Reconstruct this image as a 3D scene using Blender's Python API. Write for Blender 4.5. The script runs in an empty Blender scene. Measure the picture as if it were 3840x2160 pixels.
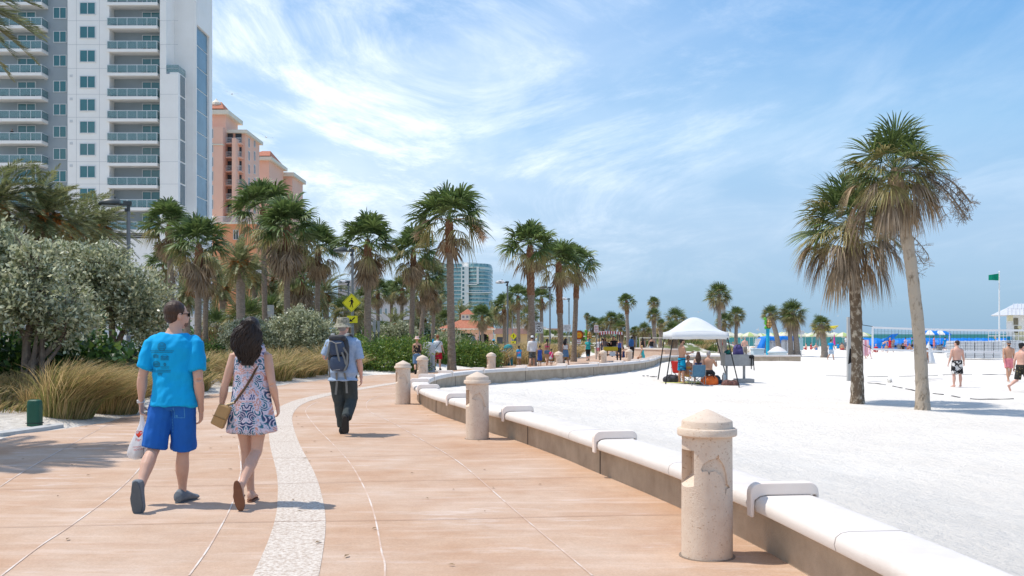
import bpy, bmesh, math, random
import numpy as np
from mathutils import Vector, Matrix, noise
from mathutils.bvhtree import BVHTree
random.seed(7); NR = np.random.default_rng(7)
PI = math.pi
SC = bpy.context.scene
COL = SC.collection
CAMZ = 1.45; HOR = 334.0; F = 960.0; SL = 0.0062     # camera height, horizon row, focal length in pixels, promenade slope
def prom_z(y): return -SL*y
def P(px, py):            # promenade point seen at a pixel
    Y = CAMZ*F/(py-HOR-SL*F); return (px-512)*Y/F, Y
def XatY(px, Y): return (px-512)*Y/F
def ZatY(py, Y): return CAMZ-(py-HOR)*Y/F
SANDZ = -0.60
def S(px, py):            # beach sand point seen at a pixel
    Y = (CAMZ-SANDZ)*F/(py-HOR); return (px-512)*Y/F, Y
def lerp(a, b, t): return a+(b-a)*t
def sstep(t): t = max(0., min(1., t)); return t*t*(3-2*t)
# ---------------------------------------------------------------- materials
MATS = {}
def mat(name, c, c2=None, scale=8., rough=.8, bump=0., bscale=None, metal=0., alpha=1., trans=0., spec=.3, island=0., detail=6., sub=0., stretch=None, dist=None, contrast=None, coat=0., tl=0.):
    if name in MATS: return MATS[name]
    m = bpy.data.materials.new(name); m.use_nodes = True; nt = m.node_tree; N = nt.nodes; L = nt.links
    b = N['Principled BSDF']
    b.inputs['Roughness'].default_value = rough; b.inputs['Metallic'].default_value = metal
    b.inputs['Specular IOR Level'].default_value = spec; b.inputs['Alpha'].default_value = alpha
    b.inputs['Transmission Weight'].default_value = trans
    if coat: b.inputs['Coat Weight'].default_value = coat
    if sub:
        b.inputs['Subsurface Weight'].default_value = sub; b.inputs['Subsurface Radius'].default_value = (.02, .008, .004)
    c = tuple(c)+(1,); b.inputs['Base Color'].default_value = c
    tc = N.new('ShaderNodeTexCoord'); src = tc.outputs['Object']
    if stretch:
        mp = N.new('ShaderNodeMapping'); mp.inputs['Scale'].default_value = stretch; L.new(src, mp.inputs['Vector']); src = mp.outputs['Vector']
    last = None
    if c2 is not None:
        n = N.new('ShaderNodeTexNoise'); n.inputs['Scale'].default_value = scale; n.inputs['Detail'].default_value = detail
        n.inputs['Roughness'].default_value = .65; L.new(src, n.inputs['Vector'])
        r = N.new('ShaderNodeValToRGB'); lo, hi = contrast or (.32, .68)
        r.color_ramp.elements[0].position = lo; r.color_ramp.elements[1].position = hi
        r.color_ramp.elements[0].color = c; r.color_ramp.elements[1].color = tuple(c2)+(1,)
        L.new(n.outputs['Fac'], r.inputs['Fac']); last = r.outputs['Color']
        L.new(last, b.inputs['Base Color'])
    if island:
        g = N.new('ShaderNodeNewGeometry'); h = N.new('ShaderNodeHueSaturation')
        mr = N.new('ShaderNodeMapRange'); mr.inputs['To Min'].default_value = 1-island; mr.inputs['To Max'].default_value = 1+island
        L.new(g.outputs['Random Per Island'], mr.inputs['Value']); L.new(mr.outputs['Result'], h.inputs['Value'])
        if last is not None: L.new(last, h.inputs['Color'])
        else: h.inputs['Color'].default_value = c
        L.new(h.outputs['Color'], b.inputs['Base Color']); last = h.outputs['Color']
    if bump:
        n2 = N.new('ShaderNodeTexNoise'); n2.inputs['Scale'].default_value = bscale or scale*4; n2.inputs['Detail'].default_value = 8
        L.new(src, n2.inputs['Vector']); bp = N.new('ShaderNodeBump'); bp.inputs['Strength'].default_value = 1; bp.inputs['Distance'].default_value = bump
        L.new(n2.outputs['Fac'], bp.inputs['Height']); L.new(bp.outputs['Normal'], b.inputs['Normal'])
    if tl:
        t = N.new('ShaderNodeBsdfTranslucent'); ms = N.new('ShaderNodeMixShader'); ms.inputs[0].default_value = tl; o = N['Material Output']
        if last is not None: L.new(last, t.inputs['Color'])
        else: t.inputs['Color'].default_value = c
        L.new(b.outputs[0], ms.inputs[1]); L.new(t.outputs[0], ms.inputs[2]); L.new(ms.outputs[0], o.inputs['Surface'])
    MATS[name] = m
    return m
# ---------------------------------------------------------------- mesh builder
class MB:
    def __init__(s): s.v = []; s.f = []; s.mi = []; s.m = 0
    def add(s, vs, fs):
        o = len(s.v); s.v.extend([tuple(p) for p in vs]); s.f.extend([tuple(i+o for i in f) for f in fs]); s.mi.extend([s.m]*len(fs)); return s
    def box(s, cx, cy, cz, sx, sy, sz, rz=0., M=None):
        vs = []
        for z in (-1, 1):
            for y in (-1, 1):
                for x in (-1, 1): vs.append(Vector((x*sx/2, y*sy/2, z*sz/2)))
        R = M if M is not None else Matrix.Rotation(rz, 3, 'Z')
        vs = [R @ p+Vector((cx, cy, cz)) for p in vs]
        return s.add(vs, [(0, 2, 3, 1), (4, 5, 7, 6), (0, 1, 5, 4), (2, 6, 7, 3), (0, 4, 6, 2), (1, 3, 7, 5)])
    def bx(s, x0, x1, y0, y1, z0, z1): return s.box((x0+x1)/2, (y0+y1)/2, (z0+z1)/2, x1-x0, y1-y0, z1-z0)
    def rings(s, R, cap=True, closed=True):
        n = len(R[0]); vs = [p for r in R for p in r]; fs = []
        for i in range(len(R)-1):
            for j in range(n if closed else n-1):
                a = i*n+j; b = i*n+(j+1) % n; fs.append((a, b, b+n, a+n))
        if cap and closed: fs.append(tuple(range(n-1, -1, -1))); fs.append(tuple(range((len(R)-1)*n, len(R)*n)))
        return s.add(vs, fs)
    def tube(s, pts, rad, n=8, cap=True, flat=1., up=None):
        pts = [Vector(p) for p in pts]
        if not hasattr(rad, '__len__'): rad = [rad]*len(pts)
        R = []; pu = None
        for i, p in enumerate(pts):
            d = (pts[min(i+1, len(pts)-1)]-pts[max(i-1, 0)])
            if d.length < 1e-9: d = Vector((0, 0, 1))
            d.normalize()
            if pu is None:
                u = Vector(up) if up is not None else (Vector((1, 0, 0)) if abs(d.x) < .8 else Vector((0, 1, 0)))
            else: u = pu
            u = u-d*u.dot(d)
            if u.length < 1e-6: u = d.orthogonal()
            u.normalize(); pu = u; w = d.cross(u)
            r = rad[i]; ra, rb = (r if hasattr(r, '__len__') else (r, r*flat))
            R.append([p+u*math.cos(2*PI*k/n)*ra+w*math.sin(2*PI*k/n)*rb for k in range(n)])
        return s.rings(R, cap)
    def lathe(s, prof, n=24, c=(0, 0, 0), cap=True, sq=None):
        R = []
        for r, z in prof: R.append([(c[0]+r*math.cos(2*PI*k/n), c[1]+r*math.sin(2*PI*k/n), c[2]+z) for k in range(n)])
        return s.rings(R, cap)
    def ell(s, c, r, n=12, M=None):
        R = []; m = max(5, n//2+1)
        for i in range(m):
            t = PI*(i+.02)/(m-1+.04); z = -math.cos(t); q = math.sin(t)
            ring = [Vector((r[0]*q*math.cos(2*PI*k/n), r[1]*q*math.sin(2*PI*k/n), r[2]*z)) for k in range(n)]
            if M is not None: ring = [M @ p for p in ring]
            R.append([p+Vector(c) for p in ring])
        return s.rings(R)
    def poly(s, pts, z0, z1):
        n = len(pts); vs = [(x, y, z0) for x, y in pts]+[(x, y, z1) for x, y in pts]
        fs = [tuple(range(n-1, -1, -1)), tuple(range(n, 2*n))]+[(i, (i+1) % n, (i+1) % n+n, i+n) for i in range(n)]
        return s.add(vs, fs)
    def extr(s, pts, d):    # polygon of 3-D points swept along d
        n = len(pts); d = Vector(d); vs = [Vector(p) for p in pts]; vs = vs+[p+d for p in vs]
        fs = [tuple(range(n-1, -1, -1)), tuple(range(n, 2*n))]+[(i, (i+1) % n, (i+1) % n+n, i+n) for i in range(n)]
        return s.add(vs, fs)
    def mesh(s, name):
        me = bpy.data.meshes.new(name); me.from_pydata(s.v, [], s.f); me.polygons.foreach_set('material_index', s.mi); me.update(); return me
    def build(s, name, mats, parent=None, smooth=False, bevel=0., loc=None, rz=0., fix=True):
        me = s.mesh(name)
        if not isinstance(mats, (list, tuple)): mats = [mats]
        for m in mats: me.materials.append(m)
        if fix:
            bm = bmesh.new(); bm.from_mesh(me); bmesh.ops.recalc_face_normals(bm, faces=bm.faces); bm.to_mesh(me); bm.free()
        if smooth: smooth_by(me, 40)
        return link(name, me, parent, loc, rz, bevel)
def smooth_by(me, deg=40):
    me.polygons.foreach_set('use_smooth', [True]*len(me.polygons))
    try: me.set_sharp_from_angle(angle=math.radians(deg))
    except Exception: pass
def link(name, me, parent=None, loc=None, rz=0., bevel=0.):
    o = bpy.data.objects.new(name, me); COL.objects.link(o)
    if parent is not None: o.parent = parent
    if loc is not None: o.location = loc
    if rz: o.rotation_euler = (0, 0, rz)
    if bevel:
        b = o.modifiers.new('bevel', 'BEVEL'); b.width = bevel; b.segments = 2; b.limit_method = 'ANGLE'; b.angle_limit = math.radians(40)
    return o
def tag(o, label=None, cat=None, group=None, kind=None):
    if label: o['label'] = label
    if cat: o['category'] = cat
    if group: o['group'] = group
    if kind: o['kind'] = kind
    return o
def T(name, label, cat, loc=(0, 0, 0), rz=0., group=None):
    o = bpy.data.objects.new(name, None); COL.objects.link(o); o.location = loc; o.rotation_euler = (0, 0, rz); o.empty_display_size = .1
    return tag(o, label, cat, group)
KIDS = {}
def copy_tree(o, parent=None):
    c = o.copy(); COL.objects.link(c)
    c.parent = parent
    for ch in [k for k in ALLOBJ() if k.parent == o]: copy_tree(ch, c)
    return c
def ALLOBJ(): return list(COL.objects)
def dup(o, loc, rz=0., label=None, group=None, sc=None):
    kids = {}
    for k in COL.objects:
        if k.parent is not None: kids.setdefault(k.parent.name, []).append(k)
    def rec(a, par):
        c = a.copy(); COL.objects.link(c); c.parent = par
        for ch in kids.get(a.name, []): rec(ch, c)
        return c
    c = rec(o, None); c.location = loc; c.rotation_euler = (0, 0, rz)
    if sc is not None: c.scale = (sc,)*3 if not hasattr(sc, '__len__') else sc
    if label: c['label'] = label
    if group: c['group'] = group
    return c
def npmesh(name, V, Fq, mats, mi=None, smooth=False):
    """fast mesh from numpy arrays: V (n,3), Fq (m,k)"""
    me = bpy.data.meshes.new(name); n = len(V); m, k = Fq.shape
    me.vertices.add(n); me.vertices.foreach_set('co', np.asarray(V, dtype=np.float32).ravel())
    me.loops.add(m*k); me.loops.foreach_set('vertex_index', np.asarray(Fq, dtype=np.int32).ravel())
    me.polygons.add(m); me.polygons.foreach_set('loop_start', np.arange(0, m*k, k, dtype=np.int32))
    try: me.polygons.foreach_set('loop_total', np.full(m, k, dtype=np.int32))
    except Exception: pass
    if not isinstance(mats, (list, tuple)): mats = [mats]
    for q in mats: me.materials.append(q)
    if mi is not None: me.polygons.foreach_set('material_index', np.asarray(mi, dtype=np.int32))
    me.update(calc_edges=True); me.validate()
    if smooth: me.polygons.foreach_set('use_smooth', [True]*m)
    return me
def text_mb(mb, body, size, M, thick=.002, align='CENTER', maxw=None, bold=0.):
    cu = bpy.data.curves.new('t', 'FONT'); cu.body = body; cu.size = size; cu.align_x = align; cu.align_y = 'CENTER'; cu.extrude = thick; cu.offset = bold
    o = bpy.data.objects.new('t', cu); COL.objects.link(o); bpy.context.view_layer.update()
    me = o.to_mesh(); w = max((v.co.x for v in me.vertices), default=1)-min((v.co.x for v in me.vertices), default=0)
    k = 1. if not maxw or w < maxw else maxw/w
    vs = [M @ Vector((v.co.x*k, v.co.y, v.co.z)) for v in me.vertices]; fs = [tuple(p.vertices) for p in me.polygons]
    o.to_mesh_clear(); bpy.data.objects.remove(o); bpy.data.curves.remove(cu); mb.add(vs, fs)
def face_cam(loc, rz=0.):   # text frame standing upright, reading from the camera side (-Y)
    return Matrix.Translation(loc) @ Matrix.Rotation(rz, 4, 'Z') @ Matrix.Rotation(PI/2, 4, 'X')
def remesh(mb, name, mats, voxel, parent=None, smooth_it=4, disp=None, fac=.5, loc=None, deg=180):
    """fuse overlapping closed shapes into one continuous surface"""
    me = mb.mesh(name+'_raw'); o = bpy.data.objects.new('tmp', me); COL.objects.link(o)
    bm = bmesh.new(); bm.from_mesh(me); bmesh.ops.recalc_face_normals(bm, faces=bm.faces); bm.to_mesh(me); bm.free()
    r = o.modifiers.new('r', 'REMESH'); r.mode = 'VOXEL'; r.voxel_size = voxel; r.use_smooth_shade = True
    if smooth_it:
        s = o.modifiers.new('s', 'SMOOTH'); s.factor = fac; s.iterations = smooth_it
    dg = bpy.context.evaluated_depsgraph_get(); ev = o.evaluated_get(dg); m2 = bpy.data.meshes.new_from_object(ev)
    bpy.data.objects.remove(o); bpy.data.meshes.remove(me); m2.name = name
    m2.materials.clear()
    for m in (mats if isinstance(mats, (list, tuple)) else [mats]): m2.materials.append(m)
    if disp: 
        bm = bmesh.new(); bm.from_mesh(m2); bm.normal_update()
        for v in bm.verts: v.co += v.normal*disp(v.co)
        bm.to_mesh(m2); bm.free()
    m2.polygons.foreach_set('use_smooth', [True]*len(m2.polygons)); m2.update()
    return link(name, m2, parent, loc)
# ================================================================ camera, world, sun
cam = bpy.data.cameras.new('camera'); cam.lens = F/1024*36; cam.sensor_width = 36; cam.shift_y = (HOR-288)/1024
cam.clip_start = .1; cam.clip_end = 20000
co = bpy.data.objects.new('camera', cam); COL.objects.link(co); co.location = (0, 0, CAMZ); co.rotation_euler = (PI/2, 0, 0); SC.camera = co
SUN_EL = math.radians(66); sd = Vector((-.98, .17, 0)).normalized()
sdir = Vector((sd.x*math.cos(SUN_EL), sd.y*math.cos(SUN_EL), math.sin(SUN_EL)))
sl = bpy.data.lights.new('sun', 'SUN'); sl.energy = 3.9; sl.angle = math.radians(.55); sl.color = (1, .945, .865)
so = bpy.data.objects.new('sun', sl); COL.objects.link(so); so.rotation_euler = sdir.to_track_quat('Z', 'Y').to_euler(); so.location = (0, 0, 60)
W = bpy.data.worlds.new('World'); SC.world = W; W.use_nodes = True; nt = W.node_tree; N = nt.nodes; L = nt.links; N.clear()
out = N.new('ShaderNodeOutputWorld'); bg = N.new('ShaderNodeBackground'); bg.inputs['Strength'].default_value = .145
sky = N.new('ShaderNodeTexSky'); sky.sky_type = 'NISHITA'; sky.sun_disc = False; sky.sun_elevation = SUN_EL
sky.sun_rotation = math.atan2(sdir.x, sdir.y); sky.air_density = 1.0; sky.dust_density = .6; sky.ozone_density = 2.2
def math_n(op, a, b=None, clamp=False):
    n = N.new('ShaderNodeMath'); n.operation = op; n.use_clamp = clamp
    for i, q in enumerate((a, b)):
        if q is None: continue
        if isinstance(q, (int, float)): n.inputs[i].default_value = q
        else: L.new(q, n.inputs[i])
    return n.outputs[0]
tc = N.new('ShaderNodeTexCoord'); sep = N.new('ShaderNodeSeparateXYZ'); L.new(tc.outputs['Generated'], sep.inputs[0])
zc = math_n('MAXIMUM', sep.outputs['Z'], .0); zz = math_n('ADD', zc, .13)
px_ = math_n('DIVIDE', sep.outputs['X'], zz); py_ = math_n('DIVIDE', sep.outputs['Y'], zz)
cb = N.new('ShaderNodeCombineXYZ'); L.new(px_, cb.inputs[0]); L.new(py_, cb.inputs[1])
def cloud(scale, rot, st, lo, hi, detail=9, dist=1.2, off=(0, 0, 0), rough=.6):
    mp = N.new('ShaderNodeMapping'); mp.inputs['Rotation'].default_value = (0, 0, rot); mp.inputs['Scale'].default_value = st; mp.inputs['Location'].default_value = off
    L.new(cb.outputs[0], mp.inputs['Vector']); n = N.new('ShaderNodeTexNoise'); n.inputs['Scale'].default_value = scale
    n.inputs['Detail'].default_value = detail; n.inputs['Roughness'].default_value = rough; n.inputs['Distortion'].default_value = dist
    L.new(mp.outputs[0], n.inputs['Vector']); r = N.new('ShaderNodeMapRange'); r.interpolation_type = 'SMOOTHSTEP'
    r.inputs['From Min'].default_value = lo; r.inputs['From Max'].default_value = hi; L.new(n.outputs['Fac'], r.inputs['Value']); return r.outputs[0]
c1 = cloud(1.0, .6, (1.25, .8, 1), .43, .76, off=(1.3, 0.4, 0), rough=.70, dist=.7)
c2 = cloud(.42, .5, (1, .8, 1), .30, .72, dist=.5, detail=4, off=(2.0, .6, 0))
c3 = cloud(1.6, .4, (1.5, .7, 1), .42, .85, off=(3, 1, 0), dist=.6)
# clouds are thickest in the west (left) half of the sky and thin out to the right
az = math_n('ADD', math_n('MULTIPLY', sep.outputs['X'], -1.5), .55, True)
m1 = math_n('MULTIPLY', c1, math_n('ADD', math_n('MULTIPLY', az, 1.15), .06))
m2 = math_n('MULTIPLY', c2, math_n('ADD', math_n('MULTIPLY', az, .55), .10))
m3 = math_n('MULTIPLY', c3, .20)
fade = math_n('MULTIPLY', math_n('SUBTRACT', sep.outputs['Z'], .015), 6.5, True)
tot = math_n('MULTIPLY', math_n('ADD', math_n('ADD', m1, m2), m3), fade, True)
hs = N.new('ShaderNodeHueSaturation'); hs.inputs['Saturation'].default_value = 1.0; hs.inputs['Value'].default_value = 1.0; L.new(sky.outputs[0], hs.inputs['Color'])
mul = N.new('ShaderNodeMix'); mul.data_type = 'RGBA'; mul.blend_type = 'MULTIPLY'; mul.inputs['Factor'].default_value = 1
L.new(hs.outputs[0], mul.inputs['A']); mul.inputs['B'].default_value = (.85, .88, 1.0, 1)
mix = N.new('ShaderNodeMix'); mix.data_type = 'RGBA'; L.new(tot, mix.inputs['Factor']); 
gr = N.new('ShaderNodeValToRGB'); e = gr.color_ramp.elements; e[0].position = 0; e[0].color = (.20, .345, .50, 1); e[1].position = 1; e[1].color = (.05, .17, .50, 1)
for p_, c_ in ((.035, (.23, .375, .53, 1)), (.10, (.30, .44, .60, 1)), (.20, (.235, .43, .64, 1)), (.30, (.115, .315, .60, 1)), (.6, (.08, .26, .58, 1))): q_ = e.new(p_); q_.color = c_
L.new(sep.outputs['Z'], gr.inputs[0]); sc_ = N.new('ShaderNodeVectorMath'); sc_.operation = 'SCALE'; sc_.inputs['Scale'].default_value = 9.5; L.new(gr.outputs[0], sc_.inputs[0])
mg = N.new('ShaderNodeMix'); mg.data_type = 'RGBA'; mg.inputs['Factor'].default_value = .85; L.new(mul.outputs['Result'], mg.inputs['A']); L.new(sc_.outputs[0], mg.inputs['B'])
L.new(mg.outputs['Result'], mix.inputs['A']); mix.inputs['B'].default_value = (8.3, 8.7, 9.1, 1)
L.new(mix.outputs['Result'], bg.inputs['Color']); L.new(bg.outputs[0], out.inputs[0])
SC.view_settings.view_transform = 'Standard'; SC.view_settings.look = 'None'; SC.view_settings.exposure = .08; SC.view_settings.gamma = 1
# ================================================================ curves of the place
def catmull(pts, step):
    pts = [Vector(p) for p in pts]; out = []
    for i in range(len(pts)-1):
        a = pts[max(i-1, 0)]; b = pts[i]; c = pts[i+1]; d = pts[min(i+2, len(pts)-1)]
        n = max(1, int((c-b).length/step))
        for k in range(n):
            t = k/n; out.append(.5*((2*b)+(c-a)*t+(2*a-5*b+4*c-d)*t*t+(3*b-a-3*c+d)*t**3))
    out.append(pts[-1]); return out
def resample(pts, step):
    out = [pts[0].copy()]; acc = 0.
    for i in range(len(pts)-1):
        a, b = pts[i], pts[i+1]; l = (b-a).length
        while acc+l >= step:
            t = (step-acc)/l; a = a.lerp(b, t); out.append(a.copy()); l = (b-a).length; acc = 0.
        acc += l
    return out
def tang(c, i): 
    d = c[min(i+1, len(c)-1)]-c[max(i-1, 0)]; return d.normalized()
def offset(c, u):
    r = []
    for i, p in enumerate(c):
        t = tang(c, i); r.append(p+Vector((t.y, -t.x))*u)
    return r
WALLPTS = [(1.7, -3), (1.85, 0), (1.97, 2), (1.98, 4), (1.82, 5.92), (1.676, 7.04), (1.456, 8.24), (1.21, 9.35), (.86, 10.8), (.60, 11.9), (.05, 13.9), (-.36, 15.1), (-.83, 16.7), (-1.43, 18.76), (-1.87, 20.7), (-2.2, 22.5), (-2.42, 24.5), (-2.5, 26.5), (-2.40, 28.6), (-2.05, 31.0), (-1.1, 33.9), (.4, 36.6), (2.2, 39.6), (4.2, 43.4), (6.1, 48), (7.6, 53.5), (8.6, 58.5), (9.5, 62.3), (11.2, 65.3), (13.5, 66.6), (16.5, 67.0), (20.3, 67.2)]
WC = resample(catmull(WALLPTS, .05), .25)
WMID = offset(WC, .22)
B = [(p.x, p.y) for p in WMID if p.y < 65.2 and p.x < 12]+[(12.5, 68), (14, 75), (16, 90), (17, 110), (24, 200), (75, 900)]
BY = np.array([b[1] for b in B]); BX = np.array([b[0] for b in B])
WD = np.array([(p.x, p.y) for p in WMID])
EDGE = [(-7.0, -3), (-7.3, 6), (-7.35, 12), (-7.45, 13.9), (-7.56, 14.75), (-7.4, 15.6), (-7.15, 16.6), (-7.2, 18), (-7.4, 19.6), (-7.9, 23), (-7.95, 26), (-7.4, 31), (-6.7, 36.3), (-5.8, 39), (-4.4, 42.4), (-2.2, 48), (.6, 56), (2.7, 63), (4.2, 70), (6, 80), (8.2, 95), (10, 110)]
EC = catmull([Vector(p) for p in EDGE], .4)
def vnoise(x, y, s, o=0.):    # cheap smooth value noise (vectorised)
    x = x/s+o*17.3; y = y/s+o*9.1; xi = np.floor(x); yi = np.floor(y); fx = x-xi; fy = y-yi; fx = fx*fx*(3-2*fx); fy = fy*fy*(3-2*fy)
    def h(a, b): v = np.sin(a*127.1+b*311.7)*43758.5453; return v-np.floor(v)
    return (h(xi, yi)*(1-fx)+h(xi+1, yi)*fx)*(1-fy)+(h(xi, yi+1)*(1-fx)+h(xi+1, yi+1)*fx)*fy
def terrain(X, Y, fine=True):
    X = np.asarray(X, dtype=float); Y = np.asarray(Y, dtype=float)
    bx = np.interp(Y, BY, BX); beach = X > bx
    d = np.full(X.shape, 1e9)
    for i in range(0, len(WD), 6): d = np.minimum(d, np.hypot(X-WD[i, 0], Y-WD[i, 1]))
    dd = np.where(Y > 66, np.maximum(X-bx, 0), np.minimum(d, 40))
    s = np.clip((dd-.3)/5.5, 0, 1); s = s*s*(3-2*s)
    q = np.clip((Y-26)/8, 0, 1); q = q*q*(3-2*q); z0 = -.08+(-.36+.08)*q
    zb = z0+(SANDZ-z0)*s
    sl_ = np.clip((Y-125)/90, 0, 1); zb = zb-.55*sl_*sl_*(3-2*sl_)
    zl = -SL*Y-.035
    e = np.array([(p.x, p.y) for p in EC]); ex = np.interp(Y, e[:, 1], e[:, 0]); gd = np.clip((ex-X-.1)/2.5, 0, 1)
    zl = zl+gd*(.10+.22*vnoise(X, Y, 2.5, 3)); 
    # the north side of the wall's arm
    z = np.where(beach, zb, zl)
    if fine:
        amp = np.where(beach, 1., .8*gd)
        n = (vnoise(X, Y, 1.1, 1)-.5)*.035+(vnoise(X, Y, .45, 2)-.5)*.028+(vnoise(X, Y, 3.7, 4)-.5)*.06
        z = z+n*amp
    # out at sea / on the far land
    z = np.where((Y > 205) & (X > .073*Y), -1.6, z); z = np.where((Y > 205) & (X <= .073*Y), -1.1, z)
    return z
def tz(x, y): return float(terrain(np.array([x]), np.array([y]))[0])
# ---------------------------------------------------------------- sand
def sand_mat():
    m = bpy.data.materials.new('sand'); m.use_nodes = True; nt = m.node_tree; N = nt.nodes; L = nt.links; b = N['Principled BSDF']; b.inputs['Roughness'].default_value = .95; b.inputs['Specular IOR Level'].default_value = .1
    tc = N.new('ShaderNodeTexCoord')
    def ns(s, d, r=.6, st=(1, 1, 1)):
        mp = N.new('ShaderNodeMapping'); mp.inputs['Scale'].default_value = st; L.new(tc.outputs['Object'], mp.inputs[0])
        n = N.new('ShaderNodeTexNoise'); n.inputs['Scale'].default_value = s; n.inputs['Detail'].default_value = d; n.inputs['Roughness'].default_value = r; L.new(mp.outputs[0], n.inputs['Vector']); return n.outputs['Fac']
    def ramp(f, lo, hi, a, c):
        r = N.new('ShaderNodeValToRGB'); r.color_ramp.elements[0].position = lo; r.color_ramp.elements[1].position = hi; r.color_ramp.elements[0].color = a; r.color_ramp.elements[1].color = c; L.new(f, r.inputs[0]); return r.outputs[0]
    def mx(f, a, c, mode='MIX'):
        x = N.new('ShaderNodeMix'); x.data_type = 'RGBA'; x.blend_type = mode
        for k, q in (('Factor', f), ('A', a), ('B', c)):
            if isinstance(q, (tuple, float, int)): x.inputs[k].default_value = q
            else: L.new(q, x.inputs[k])
        return x.outputs['Result']
    base = ramp(ns(.35, 6), .35, .7, (.80, .745, .665, 1), (.72, .665, .59, 1))
    grit = ramp(ns(9, 8, .8, (1, 1.8, 1)), .58, .70, (0, 0, 0, 1), (1, 1, 1, 1)); patch = ramp(ns(.8, 5), .45, .62, (.06, .06, .06, 1), (.8, .8, .8, 1))
    f = mx(1., grit, patch, 'MULTIPLY'); c = mx(f, base, (.46, .39, .32, 1)); 
    # leaf litter on the planting side
    sp = N.new('ShaderNodeSeparateXYZ'); L.new(tc.outputs['Object'], sp.inputs[0]); lt = N.new('ShaderNodeMapRange'); lt.inputs['From Min'].default_value = -6.8; lt.inputs['From Max'].default_value = -10.5; L.new(sp.outputs[0], lt.inputs['Value'])
    lit = ramp(ns(7, 9, .8), .42, .60, (0, 0, 0, 1), (1, 1, 1, 1)); lm = N.new('ShaderNodeMath'); lm.operation = 'MULTIPLY'; L.new(lit, lm.inputs[0]); L.new(lt.outputs[0], lm.inputs[1])
    c = mx(lm.outputs[0], c, (.22, .165, .11, 1)); L.new(c, b.inputs['Base Color'])
    v = N.new('ShaderNodeTexVoronoi'); v.feature = 'SMOOTH_F1'; v.inputs['Scale'].default_value = 2.6; L.new(tc.outputs['Object'], v.inputs['Vector'])
    ad = N.new('ShaderNodeMath'); ad.operation = 'MULTIPLY_ADD'; L.new(v.outputs['Distance'], ad.inputs[0]); ad.inputs[1].default_value = .55; L.new(ns(6, 9, .7), ad.inputs[2])
    bp = N.new('ShaderNodeBump'); bp.inputs['Distance'].default_value = .085; bp.inputs['Strength'].default_value = 1; L.new(ad.outputs[0], bp.inputs['Height']); L.new(bp.outputs[0], b.inputs['Normal'])
    return m
M_SAND = sand_mat()
nr, nc = 330, 420
yy = -25+25*np.power(11.5, np.linspace(math.log(1.0+10/25.)/math.log(11.5)*0+ .02, 1, nr)); rr = np.linspace(-1.5, 1.55, nc)
Yg, Rg = np.meshgrid(yy, rr, indexing='ij'); Xg = Rg*(Yg+25)*.93
Zg = terrain(Xg, Yg); V = np.stack([Xg, Yg, Zg], -1).reshape(-1, 3)
i = np.arange(nr-1)[:, None]*nc+np.arange(nc-1)[None, :]; FQ = np.stack([i, i+1, i+nc+1, i+nc], -1).reshape(-1, 4)
tag(link('sand', npmesh('sand', V, FQ, M_SAND, smooth=True)), kind='structure')
mb = MB(); mb.add([(-3000, 255, -1.25), (.073*255, 255, -1.25), (.073*9000, 9000, -1.25), (-3000, 9000, -1.25)], [(0, 1, 2, 3)])
mb.add([(-3000, -200, -1.9), (-3000, 255.2, -1.9), (3000, 255.2, -1.9), (3000, -200, -1.9)], [(0, 3, 2, 1)])
tag(mb.build('ground', mat('far_ground', (.16, .17, .10), (.30, .27, .20), .05)), kind='structure')
def sea_mat():
    m = mat('sea', (.008, .095, .088), (.015, .15, .13), .02, rough=.5, stretch=(.35, 1.6, 1), spec=.05); nt = m.node_tree
    return m
mb = MB(); mb.add([(15, 198, -1.03), (9000*.073, 9000, -1.03), (9000*1.6, 9000, -1.03), (900, 198, -1.03)], [(0, 3, 2, 1)])
sea = tag(mb.build('sea', sea_mat()), kind='structure')
nt = sea.data.materials[0].node_tree; wv = nt.nodes.new('ShaderNodeTexNoise'); wv.inputs['Scale'].default_value = .35; wv.inputs['Detail'].default_value = 8
tcc = nt.nodes.new('ShaderNodeTexCoord'); nt.links.new(tcc.outputs['Object'], wv.inputs['Vector']); bb = nt.nodes.new('ShaderNodeBump'); bb.inputs['Distance'].default_value = .5
nt.links.new(wv.outputs['Fac'], bb.inputs['Height']); nt.links.new(bb.outputs[0], nt.nodes['Principled BSDF'].inputs['Normal'])
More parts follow.
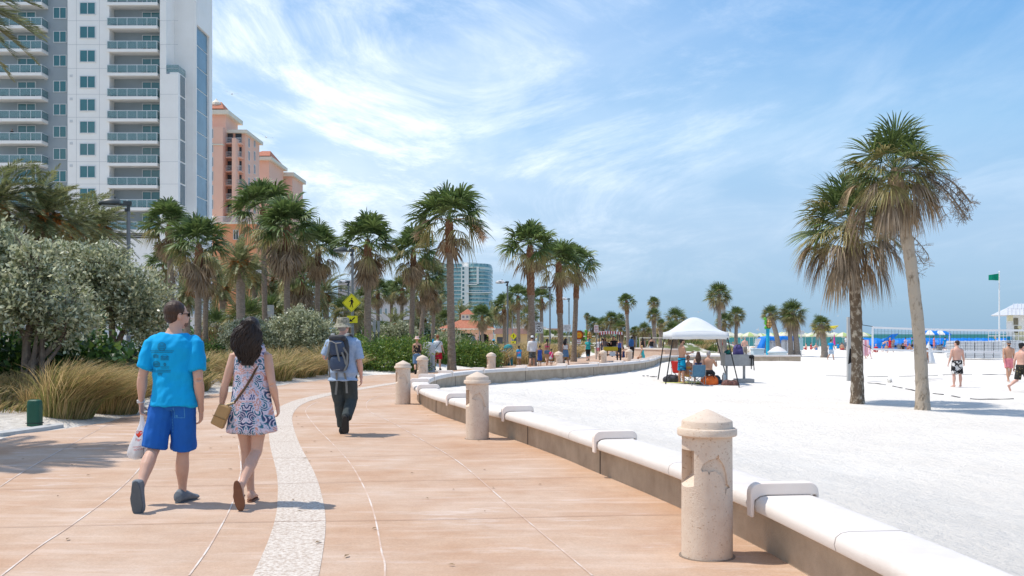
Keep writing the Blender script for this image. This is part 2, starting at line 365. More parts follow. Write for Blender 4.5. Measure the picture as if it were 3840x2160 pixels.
# ---------------------------------------------------------------- promenade
def prom_mat():
    m = bpy.data.materials.new('stained_concrete'); m.use_nodes = True; nt = m.node_tree; N = nt.nodes; L = nt.links; b = N['Principled BSDF']; b.inputs['Roughness'].default_value = .8; b.inputs['Specular IOR Level'].default_value = .2
    tc = N.new('ShaderNodeTexCoord')
    def ns(s, d, r=.6, st=(1, 1, 1), off=(0, 0, 0)):
        mp = N.new('ShaderNodeMapping'); mp.inputs['Scale'].default_value = st; mp.inputs['Location'].default_value = off; L.new(tc.outputs['Object'], mp.inputs[0])
        n = N.new('ShaderNodeTexNoise'); n.inputs['Scale'].default_value = s; n.inputs['Detail'].default_value = d; n.inputs['Roughness'].default_value = r; L.new(mp.outputs[0], n.inputs['Vector']); return n.outputs['Fac']
    def ramp(f, stops):
        r = N.new('ShaderNodeValToRGB'); e = r.color_ramp.elements
        e[0].position, e[0].color = stops[0]; e[1].position, e[1].color = stops[-1]
        for p, c in stops[1:-1]: q = e.new(p); q.color = c
        L.new(f, r.inputs[0]); return r.outputs[0]
    def mx(f, a, c, mode='MIX'):
        x = N.new('ShaderNodeMix'); x.data_type = 'RGBA'; x.blend_type = mode
        for k, q in (('Factor', f), ('A', a), ('B', c)):
            if isinstance(q, (tuple, float, int)): x.inputs[k].default_value = q
            else: L.new(q, x.inputs[k])
        return x.outputs['Result']
    c = ramp(ns(.55, 9, .62, (1, .8, 1)), [(.30, (.465, .275, .165, 1)), (.45, (.515, .345, .235, 1)), (.60, (.555, .405, .30, 1)), (.75, (.585, .465, .375, 1))])
    c = mx(.55, c, ramp(ns(3.2, 10, .75), [(.3, (.80, .76, .72, 1)), (.7, (1.1, 1.1, 1.1, 1))]), 'MULTIPLY')
    c = mx(.5, c, ramp(ns(60, 4, .7), [(.35, (.82, .80, .78, 1)), (.65, (1.12, 1.12, 1.12, 1))]), 'MULTIPLY')
    # sand dust scuffs, long across the path
    d1 = ramp(ns(1.6, 8, .7, (.55, 1.9, 1), (3, 2, 0)), [(.55, (0, 0, 0, 1)), (.70, (1, 1, 1, 1))]); d2 = ramp(ns(.22, 3), [(.42, (0, 0, 0, 1)), (.62, (.8, .8, .8, 1))])
    c = mx(mx(1., d1, d2, 'MULTIPLY'), c, (.74, .66, .60, 1)); 
    st = ramp(ns(1.3, 9, .7, (.45, 3.2, 1), (9, 1, 0)), [(.52, (0, 0, 0, 1)), (.78, (.6, .6, .6, 1))]); c = mx(st, c, (.44, .26, .17, 1)); st2 = ramp(ns(.9, 9, .75, (.5, 2.6, 1), (2, 7, 0)), [(.52, (0, 0, 0, 1)), (.70, (.55, .55, .55, 1))]); c = mx(st2, c, (.68, .54, .44, 1)); L.new(c, b.inputs['Base Color'])
    bp = N.new('ShaderNodeBump'); bp.inputs['Distance'].default_value = .004; L.new(ns(45, 6, .8), bp.inputs['Height']); L.new(bp.outputs[0], b.inputs['Normal'])
    return m
M_PROM = prom_mat()
mb = MB(); RB = [p.copy() for p in offset(WC, .04) if p.y < 64.5]+[Vector(q) for q in ((12, 66), (14, 75), (16, 90), (17, 110))]
RBy = np.array([p.y for p in RB]); RBx = np.array([p.x for p in RB]); EY = np.array([p.y for p in EC]); EX = np.array([p.x for p in EC])
ys = np.concatenate([np.arange(-3, 70, .25), np.arange(70, 110, 1.)]); NX = 24; rows = []
for y in ys:
    a = float(np.interp(y, EY, EX)); c = float(np.interp(y, RBy, RBx)); a += .05*math.sin(y*1.7)+.04*math.sin(y*4.1+1)
    rows.append([(lerp(a, c, k/NX), y, prom_z(y)) for k in range(NX+1)])
mb.rings(rows, cap=False, closed=False); tag(mb.build('promenade', M_PROM, fix=False), kind='structure')
def strip(mb, c, w, z):   # flat ribbon following a curve
    a = offset(c, -w/2); d = offset(c, w/2); mb.rings([[(p.x, p.y, prom_z(p.y)+z), (q.x, q.y, prom_z(q.y)+z)] for p, q in zip(a, d)], cap=False, closed=False)
M_SHELL = mat('shell_concrete', (.40, .30, .225), (.66, .585, .50), 38, bump=.006, bscale=70, contrast=(.36, .58))
BAND = [(-.95, -1), (-1.05, 2), (-1.2, 4.5), (-1.39, 5.9), (-1.66, 7.5), (-1.96, 8.87), (-2.37, 10.5), (-3.12, 13.2), (-3.85, 16), (-4.43, 18.5), (-4.85, 21), (-5.0, 23.3), (-4.88, 25.8), (-4.45, 29), (-3.95, 32), (-3.0, 35.8), (-1.4, 39.3), (.6, 43), (2.6, 47.5), (4.3, 53), (5.5, 60), (7.5, 68)]
BC = resample(catmull(BAND, .05), .2); mb = MB(); strip(mb, BC, .40, .004); tag(mb.build('shell_band', M_SHELL), kind='structure')
mb = MB()
def pl(*pp): return [P(a/2.5156, b/2.5156) for a, b in pp]
LA = pl((968, 1449), (960, 1390), (940, 1290), (915, 1225), (880, 1165), (840, 1120), (800, 1080), (776, 1050), (769, 1035), (778, 1022), (800, 1010)); LA = [(-.2, -1), (-.45, 3)]+LA
LB = pl((1490, 1449), (1290, 1280), (1150, 1160), (1050, 1100), (990, 1065), (930, 1035), (922, 1015), (940, 1002), (985, 990))
LC = pl((475, 1449), (530, 1370), (583, 1270), (603, 1200), (606, 1170), (600, 1120)); LD = pl((0, 1452), (100, 1375), (180, 1322), (290, 1240), (350, 1180), (372, 1140)); LE = pl((0, 1225), (70, 1180), (140, 1140), (200, 1107), (240, 1085), (330, 1040), (420, 1010))
for c in (LA, LB, LC, LD, LE): strip(mb, resample(catmull(c, .05), .15), .013, .004)
tag(mb.build('sand_filled_joint', mat('joint_sand', (.68, .60, .53), (.56, .40, .30), 2.2, contrast=(.42,.55))), kind='structure')
mb = MB(); s = 0.
for i in range(8, len(WC)-60, 9):
    p = WC[i]; t = tang(WC, i); n = Vector((-t.y, t.x)); ex = 10
    j = 0; q = p
    for k in range(1, 120):
        q = p+n*(k*.1)+t*(.0009*k*k*.12)
        if q.x < float(np.interp(q.y, EY, EX)): break
    line = [p.lerp(q, f/14)+t*(.02*math.sin(f*1.3+i)) for f in range(15)]; strip(mb, line, .009, .0065)
tag(mb.build('control_joint', mat('joint_dark', (.36, .2, .13))), kind='structure')
# curb and the concrete corner at the far left
mb = MB(); cc = resample([Vector(q) for q in ((-12, 14.6), (-8.6, 14.0), (-7.75, 14.6), (-7.6, 15.4), (-7.5, 16.2))], .3)
mb.rings([[(p.x, p.y, prom_z(p.y)-.1), (p.x, p.y, prom_z(p.y)+.035), (p.x-.12, p.y+.16, prom_z(p.y)+.05), (p.x-.12, p.y+.3, prom_z(p.y)-.1)] for p in cc], closed=True)
tag(mb.build('curb', mat('curb', (.42, .42, .40), (.55, .53, .5), 6)), kind='structure')
mb = MB(); mb.add([(-90, 92, prom_z(92)+.04), (2.5, 92, prom_z(92)+.04), (3.5, 112, prom_z(112)+.04), (-90, 112, prom_z(112)+.04)], [(0, 1, 2, 3)]); tag(mb.build('road', mat('asphalt', (.10, .10, .10), (.14, .14, .14), 4)), kind='structure')
# ---------------------------------------------------------------- seat wall
M_WALL = mat('aggregate_wall', (.33, .26, .19), (.50, .41, .31), 2.2, bump=.004, bscale=90); M_CAP = mat('cast_cap', (.71, .65, .595), (.60, .535, .48), 1.7, contrast=(.50, .78), bump=.0015, bscale=120, rough=.6); M_JT = mat('wall_joint', (.10, .085, .07))
wall = T('seat_wall', 'long curving concrete seat wall with pale rounded cap between the promenade and the beach', 'seat wall', (WC[16].x, WC[16].y, 0))
wo = Vector((WC[16].x, WC[16].y, 0))
def wp(i, u, z, c=WC):
    t = tang(c, i); p = c[i]; return (p.x+t.y*u-wo.x, p.y-t.x*u-wo.y, prom_z(p.y)+z)
mb = MB(); I = range(0, len(WC))
mb.rings([[wp(i, 0, -.5), wp(i, 0, .305), wp(i, .25, .305), wp(i, .25, -.8)] for i in I]); mb.m = 1
for i in range(6, len(WC)-2, 12):
    for u in (-.003, .253):
        t = tang(WC, i); R = Matrix(((t.y, t.x, 0), (-t.x, t.y, 0), (0, 0, 1)))
        mb.box(*wp(i, u, -.12), .008, .016, .84, M=R)
o = mb.build('wall_base', [M_WALL, M_JT], wall, smooth=True)
prof = [(-.10, .285), (-.125, .30), (-.135, .335), (-.125, .375), (-.095, .397), (-.05, .405), (.24, .405), (.28, .395), (.295, .36), (.295, .30), (.28, .285)]
mb = MB(); mb.rings([[wp(i, u, z) for u, z in prof] for i in I]); mb.m = 1
for i in range(9, len(WC)-2, 12):
    t = tang(WC, i); dv = .004; c0 = WC[i]
    ring = lambda s_: [(wp(i, u*1.006+(-.001), z+.0015)[0]+t.x*s_, wp(i, u*1.006-.001, z+.0015)[1]+t.y*s_, wp(i, u, z+.0015)[2]) for u, z in prof]
    mb.rings([ring(-dv), ring(dv)])
o = mb.build('cap', [M_CAP, mat('cap_joint', (.42, .37, .34))], wall, smooth=True)
# armrests: a rounded saddle across the cap
def arm_at(px):
    best = None
    for i in range(len(WC)-1):
        q = wp(i, -.13, .34); X = q[0]+wo.x; Y = q[1]+wo.y
        if Y < 1: continue
        e = abs(512+X*F/Y-px)
        if Y < 24 and (best is None or e < best[0]): best = (e, i)
    return best[1]
def armrest(i):
    mb = MB(); t = tang(WC, i); pr = []
    def q(u, z, s_):
        b_ = wp(i, u, z); return (b_[0]+t.x*s_, b_[1]+t.y*s_, b_[2])
    outer = [(-.165, .262), (-.168, .40)]+[(-.168+.07*(1-math.cos(a)), .42+.07*math.sin(a)) for a in np.linspace(0, PI/2, 6)]+[(.245+.07*math.sin(a), .42+.07*math.cos(a)) for a in np.linspace(0, PI/2, 6)]+[(.316, .285)]
    inner = [(.298, .285), (.298, .405), (-.05, .409), (-.10, .40), (-.137, .375), (-.140, .262)]
    ring = outer+inner; mb.rings([[q(u, z, -.038) for u, z in ring], [q(u, z, .038) for u, z in ring]])
    return mb.build('armrest', mat('armrest', (.84, .72, .63), (.87, .77, .69), 5, rough=.7), wall, bevel=.008)
i0 = [arm_at(x) for x in (755, 597, 505, 448)]
for i in i0: armrest(i)
i = i0[-1]+14
while i < len(WC)-30: armrest(i); i += 13
mb = MB()
for k in range(i0[-1]+20, len(WC)-50, 22): q = wp(k, .26, -.33); t = tang(WC, k); mb.box(*q, .09, .06, .30, M=Matrix(((t.y, t.x, 0), (-t.x, t.y, 0), (0, 0, 1))))
mb.build('drain', mat('drain', (.16, .13, .10)), wall)
# second low wall beyond and the round bench ends
mb = MB(); c2_ = resample([Vector(q) for q in ((8.6, 100), (10.6, 92), (11.6, 84), (12.6, 79.5), (13.6, 79))], .5); w2 = T('seat_wall', 'short tan seat wall farther up the promenade past the bearded stroller in black tank top', 'seat wall')
mb.rings([[(p.x, p.y, -1.2), (p.x, p.y, prom_z(p.y)+.62), (p.x+.5, p.y, prom_z(p.y)+.62), (p.x+.5, p.y, -1.2)] for p in c2_]); mb.build('wall_base', mat('tan_wall', (.55, .43, .34), (.62, .50, .41), 3), w2)
mb = MB(); mb.rings([[(p.x-.06, p.y, prom_z(p.y)+.62), (p.x-.06, p.y, prom_z(p.y)+.74), (p.x+.56, p.y, prom_z(p.y)+.74), (p.x+.56, p.y, prom_z(p.y)+.62)] for p in c2_]); mb.build('cap', M_CAP, w2)
# ---------------------------------------------------------------- bollards
def bollard_mat():
    m = mat('cast_stone', (.64, .50, .385), (.69, .57, .455), 14, bump=.0035, bscale=110, rough=.85); nt = m.node_tree; N = nt.nodes; L = nt.links
    v = N.new('ShaderNodeTexNoise'); v.inputs['Scale'].default_value = 62; v.inputs['Detail'].default_value = 2; tc = N.new('ShaderNodeTexCoord'); L.new(tc.outputs['Object'], v.inputs['Vector'])
    r = N.new('ShaderNodeValToRGB'); r.color_ramp.elements[0].position = .62; r.color_ramp.elements[1].position = .72; r.color_ramp.elements[0].color = (0, 0, 0, 1); r.color_ramp.elements[1].color = (.75, .75, .75, 1); L.new(v.outputs['Fac'], r.inputs[0])
    b = N['Principled BSDF']; old = b.inputs['Base Color'].links[0].from_socket; x = N.new('ShaderNodeMix'); x.data_type = 'RGBA'; L.new(r.outputs[0], x.inputs['Factor']); L.new(old, x.inputs['A']); x.inputs['B'].default_value = (.40, .25, .15, 1); L.new(x.outputs['Result'], b.inputs['Base Color'])
    return m
M_BOL = bollard_mat()
def make_bollard():
    root = T('bollard', 'x', 'bollard', group='cast stone bollards along the promenade')
    mb = MB(); mb.lathe([(.172, -.05), (.170, .02), (.169, .4), (.167, .815)], 64)
    body = mb.build('post', M_BOL, None, smooth=False)
    ct = MB()
    # slot with a sloping sill on the left side
    a = math.radians(180+22); c = Vector((math.cos(a)*.15, math.sin(a)*.15, 0)); R = Matrix.Rotation(a, 3, 'Z')
    pts = [(-.08, .55), (.06, .44), (.06, .72), (-.08, .72)]
    vs = [c+R @ Vector((x, y, z)) for y in (-.075, .075) for x, z in pts]; ct.add(vs, [(0, 1, 2, 3), (7, 6, 5, 4), (0, 4, 5, 1), (1, 5, 6, 2), (2, 6, 7, 3), (3, 7, 4, 0)])
    # leaping dolphin sunk into the face
    dol = [(-.085, .60), (-.07, .635), (-.03, .665), (.01, .675), (.035, .70), (.04, .672), (.075, .63), (.10, .57), (.112, .50), (.14, .475), (.105, .468), (.09, .43), (.085, .47), (.075, .52), (.05, .565), (.01, .592), (-.02, .585), (-.03, .565), (-.04, .59), (-.075, .585)]
    a0 = -PI/2
    def wrap(u, z, r): t = a0+u/.17; return (r*math.cos(t), r*math.sin(t), z)
    n = len(dol); ct.add([wrap(u+.01, z, .155) for u, z in dol]+[wrap(u+.01, z, .19) for u, z in dol], [tuple(range(n)), tuple(range(2*n-1, n-1, -1))]+[(i, (i+1) % n, (i+1) % n+n, i+n) for i in range(n)])
    cut = ct.build('cut', M_BOL); bo = body.modifiers.new('b', 'BOOLEAN'); bo.object = cut; bo.operation = 'DIFFERENCE'; bo.solver = 'EXACT'
    bpy.context.view_layer.update(); dg = bpy.context.evaluated_depsgraph_get(); me = bpy.data.meshes.new_from_object(body.evaluated_get(dg)); bpy.data.objects.remove(cut); bpy.data.objects.remove(body)
    smooth_by(me, 25); link('post', me, root)
    mb = MB(); mb.lathe([(.150, .808), (.192, .81), (.198, .817), (.198, .852), (.192, .860), (.172, .862), (.170, .868), (.168, .905), (.163, .912), (.01, .985)], 64); mb.build('cap', M_BOL, root, smooth=True)
    mb = MB(); mb.lathe([(.187, 0), (.187, .004), (.171, .006), (.171, 0)], 48); mb.build('base_ring', mat('base_ring', (.22, .17, .13)), root)
    return root
bol = make_bollard()
BL = [((1.31, 6.45), 'nearest and largest stone bollard, showing a carved dolphin and a side slot'),
      ((-.51, 14.1), 'second nearest tan stone bollard standing against the bend of the seat wall'),
      ((-2.47, 21.75), 'stone bollard with pyramid cap left of the tip of the seat wall'),
      ((-2.80, 30.), 'stone bollard behind the tip of the wall, beside the lady in red skirt'),
      ((-.79, 36.6), 'stone bollard beyond the wall beside the boy in light blue cap and the bicycle loops'),
      ((1.95, 40.2), 'stone bollard beyond the wall beside the curly haired woman in white top'),
      ((4.25, 44.8), 'stone bollard beyond the wall in front of the pedal surrey'),
      ((6.1, 50.), 'stone bollard beyond the wall in front of the man with the blue backpack'),
      ((9.2, 82), 'small distant bollard right behind the pedal surrey'), ((7.6, 96), 'small distant bollard between turquoise woman and surrey'), ((17.2, 72), 'tan bollard left of the shirtless man with towel, on the far wall arm'), ((18.2, 72.5), 'tan bollard right of the shirtless man with towel, on the far wall arm')]
for k, (p, lb) in enumerate(BL):
    if k == 0: bol.location = (p[0], p[1], prom_z(p[1])); bol['label'] = lb
    else: dup(bol, (p[0], p[1], prom_z(p[1])), 0, lb)

# small dry leaves and grit scattered on the paving
r = np.random.default_rng(77); mb = MB()
for k in range(110):
    y = 5+abs(r.normal(0, 1))*9; a = float(np.interp(y, EY, EX)); x = a+.1+(float(np.interp(y, RBy, RBx))-a-.3)*r.uniform(0, 1)**1.7; z = prom_z(y)+.012; t = r.uniform(0, 6.28); s_ = r.uniform(.008, .024)
    mb.add([(x+s_*1.6*math.cos(t), y+s_*1.6*math.sin(t), z), (x-s_*.6*math.sin(t), y+s_*.6*math.cos(t), z+.006), (x-s_*1.6*math.cos(t), y-s_*1.6*math.sin(t), z), (x+s_*.6*math.sin(t), y-s_*.6*math.cos(t), z+.004)], [(0, 1, 2, 3)])
tag(mb.build('leaf_litter', mat('dry_leaf', (.16, .10, .05), (.30, .20, .10), 3), fix=False), 'small dry leaves and grit on the paving', 'litter', kind='stuff')
# ================================================================ plants
G_FAN = mat('fan_leaf', (.080, .135, .038), (.17, .225, .07), 1.6, rough=.45, island=.4, spec=.5, tl=.3)
G_OLIVE = mat('olive_leaf', (.27, .25, .09), (.36, .29, .12), 2, rough=.55, island=.3, spec=.4, tl=.3)
G_SABAL = mat('sabal_leaf', (.075, .125, .035), (.17, .21, .065), 1.6, rough=.45, island=.4, spec=.5, tl=.3)
G_DEAD = mat('dead_leaf', (.30, .205, .12), (.46, .345, .22), 2, rough=.8, island=.4, tl=.25)
G_DEAD2 = mat('grey_dead_leaf', (.21, .155, .105), (.36, .28, .20), 2, rough=.8, island=.4, tl=.2)
G_DATE = mat('date_leaf', (.15, .19, .075), (.30, .30, .14), 1.3, rough=.45, island=.6, spec=.5, tl=.3)
G_RUST = mat('rust_fruit', (.42, .14, .03), (.50, .22, .06), 5, island=.3)
G_STALK = mat('flower_stalk', (.50, .33, .20), (.60, .42, .28), 5, island=.3)
G_TRUNK = mat('palm_trunk', (.17, .125, .09), (.30, .24, .185), 7, bump=.03, bscale=9, stretch=(1, 1, 2.2))
G_TRUNKG = mat('grey_trunk', (.20, .165, .135), (.36, .30, .25), 5, bump=.02, bscale=14, stretch=(1, 1, 3.5))
G_BOOT = mat('red_boots', (.17, .075, .04), (.30, .16, .09), 9, bump=.04, bscale=9)
G_BTRUNK = mat('beach_trunk', (.15, .105, .068), (.46, .39, .30), 8, bump=.012, bscale=22, stretch=(1, 1, .8), contrast=(.50, .62))
G_BTRUNK2 = mat('pale_beach_trunk', (.18, .135, .09), (.43, .355, .275), 5, bump=.012, bscale=22, stretch=(1, 1, .6), contrast=(.34, .48))
def nrm(a): return a/np.maximum(np.linalg.norm(a, axis=-1, keepdims=True), 1e-9)
def fan_leaves(base, D, pet, R, nb=24, droop=.35, span=1.9, w=.045, jit=.08, fold=.25, rng=None, wind=(0, 0, 0)):
    """base (3,), D (n,3) petiole directions, pet,R (n,) -> verts, quads ; one fan of nb segments at the end of each petiole"""
    rng = rng or NR; n = len(D); D = nrm(np.asarray(D, float)); up = np.array([0, 0, 1.]); Z = np.zeros(3)
    S = np.cross(D, up); S = np.where(np.linalg.norm(S, axis=1, keepdims=True) < .05, np.array([[1, 0, 0.]]), S); S = nrm(S); Nn = np.cross(S, D)
    tw = rng.uniform(-.5, .5, n)[:, None]; S2 = S*np.cos(tw)+Nn*np.sin(tw); N2 = np.cross(S2, D); S = S2; Nn = N2
    pet = np.asarray(pet, float)[:, None]; hub = base+D*pet; hub[:, 2] -= (pet[:, 0]**2)*.12*(1-abs(D[:, 2]))
    V = []; ang = np.linspace(-span, span, nb)
    a = ang[None, :]+rng.normal(0, .04, (n, nb)); L_ = R[:, None]*(.72+.28*np.cos(a*.9))*(1+rng.normal(0, jit, (n, nb)))
    dirv = D[:, None, :]*np.cos(a)[..., None]+S[:, None, :]*np.sin(a)[..., None]+Nn[:, None, :]*(fold*(1-np.cos(a)))[..., None]*-.6+Nn[:, None, :]*rng.normal(0, .09, (n, nb))[..., None]
    dirv = nrm(dirv); side = nrm(np.cross(dirv, Nn[:, None, :])); side = side+Nn[:, None, :]*rng.uniform(-.5, .5, (n, nb))[..., None]
    st = [(.02, .12), (.35, .8), (.62, 1.), (.85, .55), (1.05, .04)]; P_ = []
    for t, ww in st:
        c = hub[:, None, :]+dirv*(L_*t)[..., None]; g = droop*L_*max(0, t-.35)**2*1.6; c[..., 2] -= g; c = c+np.array(wind)*(t*t)
        P_.append(c-side*w*ww*.5*(R[:, None, None])); P_.append(c+side*w*ww*.5*(R[:, None, None]))
    Vv = np.stack(P_, axis=2).reshape(-1, 3); k = len(st)*2; nl = n*nb
    o = (np.arange(nl)*k)[:, None]; q = []
    for j in range(len(st)-1): q.append(np.concatenate([o+2*j, o+2*j+1, o+2*j+3, o+2*j+2], 1))
    Fq = np.concatenate(q)
    # petioles: thin four-point strips
    pv = np.stack([np.broadcast_to(base, (n, 3))-S*.02, np.broadcast_to(base, (n, 3))+S*.02, hub+S*.012, hub-S*.012], 1).reshape(-1, 3)
    pf = np.arange(n*4).reshape(n, 4)+len(Vv)
    return np.concatenate([Vv, pv]), np.concatenate([Fq, pf])
def dirs(n, e0, e1, rng, power=1.):
    e = np.radians(e0+(e1-e0)*np.power(np.linspace(0, 1, n), power)+rng.normal(0, 5, n)); a = np.arange(n)*2.39996+rng.normal(0, .2, n)
    return np.stack([np.cos(e)*np.cos(a), np.cos(e)*np.sin(a), np.sin(e)], -1)
def join(parts):
    V = []; Q = []; M_ = []; o = 0
    for (v, f), m in parts: V.append(v); Q.append(f+o); M_.append(np.full(len(f), m)); o += len(v)
    return np.concatenate(V), np.concatenate(Q), np.concatenate(M_)
def wash_crown(seed, skirt=1., dense=33):
    r = np.random.default_rng(seed); z0 = np.zeros(3)
    n = dense; L1 = fan_leaves(z0, dirs(n, 82, -8, r), r.uniform(.60, 1.15, n), r.uniform(.85, 1.12, n), 26, .42, 1.65, .085, rng=r, fold=.15)
    n = 9; L2 = fan_leaves(z0, dirs(n, 5, -42, r), r.uniform(.9, 1.25, n), r.uniform(.65, .85, n), 20, 1.1, 1.4, .06, rng=r)
    A = join([(L1, 0), (L2, 1)])
    live = npmesh('wash_live', A[0], A[1], [G_FAN, G_OLIVE], A[2])
    n = int(7+34*skirt); d = dirs(n, -48, -82, r); b = [fan_leaves(z0-np.array([0, 0, .1+.85*skirt*i/n]), d[i:i+1], r.uniform(.55, 1.0, 1), r.uniform(.6, .85, 1), 16, .4, 1.1, .08, rng=r) for i in range(n)]
    A = join([(x, 0 if i % 3 else 1) for i, x in enumerate(b)]); dead = npmesh('wash_dead', A[0], A[1], [G_DEAD, G_DEAD2], A[2])
    return live, dead
def sabal_crown(seed, dead_n=13, dense=23, spread=1., nb=26, w=.055, long=False):
    r = np.random.default_rng(seed); z0 = np.zeros(3); k = 1.
    n = dense; L1 = fan_leaves(z0, dirs(n, 85, -8, r), r.uniform(.55, 1.0, n)*spread, r.uniform(.80, 1.08, n), nb, .30, 1.75, w, rng=r, fold=.1)
    n = 20; L2 = fan_leaves(z0, dirs(n, 30, -34, r), r.uniform(.6, .95, n)*spread, r.uniform(.7, .9, n), nb, .6, 1.5, w, rng=r)
    A = join([(L1, 0), (L2, 1)]); live = npmesh('sabal_live', A[0], A[1], [G_SABAL, G_OLIVE], A[2])
    n = dead_n; d = dirs(n, -18, -66, r); b = [fan_leaves(z0-np.array([0, 0, .35*i/n]), d[i:i+1], r.uniform(.6, 1.2 if long else 1.0, 1), r.uniform(.42, .66, 1), nb-8, 1.5, .75, w*1.3, rng=r) for i in range(n)]
    A = join([(x, 0 if i % 2 else 1) for i, x in enumerate(b)]); dead = npmesh('sabal_dead', A[0], A[1], [G_DEAD, G_DEAD2], A[2])
    return live, dead
def date_crown(seed, n=50, Lf=2.5, wind=.35, nl=58, e1=-35, rust=True):
    r = np.random.default_rng(seed); D = dirs(n, 78, e1, r, .9); V = []; Q = []; Mi = []; o = 0
    for i in range(n):
        d = D[i].copy(); p = np.zeros(3); L_ = Lf*r.uniform(.85, 1.1); ns = 12; pts = [p.copy()]; ds = [d.copy()]
        for k in range(ns):
            d = d+np.array([wind*.16, -wind*.05, -.085-.02*k/ns]); d = d/np.linalg.norm(d); p = p+d*L_/ns; pts.append(p.copy()); ds.append(d.copy())
        pts = np.array(pts); ds = np.array(ds); t = np.linspace(.12, 1, nl); idx = t*ns; i0_ = np.minimum(idx.astype(int), ns-1); fr = (idx-i0_)[:, None]
        c = pts[i0_]*(1-fr)+pts[i0_+1]*fr; dd = nrm(ds[i0_]*(1-fr)+ds[i0_+1]*fr); s = nrm(np.cross(dd, [0, 0, 1.])); nn = np.cross(s, dd)
        for sg in (-1, 1):
            ll = (.50*Lf/2.5)*np.sin(np.clip(t*1.02, 0, 1)*PI*.93+.12)**.6*r.uniform(.8, 1.15, nl)
            dv = nrm(s*sg*.75+dd*.75+nn*r.uniform(.05, .45, nl)[:, None]+np.array([wind*.4, 0, -.15])); e = c+dv*ll[:, None]; m_ = c+dv*(ll*.45)[:, None]; wv = nrm(np.cross(dv, nn))*.021*(Lf/2.5)**.5+nn*r.uniform(-.008, .008, nl)[:, None]
            V.append(np.stack([c, m_-wv, e, m_+wv], 1).reshape(-1, 3)); Q.append(np.arange(nl*4).reshape(nl, 4)+o); Mi.append(np.full(nl, 1 if (i > n*.72 and i % 2) else 0)); o += nl*4
        rv = np.stack([pts[:-1]-[.0, 0, .012], pts[:-1]+[0, 0, .012], pts[1:]+[0, 0, .008], pts[1:]-[0, 0, .008]], 1).reshape(-1, 3); V.append(rv); Q.append(np.arange(ns*4).reshape(ns, 4)+o); Mi.append(np.full(ns, 1)); o += ns*4
    live = npmesh('date_live', np.concatenate(V), np.concatenate(Q), [G_DATE, G_OLIVE], np.concatenate(Mi))
    fr = None
    if rust:
        mb = MB()
        for k in range(9):
            a = r.uniform(0, 2*PI); c = Vector((math.cos(a)*.55, math.sin(a)*.55, r.uniform(-.35, .25)))
            mb.tube([(0, 0, -.1), c*.6, c], .02, 4)
            for j in range(22):
                v = Vector(r.normal(0, 1, 3)); v.normalize(); q = c+Vector((v.x*.22, v.y*.22, v.z*.3-.12)); mb.tube([c, q], [.02, .045], 4)
        fr = mb.mesh('rust'); fr.materials.append(G_RUST)
    return live, fr
def palm_trunk(H, r0, r1, lean=(0, 0), seed=0, boots=0, curve=0.):
    """rings up a trunk; index 1 = old leaf bases near the top"""
    r = random.Random(seed); n = max(14, int(H/.16)); R = []; m = 12; mi = []
    for i in range(n+1):
        t = i/n; z = H*t; cx = lean[0]*(t**(1.0+curve)); cy = lean[1]*t; rad = lerp(r0, r1, t**.7)*(1+.35*math.exp(-t*H/.35)); bt = (1-t)*H < boots
        ring = []
        for k in range(m):
            a = 2*PI*k/m+(.26 if i % 2 else 0); rr_ = rad*(1+r.uniform(-.05, .05)); 
            if bt: rr_ *= 1.12+(.30 if (i+k) % 2 else -.02)*r.uniform(.5, 1)
            elif i % 2: rr_ *= 1.03
            ring.append((cx+rr_*math.cos(a), cy+rr_*math.sin(a), z))
        R.append(ring); mi.append(1 if bt else 0)
    mb = MB()
    for i in range(n): mb.m = mi[i]; mb.rings([R[i], R[i+1]], cap=False)
    mb.m = 1; mb.rings([R[n-1], [(p[0]*.6+lean[0]*.4, p[1]*.6+lean[1]*.4, H+.25) for p in R[n]]]); return mb
WASH = [wash_crown(11, .9), wash_crown(12, .45), wash_crown(13, .05, 30), wash_crown(14, 1.0)]
SABAL = [sabal_crown(21), sabal_crown(22, 18, 30), sabal_crown(23, 9, 22)]
DATE = [date_crown(31), date_crown(32, 46, 2.6, .5), date_crown(33, 52, 2.3, .2)]
def put(name, me, parent, loc, rz=0., sc=1.):
    o = link(name, me, parent, loc, rz); o.scale = (sc,)*3 if not hasattr(sc, '__len__') else sc; return o
def palm(kind, var, x, y, zb, ztop, width, label, group, r=.15, lean=(0, 0), seed=0, cat='palm tree', boots=None, curve=0., name=None, tm=None, cyoff=0):
    """ztop = top of the crown; width = crown width in metres"""
    nm = {'wash': 'fan_palm', 'sabal': 'cabbage_palm', 'date': 'date_palm'}[kind]
    root = T(name or nm, label, cat, (x, y, zb), 0, group)
    k = width/{'wash': 2.95, 'sabal': 2.8, 'date': 4.3}[kind]; H = ztop-zb-{'wash': 1.75, 'sabal': 1.75, 'date': 1.45}[kind]*k; H = max(H, .6)
    b = boots if boots is not None else {'wash': 1.2, 'sabal': .4, 'date': .9}[kind]
    palm_trunk(H, r*1.15, r*(.95 if kind != 'date' else 1.2), lean, seed, b, curve).build('trunk', [tm or (G_TRUNK if kind == 'wash' else G_TRUNKG), G_BOOT if kind == 'wash' else G_TRUNK], root, smooth=False, fix=False)
    lib = {'wash': WASH, 'sabal': SABAL, 'date': DATE}[kind][var]; rz = seed*1.7 if kind != 'date' else 0; top = (lean[0], lean[1], H+.1)
    put('crown', lib[0], root, top, rz, k)
    if lib[1] is not None: put('dead_fronds' if kind != 'date' else 'fruit', lib[1], root, top, rz, k)
    return root
